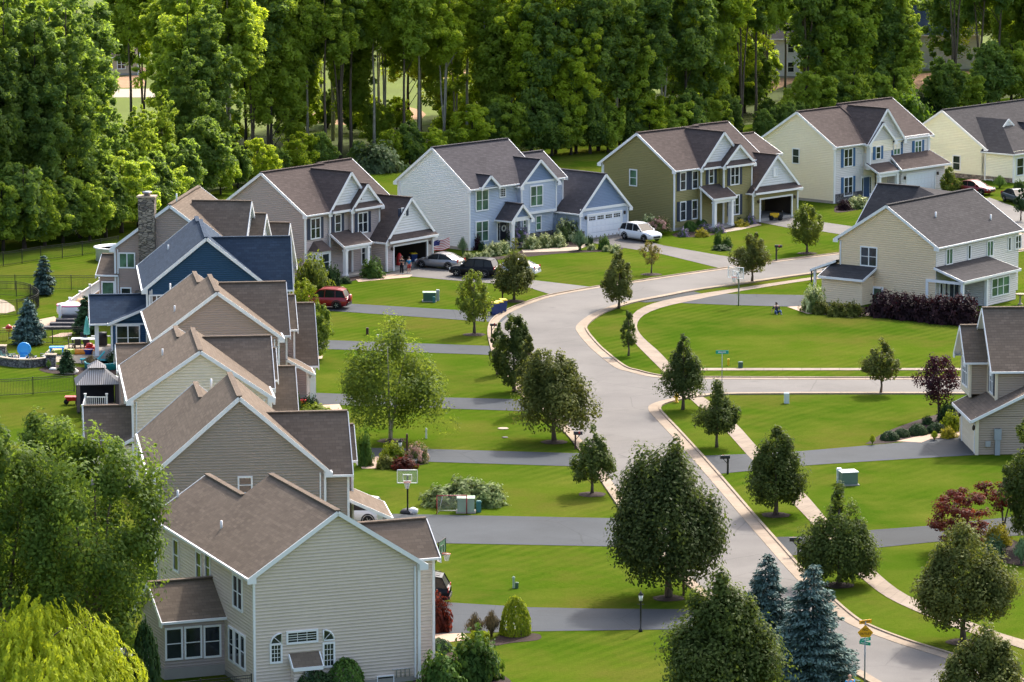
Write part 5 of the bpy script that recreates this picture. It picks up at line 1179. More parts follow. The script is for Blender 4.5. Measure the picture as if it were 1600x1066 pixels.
h.wpx(FRONT_(-.8), 1371.8, 238.8, .68, 1.2, 'dh', SBLUE); h.wpx(FRONT_(-.5), 1401, 232.7, 1.05, 1.15, 'twin', SBLUE, pane=GLASSG); h.wpx(FRONT_(-.5), 1434.3, 229.3, 1.05, 1.15, 'twin', SBLUE, pane=GLASSG)
h.wpx(LEFT_(0), 1243.8, 244, .8, 1.45, 'dh'); h.door(FRONT_(-.03), 5.4, mat=plain('blue front door', S(36, 70, 110), .4)); h.gdoor(FRONT_(-2.1), 12.2, 4.9, 2.3, lites=False)
for sg in (-1, 1): h.lamp(FRONT_(-2.1), 12.2 + sg * 2.9, 2.1)

# ---- pale yellow house, far right
h = h11 = House('house', 'pale yellow one storey house with a broad grey roof, cut by the right edge', 51.94, 453.96, 48.5, dict(wall=W_YEL2, roof=ROOFT), 'houses of the street')
D, E, Rz = 11.48, 3.61, 7.33; T = (Rz - E) / (D / 2)
h.block(0, 17., 0, D, E, Rz); h.m('front_wing_wall', W_YEL2).box(.0, 8.2, -3.75, .5, 0, 3.45)
xm, zr, hw_ = 4.05, 6.4, 4.1; tt = (zr - 3.45) / hw_; zb = zr - .95 * tt; Rf = h.m('front_wing_roof', ROOFT); xe0, xe1, ye, ze_ = xm - hw_ - .35, xm + hw_ + .35, -4.1, 3.45 - .35 * tt
for P in ([(xe0, ye, ze_), (xe0, .4, ze_), (xe0 + .4, .4, ze_ + .4 * tt), (xm, 4.6, zr), (xm, -.1, zr), (xm - .95, -.1, zb)], [(xe1, ye, ze_), (xe1, 6, ze_), (xm, 6, zr), (xm, -.1, zr), (xm + .95, -.1, zb)], [(xe0, ye, ze_), (xe1, ye, ze_), (xm + .95, -.1, zb), (xm - .95, -.1, zb)]):
    n_ = len(P); Rf.faces(P + [(p[0], p[1], p[2] - .14) for p in P], [tuple(range(n_)), tuple(range(2 * n_ - 1, n_ - 1, -1))] + [(i, (i + 1) % n_, n_ + (i + 1) % n_, n_ + i) for i in range(n_)])
h.m('gable_panel', SHAKE).poly([(xm - .95, -.12, zb), (xm + .95, -.12, zb), (xm, -.12, zr)]); TT = h.m('roof_trim', WHITE)
for sg in (-1, 1): TT.bar((xm + sg * 1.05, -.2, zb - .08), (xm, -.2, zr + .0), .06, .2)
for a_, b_ in (((xe0, ye, ze_), (xe0, .4, ze_)), ((xe0, ye, ze_), (xe1, ye, ze_))): h.m('gutter', GUT).bar(Vector(a_) + Vector((0, 0, -.08)), Vector(b_) + Vector((0, 0, -.08)), .13, .14)
h.m('corner_board', WHITE).box(-.08, .08, -3.83, -3.67, .05, 3.4)
h.m('stone_base', STONEW).box(-.03, 0, -3.75, D, 0, .5); 
h.block(8.4, 12., -2.2, 4, 3.4, 5.4, 'y', rakes=(1, 0), wp='entry_wall', rp='entry_roof', gm=SHAKE)
h.finish(); h.wpx(LEFT_(0), 1494.8, 254.7, .9, 1.5, 'dh'); h.wpx(LEFT_(0), 1546, 284, .9, .4, 'pic', fr=.05); h.win(FRONT_(-3.75), 1.2, 1.7, 1.2, 1.8, 'dh')

# ---- tan house on the corner, seen from the rear
h = h12 = House('house', 'tan house seen from behind on the corner lawn, with a covered patio and dark hedge', 36.89, 358.74, 53.7, dict(wall=W_BEIGE, roof=ROOFT), 'houses of the street')
D, E, Rz = 9.89, 5.64, 8.77; T = (Rz - E) / (D / 2)
h.block(0, 14.5, 0, D, E, Rz, corners=False); h.m('rear_skin', W_SHADE).box(0, 14.5, -.04, 0, 0, E - .05)  # grey skin colours the rear as the shaded side of the tan walls
h.block(6.9, 14.4, 8.1, 12.2, E, 9.1, 'y', rakes=(0, 1), wp='front_wing_wall', rp='front_wing_roof')
h.m('front_wing_roof', ROOFT).faces([(10.65, 8.15, 9.16), (8.9, 5.1, 8.7), (12.4, 5.1, 8.7), (6.8, 8.15, 5.7), (14.5, 8.15, 5.7)], [(0, 1, 2), (0, 3, 1), (0, 2, 4)])
q0 = h.loc(1315, 400, x=0); h.downspout(-.06, D - .2, 2.5, 5.3)
# low wing on the gable side
h.m('side_wing_wall', W_BEIGE).box(-1.9, 0, 6.3, 10.3, 0, 2.4); h.slab([(-2.3, 6.0, 2.35), (-2.3, 10.6, 2.35), (0, 10.6, 3.2), (0, 6.0, 3.2)], 'side_wing_roof')
h.slab([(-.5, 12.5, 2.6), (2., 12.5, 2.6), (2., 9.9, 3.6), (-.5, 9.9, 3.6)], 'entry_roof'); h.m('entry_post', WHITE).box(-.35, -.15, 12.1, 12.3, 0, 2.5); h.m('side_wing_wall', W_BEIGE).box(-.4, 1.8, 9.9, 11.4, 0, 2.6)
# covered patio and sun room
h.slab([(-.3, -3., 2.75), (9.7, -3., 2.75), (8.9, 0, 3.75), (-.3, 0, 3.75)], 'patio_roof')
h.m('sunroom_wall', W_SHADE).box(4.2, 9.4, -2.7, 0, 0, 2.75)  # same painted shade tone as the rear wall
h.m('patio_trim', WHITE).box(-.15, .1, -2.85, -2.6, 0, 2.6); h.m('patio_trim', WHITE).box(4.0, 4.25, -2.85, -2.6, 0, 2.6); h.m('patio_trim', WHITE).box(-.1, 4.2, -2.83, -2.64, 2.38, 2.62); h.m('patio_trim', WHITE).box(-.12, .02, -2.6, .9, 2.38, 2.62); h.m('patio_trim', WHITE).box(-.06, .0, .7, .95, 0, 2.6)
h.finish()
h.wpx(LEFT_(0), 1357.7, 401, 1.55, 1.55, 'twin', pane=GLASSB); h.wpx(LEFT_(0), 1371.7, 466, .8, 1.7, 'pic', fr=.16, name='side_door', pane=GLASSG)
Y = FRONT_(-.04)
h.wpx(Y, 1483, 401, .95, 1.25, 'case', pane=GLASSG); h.wpx(Y, 1514.2, 394, .35, 1.15, 'pic'); h.wpx(Y, 1546.6, 388.5, .95, 1.25, 'case', pane=GLASSG); h.wpx(Y, 1577, 381.3, .35, 1.1, 'pic'); h.wpx(Y, 1590.5, 378.4, .9, 1.1, 'twin')
h.win(Y, .9, 1.6, .4, 1.1, 'pic'); h.win(Y, 1.75, 1.6, .4, 1.1, 'pic'); h.win(Y, 3.1, 1.15, 1.6, 2.0, 'case', pane=GLASSB, name='sliding_door')
h.win(FRONT_(-2.7), 6.6, 1.5, 3.0, 1.5, 'tri', pane=GLASSG); h.vent(1462, 335, 0, 0, 0, 1) if 0 else None
for px, py in ((1462, 337), (1548, 341)):
    best = None
    for yv in np.linspace(0, D / 2, 200):
        p = h.loc(px, py + 3, y=yv); e = abs(p.z - (E + yv * T))
        if best is None or e < best[0]: best = (e, p)
    p = best[1]; m = MB(); m.tube([(p.x, p.y, p.z - .2), (p.x, p.y, p.z + .5)], .08, 8); m.build('vent_pipe', VENTM, h.roof_obj)

# ---- right edge house with the cream garage
W_TAN2 = siding('warm taupe siding', S(172, 154, 136), .17)
h = h13 = House('house', 'grey taupe house with a cream garage door, cut by the right edge', 32.36, 296.1, -86, dict(wall=W_TAN2, roof=ROOFB), 'houses of the street')
CRM = plain('cream trim', S(222, 208, 182), .6, .4, var=.05); W_CRT = siding('cream front siding', S(214, 202, 178), .17)
h.m('garage_wall', W_TAN2).box(0, 6.55, .05, 9, 0, 2.75); h.m('front_skin', W_CRT).box(0, 6.6, 0, .05, 0, 2.75); h.m('corner_board', CRM).box(6.48, 6.66, -.06, .18, 0, 2.75)
h.slab([(-.5, -.45, 2.55), (7., -.45, 2.55), (7., 4.6, 5.0), (-.5, 4.6, 5.0)], 'garage_roof')
h.m('garage_wall', W_TAN2).faces([(6.55, .05, 2.7), (6.55, 4.6, 2.7), (6.55, 4.6, 4.8)], [(0, 1, 2)])
# upper storey set back: big gable and a smaller one in front
h.m('wall', W_TAN2).box(-.4, 4.6, 1.85, 12, 2.6, 6.1)
h.block(-2.6, 4.7, 1.8, 12, 6.0, 9.65, 'y', z0=3., rakes=(1, 0), corners=False, found=False, wp='upper_wall', rp='roof', gm=W_CRT, rk=.5)
h.m('front_skin', W_CRT).box(-2.6, 4.7, 1.72, 1.8, 3., 6.0); h.m('corner_board', CRM).box(4.6, 4.78, 1.66, 1.84, 3.2, 5.9)
h.block(-2.7, 1.1, .55, 4, 6.1, 8.1, 'y', z0=3.4, rakes=(1, 0), corners=False, found=False, wp='bay_wall', rp='bay_roof', gm=W_CRT, rk=.5)
h.m('front_skin', W_CRT).box(-2.7, 1.1, .5, .55, 3.2, 6.1); h.m('corner_board', CRM).box(1.0, 1.18, .44, .6, 3.2, 6.)
h.slab([(7., 4.4, 4.9), (7.2, 14., 4.9), (3., 14., 7.2), (4.4, 5.2, 7.0)], 'side_roof', trim=(0, 3))
h.m('wall', W_TAN2).box(-2, 6.55, 4.6, 14, 0, 4.8)
h.finish()
h.win(FRONT_(.5), -.8, 4.75, 1.9, 1.9, 'tri'); h.win(FRONT_(1.72), 3.1, 4.7, 1.2, 1.6, 'twin', NAVY); h.win(FRONT_(1.8), 1.05, 8.2, .35, .9, 'pic', pane=CRM, fm=CRM)
h.gdoor(FRONT_(0), 3.6, 4.9, 2.2, lites=False, mat=CRM); h.lamp(FRONT_(0), 6.3, 1.9); h.lamp(FRONT_(0), .7, 1.9)
q = h.loc(1558, 700, x=6.6); m = MB(); m.box(6.6, 6.8, q.y - .18, q.y + .18, 0, 1.9); m.box(6.58, 6.86, q.y - .25, q.y + .25, 1.1, 1.9); m.build('electric_meter', plain('meter grey'), h.o)
m = MB(); m.box(6.58, 6.75, q.y - .85, q.y - .5, .6, 1.0); m.build('utility_box', plain('gas meter grey'), h.o)

# ---- houses beyond the wood
h = House('house', 'grey house with a slate roof seen through the wood at top right', *at(1388, 112).xy, 6, dict(wall=siding('far grey siding', S(190, 196, 200), .2), roof=ROOFN), 'houses beyond the wood')
h.block(0, 13, 0, 9, 5.4, 9., ov=.4); h.finish()
for u in (2.35, 3.7 + .05): h.win(FRONT_(0), u + .2, 4.1, .8, 1.4, 'dh')
h.win(FRONT_(0), 6.6, 4.1, .8, 1.4, 'dh'); h.win(FRONT_(0), 3., 1.5, 1.2, 1.5, 'twin')
h = House('house', 'white house half hidden by trunks beyond the wood, above the cream house', *at(1188, 122).xy, 0, dict(wall=siding('far white siding', (.72, .73, .76), .2), roof=ROOFG), 'houses beyond the wood')
h.block(0, 8.5, 0, 8, 5.6, 8.2); h.finish()
for u in (1.5, 4.2, 6.9): h.win(FRONT_(0), u, 4.2, .8, 1.3, 'dh'); h.win(FRONT_(0), u, 1.5, .8, 1.3, 'dh')
h = House('house', 'small pale house glimpsed past dark stems beyond the wood at upper left', *at(165, 118).xy, 4, dict(wall=siding('far tan siding', S(196, 176, 150), .2), roof=ROOFB), 'houses beyond the wood')
h.block(0, 4.5, 0, 6, 2.7, 4.4); h.finish(); h.win(FRONT_(0), 2.2, 1.5, 1., 1.1, 'twin')
# ------------------------------------------------------------------ vehicles
def paint(name, col, metal=.0, rough=.28): return plain(name, col, rough, .5 if max(col) > .02 else .15, metal, .04, 1., coat=.35 if max(col) > .02 else .05)
TYRE = plain('tyre rubber', (.012, .012, .013), .85, .3); RIM = plain('alloy rim', (.5, .5, .52), .35, .5, metal=.8); CGL = plain('car glass', (.010, .012, .014), .12, .25)
REDL = plain('red lamp', (.45, .01, .01), .25, .5); CLRL = plain('clear lamp', (.7, .72, .75), .15, .6); DKPL = plain('dark plastic', (.02, .02, .022), .6, .4)
CARS = dict(
 suv=dict(L=4.6, W=1.84, H=1.70, belt=1.02, body=[(-.50, .45, .85, .80), (-.485, .30, 1.0, .93), (-.40, .24, 1.05, 1.), (-.2, .22, 1.03, 1.), (.05, .22, 1.01, 1.), (.22, .23, 1.0, .99), (.34, .25, .97, .97), (.43, .28, .88, .93), (.48, .34, .76, .85), (.50, .42, .64, .74)],
          gh=[(-.475, 1.0), (-.41, 1.60), (-.30, 1.68), (-.1, 1.70), (.05, 1.64), (.23, 1.0)], wheels=(-.30, .31), r=.36),
 sedan=dict(L=4.7, W=1.82, H=1.42, belt=.92, body=[(-.50, .40, .80, .80), (-.48, .26, .93, .93), (-.38, .20, .96, .99), (-.2, .18, .93, 1.), (.05, .18, .90, 1.), (.2, .19, .88, .99), (.34, .21, .83, .97), (.43, .24, .75, .92), (.48, .28, .66, .84), (.50, .36, .55, .72)],
          gh=[(-.40, .92), (-.24, 1.32), (-.12, 1.41), (0, 1.42), (.08, 1.36), (.26, .86)], wheels=(-.29, .31), r=.33))
def car(label, px, py, hd, style, pm, cat='car', name='parked_car', group=None, spare=False, roofpm=None, rails=False, sc=1., arch=True, z=.03):
    k = CARS[style]; L, W = k['L'] * sc, k['W']; p = at(px, py); p.z = z
    t = thing(name, label, cat, p, math.atan2(hd[1], hd[0]), group); hw = W / 2
    mb = MB(); rings = []
    for x, zl, zb, s in k['body']:
        w_ = hw * s; rings.append([(x * L, -w_ * .86, zl), (x * L, -w_, zl + .18), (x * L, -w_ * 1.0, (zl + zb) / 2 + .05), (x * L, -w_ * .94, zb - .03), (x * L, -w_ * .80, zb + .015), (x * L, 0, zb + .04), (x * L, w_ * .80, zb + .015), (x * L, w_ * .94, zb - .03), (x * L, w_, (zl + zb) / 2 + .05), (x * L, w_, zl + .18), (x * L, w_ * .86, zl)])
    n = 11; vs = [v for r in rings for v in r]; fs = []
    for i in range(len(rings) - 1):
        for j in range(n): fs.append((i * n + j, i * n + (j + 1) % n, (i + 1) * n + (j + 1) % n, (i + 1) * n + j))
    fs += [tuple(range(n)), tuple(range((len(rings) - 1) * n, len(rings) * n))]
    mb.faces(vs, fs, 0, True); mb.build('body', pm, t, uv=False)
    gh = k['gh']; zt = max(g[1] for g in gh); zb = k['belt']
    wf = lambda z_: hw * (.90 - .17 * (z_ - zb) / (zt - zb))
    G = MB(); m = len(gh); vs = [(x * L, -wf(z_), z_) for x, z_ in gh] + [(x * L, wf(z_), z_) for x, z_ in gh]
    G.faces(vs, [tuple(range(m)), tuple(range(2 * m - 1, m - 1, -1))] + [(i, i + 1, m + i + 1, m + i) for i in range(m - 1)]); G.build('windows', CGL, t, uv=False)
    Rf = MB(); top = [g for g in gh if g[1] > zt - .13]
    for i in range(len(top) - 1):
        (xa, za), (xb, zc) = top[i], top[i + 1]
        Rf.faces([(xa * L, -wf(za) - .01, za - .03), (xb * L, -wf(zc) - .01, zc - .03), (xb * L, wf(zc) + .01, zc - .03), (xa * L, wf(za) + .01, za - .03), (xa * L, -wf(za) * .93, za + .03), (xb * L, -wf(zc) * .93, zc + .03), (xb * L, wf(zc) * .93, zc + .03), (xa * L, wf(za) * .93, za + .03)], [(4, 5, 6, 7), (0, 1, 5, 4), (2, 3, 7, 6), (0, 4, 7, 3), (1, 2, 6, 5)], 0)
    for sg in (-1, 1):
        P = [(x * L, sg * (wf(z_) + .008), z_) for x, z_ in gh]
        for a, b in zip(P[:-1], P[1:]): Rf.bar(a, b, .035, .075)
        xm = -.06 * L; Rf.bar((xm, sg * (wf(zb) + .008), zb - .02), (xm - .05, sg * (wf(zt) + .005), zt - .03), .03, .09)
        xm = -.27 * L
        if style == 'suv': Rf.bar((xm, sg * (wf(zb) + .008), zb - .02), (xm + .03, sg * (wf(zt) + .005), zt - .05), .03, .12)
        if rails: Rf.tube([(-.38 * L, sg * wf(zt) * .88, zt + .03), (-.3 * L, sg * wf(zt) * .88, zt + .09), (-.02 * L, sg * wf(zt) * .88, zt + .08), (.03 * L, sg * wf(zt) * .88, zt)], .022, 6)
    Rf.build('roof', roofpm or pm, t, uv=False)
    for wx in k['wheels']:
        for sg in (-1, 1):
            r = k['r']; Wm = MB(); c = (wx * L, sg * (hw - .10), r)
            Wm.lathe([(r * .62, -.11), (r * .94, -.11), (r, -.07), (r, .07), (r * .94, .11), (r * .62, .11)], 20, c, axis='y'); wh = Wm.build('wheel', TYRE, t, uv=False)
            Rm = MB(); Rm.lathe([(r * .05, -.09), (r * .60, -.10), (r * .62, .10), (r * .05, .09)], 18, c, axis='y')
            for q in range(5):
                a = q * 6.283 / 5; o = sg * .115; Rm.bar((c[0], c[1] + o, c[2]), (c[0] + r * .58 * math.cos(a), c[1] + o, c[2] + r * .58 * math.sin(a)), .03, r * .17, up=(0, 1, 0))
            Rm.build('rim', RIM, wh, uv=False)
            A = MB(); A.tube([(wx * L + (r + .06) * math.cos(a), sg * (hw - .012), r + (r + .06) * math.sin(a)) for a in np.linspace(-.15, math.pi + .15, 12)], .05, 6); A.build('wheel_arch', DKPL, t, uv=False)
    for sg in (-1, 1):
        for nm, xx, zz, mt, dx in (('headlight', .455, .72, CLRL, .04), ('tail_light', -.488, .86, REDL, .03)):
            zz = zz if style == 'suv' else zz - .06; q = MB(); yy = sg * hw * .72; q.box(xx * L - dx, xx * L + dx + .02 * (1 if xx > 0 else -1), yy - .17, yy + .17, zz - .10, zz + (.10 if nm == 'headlight' else .2)); q.build(nm, mt, t, uv=False)
        q = MB(); q.box(.17 * L - .06, .17 * L + .08, sg * (hw - .02), sg * (hw + .17), zb, zb + .15); q.build('mirror', pm, t, uv=False)
    q = MB(); q.box(.49 * L, .503 * L, -.45, .45, .42, .62); q.build('grille', DKPL, t, uv=False)
    q = MB(); q.box(-.508 * L, -.49 * L, -.78, .78, .33, .52); q.build('bumper', DKPL if style == 'suv' else pm, t, uv=False)
    if spare:
        q = MB(); q.lathe([(.05, -.1), (.34, -.1), (.36, 0), (.34, .1), (.05, .1)], 18, (-.525 * L, .1, .92), axis='x'); q.build('spare_wheel', pm, t, uv=False)
    return t
cg = 'cars parked on the driveways'
car('red sport utility car with a covered spare wheel behind the yellow green tree', 506, 481, (-.97, .22), 'suv', paint('red paint', (.30, .008, .012)), spare=True, rails=True, group=cg)
car('silver grey coupe facing the open garage of the taupe house', 687, 419, (-.88, .47), 'sedan', paint('silver paint', (.28, .28, .29), .5), group=cg)
car('black sport utility car parked behind the silver coupe', 741, 432, (-.93, .36), 'suv', paint('black paint', (.008, .008, .010)), group=cg)
car('white sedan hidden behind the pyramid tree at the end of the drive', 803, 430, (-.93, .36), 'sedan', paint('white paint', (.72, .73, .75)), group=cg)
car('white sport utility car backed up to the white garage door', 1001, 376, (.66, -.75), 'suv', MATS['white paint'], group=cg)
car('small red car showing above the roof ridge of the tan house', 1521, 303, (.80, -.6), 'sedan', paint('crimson paint', (.22, .01, .02)), group=cg)
car('dark teal car in the driveway at the right edge', 1590, 317, (.35, -.94), 'sedan', paint('dark teal paint', (.01, .03, .04)), group=cg)
car('black sport utility car behind the corner of the near tan house', 641, 941, (-.99, .08), 'suv', MATS['black paint'], rails=True, sc=1.04, group=cg)
car('white car half hidden under the porch roof of the taupe house', 545, 818, (-.99, .1), 'suv', MATS['white paint'], group=cg)

# ------------------------------------------------------------------ street furniture
STEEL = plain('galvanised steel', S(150, 155, 160), .45, .5, metal=.5); GRN = plain('green utility paint', S(58, 92, 74), .6, .4); GRNL = plain('pale green utility paint', S(150, 172, 150), .6, .4); GRNT = plain('teal utility paint', S(50, 110, 110), .6)
YEL = plain('yellow paint', (.75, .45, .01), .5); BLUEB = plain('blue bin plastic', (.010, .035, .15), .5); YELL = plain('yellow lid plastic', (.78, .52, .015), .5); BROWN = plain('brown post', S(72, 48, 40), .8); ORANGE = plain('orange rim', (.55, .06, .02), .5)
def clearmat(name, col, a=.35):
    m, nt, b = nodes(name); b.inputs['Base Color'].default_value = rgba(col); b.inputs['Alpha'].default_value = a; b.inputs['Roughness'].default_value = .1; return m
ACRYL = clearmat('clear backboard', (.45, .55, .56), .14); ACRYG = clearmat('green tinted backboard', S(110, 150, 130), .75); NETM = clearmat('white net', (.7, .7, .7), .45)
def hoop(label, px, py, H, face, bw, bh, pole, board, base=True):
    t = thing('basketball_hoop', label, 'basketball hoop', at(px, py), face)
    m = MB(); m.tube([(0, 0, 0), (0, 0, H * .72), (0, -.35, H * .86)], .06, 8); m.bar((0, -.05, H * .60), (0, -.45, H * .80), .05, .05); m.build('pole', pole, t)
    m = MB(); zc = H - bh / 2; m.box(-bw / 2, bw / 2, -.52, -.48, zc - bh / 2, zc + bh / 2); b = m.build('backboard', board, t)
    m = MB(); w_ = .035
    for a in ((-bw / 2, bw / 2, zc + bh / 2 - w_, zc + bh / 2), (-bw / 2, bw / 2, zc - bh / 2, zc - bh / 2 + w_), (-bw / 2, -bw / 2 + w_, zc - bh / 2, zc + bh / 2), (bw / 2 - w_, bw / 2, zc - bh / 2, zc + bh / 2), (-.3, .3, zc + .10, zc + .135), (-.3, .3, zc - .32, zc - .285), (-.3, -.265, zc - .3, zc + .1), (.265, .3, zc - .3, zc + .1)): m.box(a[0], a[1], -.545, -.465, a[2], a[3])
    m.build('board_frame', WHITE if board is ACRYL else BLACK, b)
    m = MB(); zr = zc - bh / 2 + .12; m.tube([(.23 * math.cos(a), -.80 + .23 * math.sin(a), zr) for a in np.linspace(0, 6.283, 17)], .018, 6); m.bar((0, -.5, zr), (0, -.6, zr), .12, .04); r = m.build('rim', ORANGE, t)
    m = MB(); m.lathe([(.23, zr), (.17, zr - .22), (.13, zr - .42)], 12, (0, -.8, 0)); m.build('net', NETM, r)
    if base:
        m = MB(); m.lathe([(.02, .0), (.5, .0), (.52, .12), (.36, .26), (.1, .34)], 14, (0, .25, 0)); m.build('base', DKPL, t)
        m = MB(); m.lathe([(.02, .02), (.32, .0), (.34, .3), (.1, .42)], 10, (.35, .05, 0)); m.build('ballast_bag', plain('white bag', (.6, .6, .6)), t)
hoop('basketball hoop with clear white framed board beside the wide near driveway', 637, 803, 3.05, 0., 1.36, .9, BLACK, ACRYL)
hoop('basketball hoop with green tinted board above the black car by the near house', 678, 938, 3.7, R(75), 1.5, .95, BLACK, ACRYG, False)
hoop('basketball hoop on a tall steel pole at the far corner driveway', 1154, 478, 3.5, R(-35), 1.6, 1.0, STEEL, ACRYL, False)
# hockey goal
t = thing('hockey_goal', 'red framed hockey goal with white net beside the wide near driveway', 'goal', at(706, 803), R(2))
m = MB()
for a, b in (((-.98, 0, 0), (-.98, 0, 1.22)), ((.98, 0, 0), (.98, 0, 1.22)), ((-.98, 0, 1.22), (.98, 0, 1.22))): m.tube([a, b], .035, 8)
m.build('frame', plain('red tube', (.32, .02, .02), .4), t)
m = MB(); m.tube([(-.98, 0, .03), (-.8, .9, .03), (.8, .9, .03), (.98, 0, .03)], .03, 6); m.tube([(-.98, 0, 1.2), (-.6, .45, 1.15), (.6, .45, 1.15), (.98, 0, 1.2)], .02, 6); m.tube([(-.6, .45, 1.15), (-.8, .9, .05)], .02, 5); m.tube([(.6, .45, 1.15), (.8, .9, .05)], .02, 5); m.build('net_frame', WHITE, t)
m = MB(); m.faces([(-.98, 0, 1.2), (.98, 0, 1.2), (.6, .45, 1.15), (-.6, .45, 1.15), (.8, .9, .03), (-.8, .9, .03), (-.98, 0, .03), (.98, 0, .03)], [(0, 1, 2, 3), (3, 2, 4, 5), (0, 3, 5, 6), (1, 7, 4, 2)]); m.build('net', clearmat('goal net', (.7, .7, .7), .22), t)
# utility boxes and pedestals
def ubox(label, px, py, w_, d, h_, mt, rz=0, top=None):
    t = thing('utility_box', label, 'utility box', at(px, py), rz); m = MB(); m.box(-w_ / 2, w_ / 2, -d / 2, d / 2, .08, h_ - .06); m.box(-w_ / 2 + .05, w_ / 2 - .05, -d / 2 - .012, -d / 2, .16, h_ - .16); m.build('cabinet', mt, t)
    m = MB(); m.box(-w_ / 2 - .05, w_ / 2 + .05, -d / 2 - .05, d / 2 + .05, h_ - .06, h_); m.build('lid', top or mt, t); m = MB(); m.box(-w_ / 2 - .1, w_ / 2 + .1, -d / 2 - .1, d / 2 + .1, 0, .08); m.build('pad', FOUND, t)
def ped(label, px, py, w_, h_, mt, cat='pedestal'):
    t = thing('utility_pedestal', label, cat, at(px, py)); m = MB(); m.box(-w_ / 2, w_ / 2, -w_ / 2, w_ / 2, 0, h_ * .93); m.build('post_box', mt, t)
    m = MB(); m.hexa([(-w_ / 2 - .02, -w_ / 2 - .02, h_ * .88), (w_ / 2 + .02, -w_ / 2 - .02, h_ * .88), (w_ / 2 + .02, w_ / 2 + .02, h_ * .88), (-w_ / 2 - .02, w_ / 2 + .02, h_ * .88), (-w_ / 2 + .03, -w_ / 2 + .03, h_), (w_ / 2 - .03, -w_ / 2 + .03, h_), (w_ / 2 - .03, w_ / 2 - .03, h_), (-w_ / 2 + .03, w_ / 2 - .03, h_)]); m.build('cap', mt, t)
ubox('dark green utility box with pale top on the far lawn', 671, 471, 1.1, .8, .85, GRN, 0, GRNL); ped('grey utility pedestal beside the dark green box', 684, 470, .3, 1.0, plain('grey utility', S(160, 166, 160))); ped('small dark post against the dark green utility box', 678, 473, .22, .55, GRNT)
ubox('grey green utility box with white top on the right lawn', 1325, 757, 1.1, 1.0, .95, plain('grey green utility paint', S(96, 118, 104), .6), R(12), WHITE); ped('white pedestal beside the grey green box on the right lawn', 1311, 755, .34, 1.05, plain('white utility', (.62, .68, .66)))
ubox('pale green utility box behind the hockey goal', 728, 800, 1.1, .9, 1.0, GRNL); ped('teal pedestal right of the hockey goal', 748, 800, .32, .75, GRNT)
ped('single pale pedestal on the lawn below the side street', 1229, 630, .38, .80, MATS['white utility']); ped('small dark green post near the pavement of the corner lawn', 1157, 575, .36, .50, GRN)
ped('tall pale green pedestal on the near lawn', 802.5, 919, .14, .72, GRNL); ped('short green pedestal on the near lawn', 807.5, 919, .2, .36, GRN); ped('thin pale post on the lawn behind the lantern bed', 666, 685, .13, .75, MATS['white utility']); ped('yellow marker post on the corner lawn', 1138, 571, .16, .55, YEL)
ped('small dark post low on the lawn between two far driveways', 574, 523, .22, .6, BROWN); ped('second small post on the lawn by the birch', 590, 531, .2, .45, MATS['grey utility'])
# bins
for i, (px, py) in enumerate(((773, 492), (780, 490), (786, 487), (646, 413))):
    t = thing('wheeled_bin', ['front blue wheeled bin with yellow lid at the driveway end', 'middle blue wheeled bin with yellow lid at the driveway end', 'rear blue wheeled bin with yellow lid at the driveway end', 'blue bin with yellow lid inside the open garage of the taupe house'][i], 'bin', at(px, py), R(20), 'wheeled bins')
    m = MB(); m.hexa([(-.22, -.26, .05), (.22, -.26, .05), (.22, .26, .05), (-.22, .26, .05), (-.29, -.34, 1.0), (.29, -.34, 1.0), (.29, .34, 1.0), (-.29, .34, 1.0)]); m.build('body', BLUEB, t)
    m = MB(); m.hexa([(-.31, -.38, 1.0), (.31, -.38, 1.0), (.31, .36, 1.0), (-.31, .36, 1.0), (-.27, -.3, 1.1), (.27, -.3, 1.1), (.27, .3, 1.12), (-.27, .3, 1.12)]); m.build('lid', YELL if i else BLUEB, t) if 0 else m.build('lid', YELL, t)
    for sx in (-.25, .25): m = MB(); m.lathe([(.02, -.04), (.13, -.04), (.13, .04), (.02, .04)], 12, (sx, .3, .13), axis='x'); m.build('wheel', TYRE, t)
    m = MB(); m.tube([(-.25, .36, .95), (-.25, .45, .98), (.25, .45, .98), (.25, .36, .95)], .02, 6); m.build('handle', BLUEB, t)
# mailboxes
def mailbox(label, px, py, h_, mt, rz=0, s=1.):
    t = thing('mailbox', label, 'mailbox', at(px, py), rz); m = MB(); m.box(-.055 * s, .055 * s, -.055 * s, .055 * s, 0, h_ - .05); m.bar((0, 0, h_ - .45), (.28 * s, 0, h_ - .06), .05, .05); m.build('post', mt, t)
    m = MB(); pr = [(-.1, 0), (.1, 0), (.1, .12), (.06, .2), (-.06, .2), (-.1, .12)]; x0, x1 = -.12 * s, .46 * s
    vs = [(x0, a * s, h_ + b * s - .05) for a, b in pr] + [(x1, a * s, h_ + b * s - .05) for a, b in pr]; m.faces(vs, [(0, 1, 2, 3, 4, 5), (11, 10, 9, 8, 7, 6)] + [(i, (i + 1) % 6, 6 + (i + 1) % 6, 6 + i) for i in range(6)]); b = m.build('box', mt if mt is BLACK else BLACK, t)
    m = MB(); m.box(.2 * s, .3 * s, -.12 * s, -.10 * s, h_ + .05, h_ + .2); m.build('flag', plain('red flag', (.4, .03, .02)), b)
mailbox('black mailbox on the grass strip beside the road and right driveway', 1137, 741, 1.15, BLACK, R(190), 1.15); mailbox('grey topped mailbox half hidden left of the pyramid tree', 1247, 869, 1.0, DKPL, R(180), 1.2)
mailbox('brown mailbox at the left kerb by the broad olive tree', 899, 702, 1.1, BROWN, R(0), 1.1); mailbox('dark mailbox at the foot of the largest street tree', 1068, 931, 1.25, BROWN, R(10), 1.1)
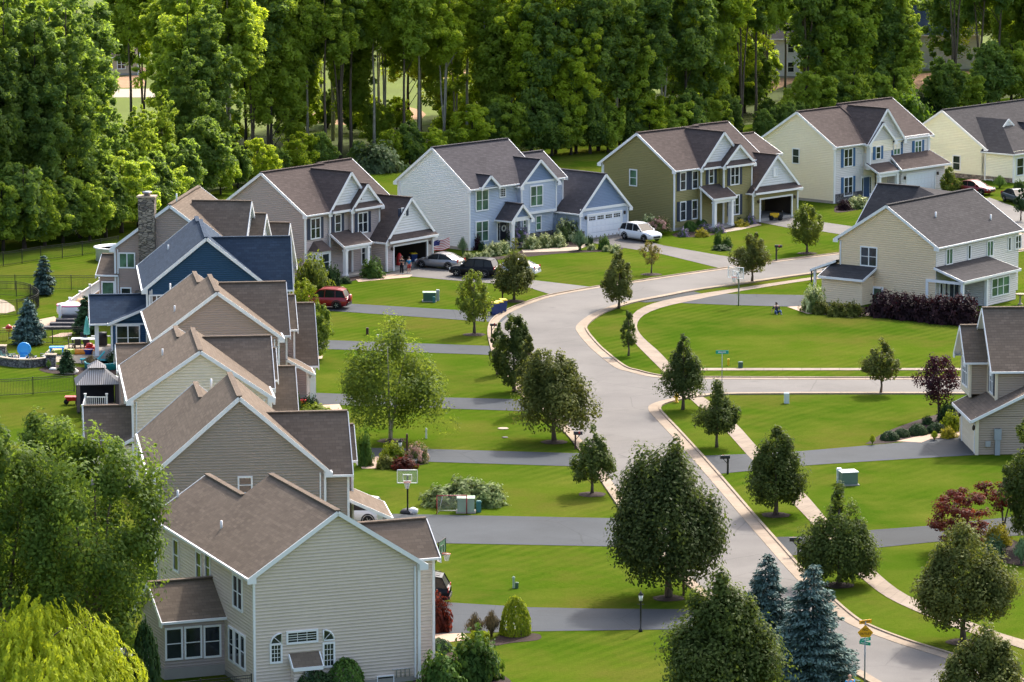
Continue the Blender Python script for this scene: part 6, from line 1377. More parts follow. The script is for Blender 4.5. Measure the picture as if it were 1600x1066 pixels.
mailbox('black mailbox on a tall post at the olive house kerb', 1213, 408, 1.35, BLACK, R(-20), 1.2); mailbox('brown mailbox behind the blue bins', 785, 470, 1.0, BROWN, R(0), 1.2); mailbox('dark mailbox at the kerb hidden by the cluster of trees', 768, 528, 1.05, BLACK, R(0)); mailbox('black mailbox on the strip left of the tan house', 1268, 441, 1.1, BLACK, R(-30), 1.)
# lamp posts
def lantern(m, g, z, s=1.):
    m.lathe([(.03 * s, z - .05), (.09 * s, z), (.09 * s, z + .02)], 8); m.lathe([(.13 * s, z + .3 * s), (.15 * s, z + .32 * s), (.03 * s, z + .45 * s), (.02 * s, z + .52 * s)], 8); g.lathe([(.085 * s, z + .02), (.115 * s, z + .3 * s)], 8)
LGL = clearmat('lantern glass', (.75, .78, .74), .8)
t = thing('lamp_post', 'black lantern lamp post beside the near driveway', 'lamp post', at(1001, 987)); m = MB(); g = MB(); m.lathe([(.12, 0), (.12, .12), (.055, .2), (.045, 1.75), (.07, 1.78)], 10); m.bar((-.2, 0, 1.6), (.2, 0, 1.6), .03, .03); lantern(m, g, 1.8, 1.15); o = m.build('post', BLACK, t); g.build('lantern_glass', LGL, o)
t = thing('lamp_post', 'dark post with a hanging lantern in the round flower bed', 'lamp post', at(636, 722)); m = MB(); m.box(-.07, .07, -.07, .07, 0, 2.0); m.bar((0, 0, 1.65), (-.52, 0, 1.65), .06, .06); m.bar((0, 0, 1.3), (-.35, 0, 1.62), .05, .05); m.build('post', BROWN, t)
m = MB(); g = MB(); lantern(m, g, 1.1, 1.2); o = m.build('lantern', BLACK, t); o.location = (-.48, 0, -.05); g.build('lantern_glass', LGL, o)
t = thing('stone_planter', 'low grey stone planter at the foot of the hanging lantern', 'planter', at(637, 726)); m = MB(); m.lathe([(.62, 0), (.66, .3), (.72, .36), (.5, .36), (.45, .2)], 14); m.build('bowl', STONEG, t)
# street signs
SGN = plain('green sign sheet', (.0, .30, .20), .4, .5); SORG = plain('orange yellow sign sheet', (.80, .36, .005), .4, .5); INK = plain('black lettering', (.02, .015, .01), .6); WLET = plain('white lettering', (.75, .8, .78), .5)
def text(s_, size, mt, parent, loc, rot, name='lettering'):
    c = bpy.data.curves.new(name, 'FONT'); c.body = s_; c.size = size; c.align_x = 'CENTER'; c.align_y = 'CENTER'; c.extrude = .003; c.materials.append(mt)
    tmp = bpy.data.objects.new('tmp', c); COL.objects.link(tmp); dg = bpy.context.evaluated_depsgraph_get(); me = bpy.data.meshes.new_from_object(tmp.evaluated_get(dg)); bpy.data.objects.remove(tmp)
    o = link(bpy.data.objects.new(name, me), parent); o.location = loc; o.rotation_euler = rot; return o
def strokes(w_, n, mt, parent, z, y, h_=.07, rs=np.random.RandomState(5)):
    m = MB(); x = -w_ / 2
    for i in range(n): ww = w_ / n * rs.uniform(.5, .75); m.box(x, x + ww, y - .004, y, z - h_ * rs.uniform(.3, .5), z + h_ * rs.uniform(.3, .5)); x += w_ / n
    return m.build('lettering', mt, parent)
t = thing('street_sign', 'steel post with an orange blade, yellow diamond and two green blades', 'street sign', at(1350.5, 1098))
m = MB(); m.tube([(0, 0, 0), (0, 0, 4.45)], .042, 8); m.build('post', STEEL, t)
m = MB(); m.box(-.38, .38, -.02, .02, 4.34, 4.54); b = m.build('orange_blade', SORG, t); b.rotation_euler = (0, 0, R(28)); strokes(.56, 7, INK, b, 4.44, -.021, .09)
m = MB(); r = .42; m.faces([(0, -.07, 4.28), (r, -.07, 3.86), (r * .55, -.07, 3.60), (-r * .55, -.07, 3.60), (-r, -.07, 3.86), (0, -.05, 4.28), (r, -.05, 3.86), (r * .55, -.05, 3.60), (-r * .55, -.05, 3.60), (-r, -.05, 3.86)], [(0, 4, 3, 2, 1), (5, 6, 7, 8, 9), (0, 1, 6, 5), (1, 2, 7, 6), (2, 3, 8, 7), (3, 4, 9, 8), (4, 0, 5, 9)]); b = m.build('diamond_plate', SORG, t)
text('NO', .20, INK, b, (0, -.078, 4.02), (R(90), 0, 0)); text('OUTLET', .165, INK, b, (0, -.078, 3.79), (R(90), 0, 0))
m = MB(); m.box(-.36, .36, -.03, -.01, 3.38, 3.56); b = m.build('street_blade', SGN, t); b.rotation_euler = (0, 0, R(35)); strokes(.5, 6, WLET, b, 3.47, -.031)
m = MB(); m.box(-.36, .36, -.03, -.01, 3.18, 3.36); b = m.build('street_blade', SGN, t); b.rotation_euler = (0, 0, R(-40)); strokes(.5, 6, WLET, b, 3.27, -.031)
t = thing('street_sign', 'thin post with a single green street blade at the side street corner', 'street sign', at(1128, 601)); m = MB(); m.tube([(0, 0, 0), (0, 0, 2.6)], .03, 6); m.build('post', STEEL, t)
m = MB(); m.box(-.49, .49, -.015, .015, 2.42, 2.70); b = m.build('street_blade', SGN, t); strokes(.62, 7, WLET, b, 2.56, -.016, .1)
# hydrant
t = thing('fire_hydrant', 'yellow fire hydrant at the street corner under the dense dark tree', 'hydrant', at(1057, 629)); m = MB(); m.lathe([(.17, 0), (.17, .05), (.11, .07), (.11, .5), (.16, .52), (.16, .56), (.12, .6), (.10, .68), (.04, .74), (.03, .8)], 14); m.build('barrel', YEL, t)
for sx in (-1, 1): m = MB(); m.lathe([(.06, 0), (.07, .1), (.05, .14)] if sx > 0 else [(.05, -.14), (.07, -.1), (.06, 0)], 10, (sx * .1, 0, .42), axis='x'); m.build('nozzle', YEL, t)
# flag on the garage of the taupe house
t = thing('flag', 'red and white striped flag with a blue canton on a slanted pole by the garage', 'flag', at(681, 412)); z0 = 1.75
m = MB(); m.tube([(-.5, .3, z0 - .1), (.75, -.35, z0 + .75)], .02, 6); m.build('pole', WHITE, t)
m = MB(); nx, nz = 10, 13; W_, H_ = 1.6, 1.0
def fp(i, j): u = i / nx; v = j / nz; return (-.15 + u * 1.45 - v * .3 + .35 * v * u, -.1 - .25 * u + .1 * math.sin(u * 7), z0 + .38 + .35 * u - v * H_ + .04 * math.sin(u * 8))
for i in range(nx):
    for j in range(nz): m.poly([fp(i, j), fp(i + 1, j), fp(i + 1, j + 1), fp(i, j + 1)], 2 if (i < 4 and j < 7) else (0 if j % 2 == 0 else 1))
m.build('cloth', [plain('flag red', (.5, .03, .04), .8), plain('flag white', (.8, .8, .8), .8), plain('flag blue', (.02, .03, .16), .8)], t)

# ------------------------------------------------------------------ people
SKIN = plain('skin', S(206, 160, 136), .6, .4); HAIRD = plain('dark hair', S(40, 30, 26), .7)
def person(label, loc, rz, h_, pose='stand', shirt=None, legs=None, shorts=False, bald=False, hair=HAIRD):
    t = thing('person', label, 'person', loc, rz); k = h_ / 1.75
    V = []; Ed = []; Rd = []
    def v(p, r, par=None):
        V.append(Vector(p) * k); Rd.append(r * k)
        if par is not None: Ed.append((par, len(V) - 1))
        return len(V) - 1
    sit = pose == 'sit'; dz = -.80 if sit else 0
    pel = v((0, 0, .95 + dz), .14); wst = v((0, .0, 1.12 + dz), .125, pel); ch = v((0, -.01, 1.32 + dz), .15, wst); nk = v((0, 0, 1.48 + dz), .055, ch); hd = v((0, -.01, 1.58 + dz), .075, nk); hd2 = v((0, -.02, 1.67 + dz), .095, hd); v((0, -.0, 1.74 + dz), .06, hd2)
    hands = []
    for sg in (-1, 1):
        sh = v((sg * .18, 0, 1.43 + dz), .062, ch)
        if pose == 'arms': el = v((sg * .27, -.06, 1.18), .045, sh); wr = v((sg * .10, -.24, 1.22), .032, el); d = Vector((-sg * .6, -.3, .1))
        elif sit: el = v((sg * .33, .10, 1.16 + dz), .045, sh); wr = v((sg * .36, .16, .92 + dz), .032, el); d = Vector((0, .2, -.6))
        else: el = v((sg * .25, .02, 1.16), .045, sh); wr = v((sg * .27, -.05, .92), .032, el); d = Vector((0, -.12, -.9))
        d.normalize(); pw = Vector(V[wr]) / k; pm = v(pw + d * .07, .034, wr)
        s2 = d.cross(Vector((sg, .2, .1))).normalized()
        for q in range(4): o = s2 * (.022 * (q - 1.5)); f1 = v(pw + d * .12 + o, .009, pm); v(pw + d * (.165 - .008 * abs(q - 1.5)) + o + Vector((-sg * .012, 0, 0)), .008, f1)
        v(pw + d * .07 + s2 * .055, .010, pm)
        hip = v((sg * .10, 0, .90 + dz), .10, pel)
        if sit: kn = v((sg * .24, -.42, .30), .062, hip); an = v((sg * .20, -.72, .07), .04, kn); v((sg * .22, -.82, .06), .035, an)
        else: kn = v((sg * .11, -.02 - .05 * (sg > 0), .49), .065, hip); an = v((sg * .115, .03 - .05 * (sg > 0), .08), .04, kn); v((sg * .13, -.13, .035), .035, an)
    me = bpy.data.meshes.new('body'); me.from_pydata([tuple(p) for p in V], Ed, []); o = link(bpy.data.objects.new('body', me), t); me.materials.append(SKIN)
    md = o.modifiers.new('skin', 'SKIN'); ly = me.skin_vertices[0] if me.skin_vertices else None
    if ly is None:
        bm = bmesh.new(); bm.from_mesh(me); bm.verts.layers.skin.verify(); bm.to_mesh(me); bm.free(); ly = me.skin_vertices[0]
    for i, r in enumerate(Rd): ly.data[i].radius = (r, r); ly.data[i].use_root = (i == 0)
    o.modifiers.new('smooth', 'SUBSURF').levels = 1; o.modifiers['smooth'].render_levels = 1
    P = lambda i: V[i]
    base = 7
    def limb(i0): return i0
    m = MB(); m.tube([P(pel) + Vector((0, 0, -.05)) * k, P(wst), P(ch), P(ch) + Vector((0, 0, .12)) * k], [.155 * k, .145 * k, .175 * k, .09 * k], 12)
    per = 13 + 4
    for sgi in range(2):
        b = 7 + sgi * ((len(V) - 7) // 2); m.tube([P(b), P(b).lerp(P(b + 1), .85)], [.075 * k, .06 * k], 8)
    m.build('shirt', shirt, t)
    m = MB(); m.tube([P(pel) + Vector((0, 0, -.12)) * k, P(pel) + Vector((0, 0, .06)) * k], [.16 * k, .155 * k], 12)
    nh = (len(V) - 7) // 2
    for sgi in range(2):
        b = 7 + sgi * nh + nh - 4; a0, a1, a2 = P(b), P(b + 1), P(b + 2)
        if shorts: m.tube([a0, a0.lerp(a1, .85)], [.115 * k, .10 * k], 8)
        else: m.tube([a0, a1, a2], [.112 * k, .082 * k, .065 * k], 8)
        S_ = MB(); f = P(b + 3); S_.tube([a2 + Vector((0, .05, -.02)) * k, (a2 + f) / 2 - Vector((0, 0, .02)) * k, f], [.05 * k, .055 * k, .045 * k], 8); S_.build('shoe', plain('pale shoes', (.5, .5, .5)), t)
    m.build('trousers' if not shorts else 'shorts', legs, t)
    c = V[hd2]
    if not bald:
        m = MB(); m.lathe([(.02, .125), (.07, .11), (.105, .05), (.112, .0), (.10, -.06), (.09, -.09)], 14, (0, 0, 0)); q = m.build('hair', hair, t); q.location = c + Vector((0, .022, .01)) * k; q.scale = (k, k, k); q.rotation_euler = (R(-18), 0, 0)
    m = MB(); m.bar(c + Vector((0, -.09, -.01)) * k, c + Vector((0, -.125, -.045)) * k, .03 * k, .03 * k); m.build('nose', SKIN, t)
    for sg in (-1, 1):
        m = MB(); m.lathe([(.002, -.012), (.012, -.004), (.012, .004), (.002, .012)], 8, c + Vector((sg * .034, -.092, .005)) * k); m.build('eye', DKPL, t)
        m = MB(); m.lathe([(.005, -.012), (.03, -.006), (.03, .006), (.005, .012)], 8, c + Vector((sg * .098, 0, -.01)) * k, axis='x'); m.build('ear', SKIN, t)
    m = MB(); m.bar(c + Vector((-.03, -.092, -.055)) * k, c + Vector((.03, -.092, -.055)) * k, .012 * k, .014 * k); m.build('mouth', plain('lips', S(150, 80, 76)), t)
    return t
CL = lambda n, c: plain(n, c, .85, .2)
person('person in dark clothes standing at the open garage with folded arms', at(628, 428), R(-20), 1.62, 'arms', CL('black shirt', (.02, .02, .025)), CL('black trousers', (.012, .013, .018)))
person('person in a blue shirt and red shorts standing by the silver car', at(639, 427), R(30), 1.5, 'stand', CL('blue shirt', (.02, .18, .36)), CL('red shorts', (.35, .06, .05)), True)
person('bald person in a bright blue shirt at the bottom edge beside the blue spruce', at(1327.5, 1107), R(200), 1.86, 'stand', CL('bright blue shirt', (.04, .33, .70)), CL('tan shorts', (.3, .25, .18)), True, True)
person('person in a dark shirt and jeans sitting on the corner lawn', at(1213, 490), R(15), 1.75, 'sit', CL('dark violet shirt', (.04, .035, .05)), CL('blue jeans', (.05, .10, .20)))

# ------------------------------------------------------------------ back gardens at the left
def fence(label, pts, h_=1.35, sp=.115, post_every=2.3, n=1, mt=BLACK, name='metal_fence'):
    L = [at(*p) for p in pts] if n <= 1 else line(pts, n)
    t = thing(name, label, 'fence', L[0]); o = L[0]; L = [p - o for p in L]
    tot = sum((b - a).length for a, b in zip(L[:-1], L[1:])); N_ = max(2, int(tot / sp)); Q = resample(L, N_)
    m = MB()
    for p in Q[::1]: m.box(p.x - .009, p.x + .009, p.y - .009, p.y + .009, .06, h_ - .03)
    for z in (.12, h_ - .18, h_ - .02):
        for a, b in zip(L[:-1], L[1:]): m.bar(a + Vector((0, 0, z)), b + Vector((0, 0, z)), .03, .035)
    m.build('picket_panel', mt, t)
    for p in resample(L, max(2, int(tot / post_every) + 1)):
        q = MB(); q.box(-.035, .035, -.035, .035, 0, h_ + .06); q.build('post', mt, t).location = p
fg = 'black metal fences of the back gardens'
fence('black metal fence along the wood at the back of the far left lawn', [(-30, 420), (12.5, 415.5), (58, 408), (104, 403), (148, 397), (185, 391)])
fence('straight black metal fence crossing the lawn behind the small spruce', [(-20, 453), (92, 453.5), (155, 454)])
fence('curved black metal fence round the pale patio at the left edge', [(-14, 462), (11, 463), (32, 464), (45, 467), (57, 474), (61, 480), (52, 487), (25.6, 492.5), (6.5, 494), (-14, 495)], n=4)
fence('black metal fence between the blue spruce and the fire pit', [(-14, 542), (17, 540.7), (90.6, 537), (130, 535.5)])
fence('black metal fence in front of the stone wall, nearest at left', [(-14, 621), (38.7, 618), (78, 615), (116, 612.5)])
fence('black metal fence at the bottom edge before the sunroom', [(234, 1108), (336, 1097), (393, 1091)], 1.3)
# gazebo
t = thing('gazebo', 'dark two tier gazebo with a pale striped roof side, behind the cream house', 'gazebo', at(152, 640), R(8)); w_ = 1.65
for sx in (-1, 1):
    for sy in (-1, 1): m = MB(); m.box(sx * 1.45 - .07, sx * 1.45 + .07, sy * 1.45 - .07, sy * 1.45 + .07, 0, 2.15); m.build('post', DKPL, t)
slate = plain('gazebo dark roof', S(62, 66, 76), .6); pale = siding('gazebo pale roof', S(176, 170, 166), .16)
m = MB(); a, b, z1, z2 = w_, .55, 2.15, 3.15; c4 = [(-a, -a), (a, -a), (a, a), (-a, a)]; d4 = [(-b, -b), (b, -b), (b, b), (-b, b)]
for i in range(4): m.poly([(*c4[i], z1), (*c4[(i + 1) % 4], z1), (*d4[(i + 1) % 4], z2), (*d4[i], z2)], 1 if i == 0 else 0)
for i in range(4): m.poly([(*c4[i], z1 - .03), (*c4[(i + 1) % 4], z1 - .03), (*c4[(i + 1) % 4], z1 + .02), (*c4[i], z1 + .02)], 0)
mt_ = plain('gazebo striped roof', S(165, 158, 154), .6)
nt = mt_.node_tree; wv = N(nt, 'ShaderNodeTexWave', ins={'Scale': 2.2}); wv.bands_direction = 'X'; nt.links.new(coords(nt), wv.inputs[0]); nt.links.new(mixcol(nt, ramp(nt, wv.outputs['Fac'], .35, .65), S(120, 112, 108), S(196, 190, 186)), nt.nodes['Principled BSDF'].inputs['Base Color'])
m.build('lower_roof', [slate, mt_], t)
m = MB(); b2 = .7
for i in range(4): e4 = [(-b2, -b2), (b2, -b2), (b2, b2), (-b2, b2)]; m.poly([(*e4[i], 3.28), (*e4[(i + 1) % 4], 3.28), (0, 0, 3.8)], 1 if i == 0 else 0)
m.lathe([(.05, 3.78), (.09, 3.85), (.02, 3.95)], 8, mi=0); m.build('upper_roof', [slate, mt_], t)
for sx in (-1, 1): m = MB(); m.prism([(sx * 1.45 - .13, -1.55), (sx * 1.45 + .13, -1.58), (sx * 1.45 + .11, -1.38), (sx * 1.45 - .1, -1.4)], .1, 2.1); m.build('curtain', plain('grey brown curtain', S(98, 88, 84), .9), t)
m = MB(); m.box(-1.35, 1.35, 1.35, 1.42, .15, 2.05); m.build('privacy_screen', plain('dark navy screen', S(26, 28, 44), .9), t)
t = thing('patio_umbrella', 'white patio umbrella beside the gazebo roof', 'umbrella', at(176, 633)); m = MB(); m.tube([(0, 0, 0), (0, 0, 2.2)], .03, 6); m.build('pole', STEEL, t); m = MB(); m.lathe([(.9, 2.0), (.6, 2.14), (.2, 2.28), (.03, 2.34)], 10); m.build('canopy', WHITE, t)
t = thing('patio_umbrella', 'closed red umbrella on the deck of the cream house', 'umbrella', at(188, 638)); m = MB(); m.tube([(0, 0, 0), (0, 0, 2.0)], .03, 6); m.build('pole', STEEL, t); m = MB(); m.lathe([(.3, .45), (.2, 1.2), (.06, 1.9), (.02, 2.0)], 10); m.build('canopy', plain('red canvas', (.38, .015, .02), .8), t)
t = thing('patio_umbrella', 'closed teal parasol over the table by the blue house', 'umbrella', at(136, 541)); m = MB(); m.tube([(0, 0, 0), (0, 0, 2.5)], .03, 6); m.build('pole', STEEL, t); m = MB(); m.lathe([(.28, 1.0), (.24, 1.4), (.13, 2.1), (.03, 2.5)], 10); m.build('canopy', plain('teal canvas', S(92, 172, 160), .8), t)
# deck of the cream house
t = thing('deck', 'brown deck of the cream house with white railing and stair', 'deck', at(163, 648)); DK = plain('deck boards', S(140, 118, 104), .8)
m = MB(); m.box(-1.5, 1.6, -1.2, 1.6, .45, .6); m.box(-1.45, 1.55, -1.15, 1.55, 0, .45); m.build('platform', DK, t)
m = MB(); m.bar((-1.2, -1.0, 1.5), (.2, -1.0, 1.5), .08, .07); m.bar((-1.2, -1.0, .75), (.2, -1., .75), .08, .06)
for i in range(9): x = -1.1 + i * .155; m.box(x - .02, x + .02, -1.02, -.98, .75, 1.5)
m.build('railing', WHITE, t)
for x, y in ((-1.3, -1.), (.3, -1.), (-1.35, -2.4)): m = MB(); m.box(x - .07, x + .07, y - .07, y + .07, 0 if y < -2 else .5, 1.7 if y > -2 else 1.1); m.box(x - .1, x + .1, y - .1, y + .1, 1.7 if y > -2 else 1.1, 1.78 if y > -2 else 1.18); m.build('railing_post', WHITE, t)
m = MB(); m.bar((-1.32, -1., 1.5), (-1.36, -2.4, 1.0), .07, .07); m.bar((-1.32, -1., .75), (-1.36, -2.4, .3), .07, .06)
for i in range(7): s = (i + .5) / 7; m.box(-1.36, -1.32, -1 - 1.4 * s - .02, -1 - 1.4 * s + .02, .75 - .45 * s, 1.5 - .5 * s)
m.build('stair_railing', WHITE, t)
# white stair behind the chimney house
t = thing('garden_stair', 'white railed stair and ramp with dark steps descending to the garden', 'stair', at(120, 512)); m = MB()
for i in range(5): m.box(-2.7 + i * .42, 1.2, -1.0 + i * .85, -.1 + i * .85, .0, .2 + i * .2)
m.build('steps', plain('dark composite', S(62, 60, 66), .7), t)
a, b = Vector((-1.6, 1.6, .6)), Vector((1.9, 18.5, 1.6)); m = MB(); m.bar(a + Vector((0, 0, .95)), b + Vector((0, 0, .95)), .1, .09); m.bar(a + Vector((0, 0, .1)), b + Vector((0, 0, .1)), .1, .09)
for i in range(90): p = a.lerp(b, i / 89); m.box(p.x - .03, p.x + .03, p.y - .02, p.y + .02, p.z + .1, p.z + .95)
m.bar(b + Vector((0, 0, .95)), b + Vector((1.7, .3, .95)), .08, .09)
for i in range(9): p = b.lerp(b + Vector((1.7, .3, 0)), i / 8); m.box(p.x - .02, p.x + .02, p.y - .02, p.y + .02, p.z + .05, p.z + .95)
m.build('railing', WHITE, t)
for i in range(7): p = a.lerp(b, i / 6); m = MB(); m.box(-.09, .09, -.09, .09, -.6 if i == 0 else -p.z, 1.1); m.box(-.12, .12, -.12, .12, 1.1, 1.18); m.build('railing_post', WHITE, t).location = p
m = MB(); m.prism([(-1.5, 2.5), (1.4, 2.5), (3.6, 19), (2., 19)], 0, .75); m.build('landing', DK, t)
t = thing('hot_tub', 'white round tub with pink trim at the top of the dark garden steps', 'tub', at(110, 490, .75)); m = MB(); m.lathe([(.02, 0), (1.1, 0), (1.18, .2), (1.15, .75), (1.0, .85), (.1, .87)], 20); m.build('tub', plain('white vinyl', (.7, .68, .70)), t); m = MB(); m.lathe([(1.16, .7), (1.19, .76), (1.16, .82), (1.12, .8)], 20); m.build('rim', plain('pink trim', S(230, 120, 160)), t)
rs = np.random.RandomState(9)
for i, (px, py, s) in enumerate(((119, 484, .7), (126, 481, .8), (134, 479, .7), (117, 490, .55), (146, 461, .6))):
    m = MB(); q = [(.02, 0), (.8, .05), (1., .4), (.75, .8), (.3, 1.), (.02, 1.02)]; m.lathe([(r * s * rs.uniform(.85, 1.1), z * s) for r, z in q], 9); o = m.build('boulder', plain('tan boulder', S(206, 168, 130), .9, var=.25, scale=3)); o.location = at(px, py, .75); o.rotation_euler = (0, 0, i)
    tag(o, ['tan boulder behind the white tub, lowest left', 'largest tan boulder in the pile behind the white tub', 'tan boulder at the right of the pile by the stair', 'smallest tan boulder beside the pink rimmed tub', 'tan boulder at the top of the white stair'][i], 'boulder', 'boulders along the stair')
# pool patio
t = thing('retaining_wall', 'curved low grey stone wall round the fire pit terrace', 'wall', (0, 0, 0)); L = line([(-20, 565), (0, 570), (25, 573.5), (50, 574), (72, 571.5)], 5); m = MB()
for i in range(len(L) - 1): m.bar(L[i] + Vector((0, 0, .3)), L[i + 1] + Vector((0, 0, .3)), .35, .6)
m.build('wall_face', STONEG, t); m = MB()
for i in range(len(L) - 1): m.bar(L[i] + Vector((0, 0, .64)), L[i + 1] + Vector((0, 0, .64)), .42, .08)
m.build('coping', CONC, t)
for px, py, lb in ((80, 573, 'right pillar'), (2, 559, 'left pillar')):
    p = at(px, py); m = MB(); m.box(-.38, .38, -.3, .3, 0, .95); o = m.build('pillar', STONEG, t); o.location = p; m = MB(); m.box(-.45, .45, -.37, .37, .95, 1.03); m.build('cap', CONC, o)
def adirondack(label, px, py, rz, mt):
    t = thing('garden_chair', label, 'chair', at(px, py), rz, 'garden chairs round the fire pit'); m = MB(); m.hexa([(-.3, -.3, .36), (.3, -.3, .36), (.27, .25, .2), (-.27, .25, .2), (-.3, -.3, .40), (.3, -.3, .40), (.27, .25, .24), (-.27, .25, .24)]); m.build('seat', mt, t)
    m = MB()
    for i in range(5): x = -.22 + i * .11; m.bar((x, .22, .24), (x * 1.25, .58, 1.0 - .25 * abs(i - 2) / 2), .09, .025, up=(0, 1, .3))
    m.build('backrest', mt, t)
    for sx in (-1, 1): m = MB(); m.box(sx * .36 - .07, sx * .36 + .07, -.35, .4, .56, .59); m.box(sx * .36 - .03, sx * .36 + .03, -.33, -.27, 0, .56); m.box(sx * .36 - .03, sx * .36 + .03, .2, .27, 0, .56); m.build('arm', mt, t)
GREYC = plain('grey chair plastic', S(66, 78, 92), .6); BLUEC = plain('bright blue plastic', S(40, 150, 226), .5)
adirondack('grey garden chair at the left of the fire pit', 21, 565, R(120), GREYC); adirondack('grey garden chair with its back to the camera at the fire pit', 49, 568, R(180), GREYC); adirondack('grey garden chair at the right of the fire pit', 73, 563, R(240), GREYC)
adirondack('blue seat at the far left of the fire pit terrace', 12, 566, R(90), GRNT)
t = thing('paddling_slide', 'bright blue plastic play shell standing behind the fire pit', 'play shell', at(38, 560)); m = MB(); m.lathe([(.02, .3), (.4, .22), (.58, 0), (.54, -.12), (.2, -.1)], 14, (0, 0, 0), axis='y'); o = m.build('shell', BLUEC, t); o.location = (0, 0, .75); m = MB(); m.box(-.35, .35, -.2, .3, 0, .4); m.build('foot', BLUEC, t)
t = thing('fire_pit', 'white round fire pit between the garden chairs', 'fire pit', at(38, 567)); m = MB(); m.lathe([(.5, 0), (.52, .35), (.4, .36), (.36, .2)], 16); m.build('ring', WHITE, t)
t = thing('garden_table', 'small bright blue play table by the stone pillar', 'table', at(89, 555)); m = MB(); m.box(-.6, .6, -.35, .35, .62, .7); m.build('tabletop', BLUEC, t)
for sx in (-.5, .5):
    for sy in (-.28, .28): m = MB(); m.box(sx - .05, sx + .05, sy - .05, sy + .05, 0, .62); m.build('leg', BLUEC, t)
t = thing('dining_table', 'long white patio table under the closed parasol', 'table', at(133, 543)); m = MB(); m.box(-1.1, 1.1, -.5, .5, .7, .76); m.build('tabletop', WHITE, t)
for sx in (-1, 1):
    for sy in (-.4, .4): m = MB(); m.box(sx - .03, sx + .03, sy - .03, sy + .03, 0, .7); m.build('leg', BLACK, t)
def pchair(px, py, rz, lb):
    t = thing('patio_chair', lb, 'chair', at(px, py), rz, 'patio chairs at the long table'); m = MB(); m.box(-.25, .25, -.25, .25, .42, .46); m.build('seat', DKPL, t); m = MB(); m.box(-.25, .25, .22, .26, .46, .95); m.build('backrest', DKPL, t)
    for sx in (-.22, .22):
        for sy in (-.22, .22): m = MB(); m.box(sx - .02, sx + .02, sy - .02, sy + .02, 0, .42); m.build('leg', BLACK, t)
for px, py, rz, lb in ((112, 546, 90, 'dark patio chair at the left end of the long table'), (122, 547, 180, 'dark patio chair at the near left side of the long table'), (136, 548, 180, 'dark patio chair at the near right side of the long table'), (130, 538, 0, 'dark patio chair at the far side of the long table')): pchair(px, py, R(rz), lb)
t = thing('grill', 'black barbecue grill under the patio roof of the blue house', 'grill', at(159, 541)); m = MB(); m.box(-.45, .45, -.25, .25, .1, .85); m.build('cabinet', BLACK, t); m = MB(); m.lathe([(.02, -.42), (.3, -.42), (.3, .42), (.02, .42)], 14, (0, 0, .9), axis='x'); m.build('hood', DKPL, t); m = MB(); m.box(.45, .85, -.22, .22, .82, .86); m.box(-.85, -.45, -.22, .22, .82, .86); m.build('side_shelf', STEEL, t)
t = thing('grill', 'black barbecue with silver hood behind the willow', 'grill', at(187, 1048)); m = MB(); m.box(-.5, .5, -.28, .28, .1, .9); m.build('cabinet', BLACK, t); m = MB(); m.lathe([(.02, -.5), (.32, -.5), (.32, .5), (.02, .5)], 14, (0, 0, .98), axis='x'); m.build('hood', METAL, t); m = MB(); m.box(.5, .95, -.25, .25, .86, .9); m.build('side_shelf', STEEL, t)
t = thing('kayak', 'yellow green and orange kayak lying on the patio', 'kayak', at(117, 554), R(3)); m = MB(); Lk = 2.2
m.tube([(-Lk + i * Lk / 5, 0, .16 + .08 * abs(i - 5) / 5) for i in range(6)], [.03, .14, .22, .27, .29, .3], 8, 0); m.tube([(i * Lk / 5, 0, .16 + .08 * i / 5) for i in range(6)], [.3, .29, .27, .22, .14, .03], 8, 1); m.build('hull', [plain('lime hull', (.45, .55, .04), .4), plain('orange hull', (.75, .25, .01), .4)], t)
t = thing('toy_pile', 'red ride-on toy beside the patio post', 'toy', at(143, 551)); m = MB(); m.box(-.5, .5, -.3, .3, .15, .5); m.lathe([(.02, .5), (.3, .5), (.25, .75), (.05, .8)], 8, (-.15, 0, 0)); m.build('body', plain('red toy', (.5, .02, .02), .4), t)
for sx in (-.35, .35):
    for sy in (-.3, .3): m = MB(); m.lathe([(.02, -.05), (.16, -.05), (.16, .05), (.02, .05)], 10, (sx, sy, .16), axis='y'); m.build('wheel', DKPL, t)
t = thing('storage_bin', 'blue plastic tub next to the red toy', 'tub', at(138, 554)); m = MB(); m.lathe([(.3, 0), (.38, .4), (.42, .42), (.36, .44), (.3, .2)], 12); m.build('tub', plain('royal blue plastic', (.02, .06, .35), .4), t)
t = thing('sun_lounger', 'teal pool lounger on the patio of the blue house', 'lounger', at(147, 568), R(4)); m = MB(); m.box(-1.1, .35, -.32, .32, .32, .40); m.build('cushion', plain('teal cushion', S(24, 168, 178), .7), t); m = MB(); m.bar((.35, 0, .36), (.85, 0, .95), .64, .08, up=(0, 0, 1)); m.build('backrest', MATS['teal cushion'], t)
for sx in (-1., .6):
    for sy in (-.27, .27): m = MB(); m.box(sx - .03, sx + .03, sy - .03, sy + .03, 0, .32); m.build('leg', STEEL, t)
t = thing('pool', 'teal walled round pool half hidden behind the gazebo', 'pool', at(158, 576)); m = MB(); m.lathe([(1.3, 0), (1.33, .5), (1.36, .56), (1.27, .58), (1.24, .42)], 22); m.build('wall', plain('teal vinyl', S(20, 130, 140), .5), t); m = MB(); m.lathe([(.02, .42), (1.25, .42)], 22); m.build('water', glass('pool water', S(40, 150, 170), .05), t)
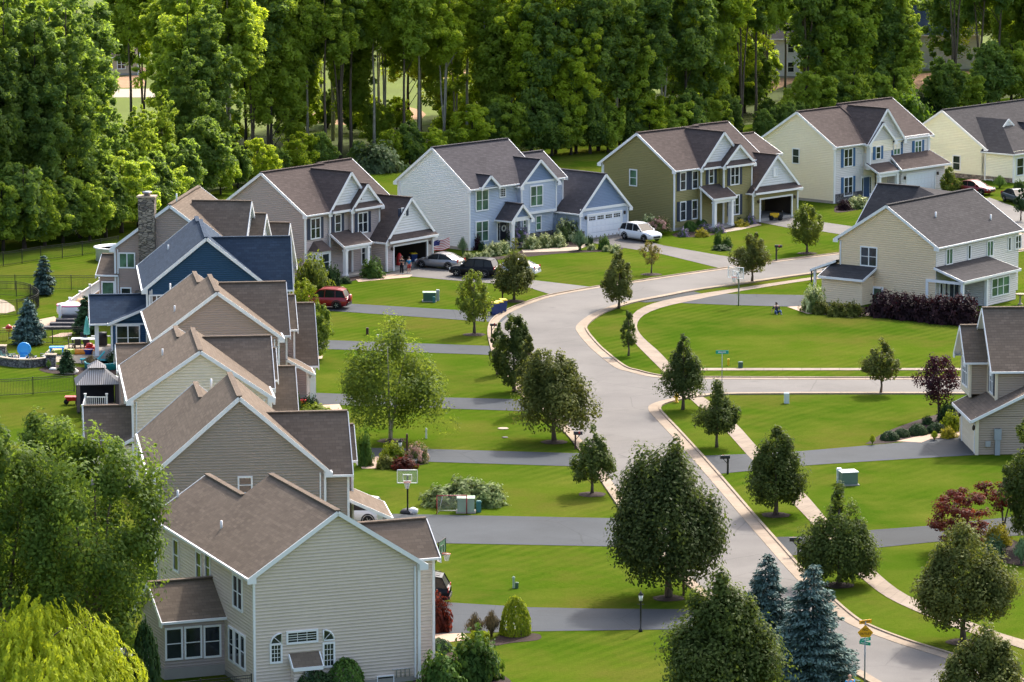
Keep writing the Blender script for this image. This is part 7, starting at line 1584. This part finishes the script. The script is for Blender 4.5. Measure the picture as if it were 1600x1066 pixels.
t = thing('pool', 'round blue pool with white rim behind the chimney house', 'pool', at(181, 406)); m = MB(); m.lathe([(1.9, 0), (1.9, 1.15), (2.1, 1.2), (2.1, 1.28), (1.75, 1.28), (1.75, 1.0)], 26); m.build('rim', WHITE, t); m = MB(); m.lathe([(.02, 1.05), (1.78, 1.05)], 26); m.build('water', glass('deep pool water', S(14, 52, 130), .05), t)
t = thing('garden_ball', 'red and yellow ball on a thin stake at the garden fence', 'ball', at(14, 531)); m = MB(); m.tube([(0, 0, 0), (0, 0, .8)], .03, 6); m.build('stake', BLACK, t); m = MB(); m.lathe([(.02, .65), (.25, .75), (.3, .95)], 12, mi=1); m.lathe([(.3, .95), (.25, 1.15), (.02, 1.3)], 12, mi=0); m.build('ball', [plain('ball red', (.5, .02, .02), .4), plain('ball yellow', (.7, .4, .02), .4)], t)
for i, (px, py, s) in enumerate(((109, 583, .75), (83, 578, .35))):
    m = MB(); m.lathe([(.02, 0), (.95 * s, .02), (1. * s, .2 * s), (.6 * s, .5 * s), (.02, .6 * s)], 9); o = m.build('boulder', plain('white boulder', (.6, .58, .55), .9)); o.location = at(px, py); o.rotation_euler = (0, 0, i + .4); tag(o, ['large white boulder beside the gazebo', 'small pale boulder in the mulch by the stone pillar'][i], 'boulder')
t = thing('wheelbarrow', 'red wheelbarrow on the lawn left of the gazebo', 'wheelbarrow', at(113, 632)); m = MB(); m.hexa([(-.3, -.25, .3), (.3, -.25, .3), (.3, .25, .3), (-.3, .25, .3), (-.55, -.38, .62), (.55, -.38, .62), (.55, .38, .62), (-.55, .38, .62)]); m.build('tray', MATS['red toy'], t); m = MB(); m.lathe([(.02, -.05), (.2, -.05), (.2, .05), (.02, .05)], 12, (-.45, 0, .2), axis='y'); m.build('wheel', TYRE, t)
for sy in (-.25, .25): m = MB(); m.bar((-.45, sy * .3, .2), (.95, sy, .55), .04, .04); m.box(.25, .3, sy - .02, sy + .02, 0, .35); m.build('handle', BROWN, t)
t = thing('planter', 'red planter box on the porch of the cream sided house', 'planter', at(475, 636)); m = MB(); m.hexa([(-.22, -.2, 0), (.22, -.2, 0), (.22, .2, 0), (-.22, .2, 0), (-.28, -.25, .5), (.28, -.25, .5), (.28, .25, .5), (-.28, .25, .5)]); m.box(-.31, .31, -.28, .28, .5, .55); m.build('pot', MATS['red toy'], t)
t = thing('planter', 'tall navy planter with purple flowers at the pale blue porch', 'planter', at(811, 386)); m = MB(); m.lathe([(.2, 0), (.28, .75), (.32, .8), (.25, .8)], 12); m.build('pot', NAVY, t); link(bpy.data.objects.new('flowers', shrub_mesh('flower', 'lav')), t).location = (0, 0, .75); t.children[-1].scale = (.42, .42, .5)
t = thing('planter', 'teal pot with a plant at the corner of the olive house', 'planter', at(1031, 366)); m = MB(); m.lathe([(.2, 0), (.3, .5), (.33, .55), (.25, .55)], 12); m.build('pot', GRNT, t); link(bpy.data.objects.new('plant', shrub_mesh('flower', 'pinkf')), t).location = (0, 0, .5); t.children[-1].scale = (.35, .35, .4)
t = thing('bird_table', 'white stone bird table on the lawn behind the right house', 'bird table', at(1594, 476)); m = MB(); m.lathe([(.25, 0), (.2, .08), (.09, .15), (.09, .75), (.3, .85), (.5, .95), (.45, .97), (.1, .9)], 14); m.build('pedestal', CONC, t)
for px, py, r, lb in ((786, 670, .4, 'pale round cover in the lawn by the broad olive tree'), (789, 684, .22, 'small dark valve cover in the lawn by the broad olive tree'), (951, 560, .5, 'dark storm drain grate at the inner kerb of the bend'), (1090, 640, .0, '')):
    if r: m = MB(); m.lathe([(.02, .0), (r, .0), (r, .04), (r * .9, .05), (.02, .05)], 14); o = m.build('utility_cover', DKPL if 'dark' in lb else CONC); o.location = at(px, py); tag(o, lb, 'cover')
t = thing('air_conditioner', 'grey air conditioner between the taupe garage and the pale blue side wall', 'air conditioner', at(664, 398)); m = MB(); m.box(-.42, .42, -.42, .42, .05, .85); m.build('casing', plain('grey utility'), t); m = MB(); m.lathe([(.02, .85), (.36, .85), (.36, .89), (.02, .89)], 16); m.build('fan_guard', DKPL, t)
t = thing('storage_bag', 'tall red bag standing in the open garage behind the dark clothed person', 'bag', at(624, 419)); m = MB(); m.lathe([(.25, 0), (.3, .3), (.27, 1.1), (.12, 1.4), (.03, 1.45)], 10); m.build('bag', MATS['red toy'], t)
t = thing('lawn_tractor', 'yellow machine among dark things inside the olive house garage', 'machine', at(1211, 344)); m = MB(); m.box(-.5, .4, -.3, .3, .3, .7); m.build('hood', YEL, t); m = MB(); m.box(.3, .8, -.3, .3, .35, .5); m.box(.7, .8, -.3, .3, .5, .95); m.build('seat', DKPL, t)
for sx in (-.4, .5):
    for sy in (-.38, .38): m = MB(); m.lathe([(.02, -.08), (.25, -.08), (.25, .08), (.02, .08)], 14, (sx, sy, .25), axis='y'); m.build('wheel', TYRE, t)
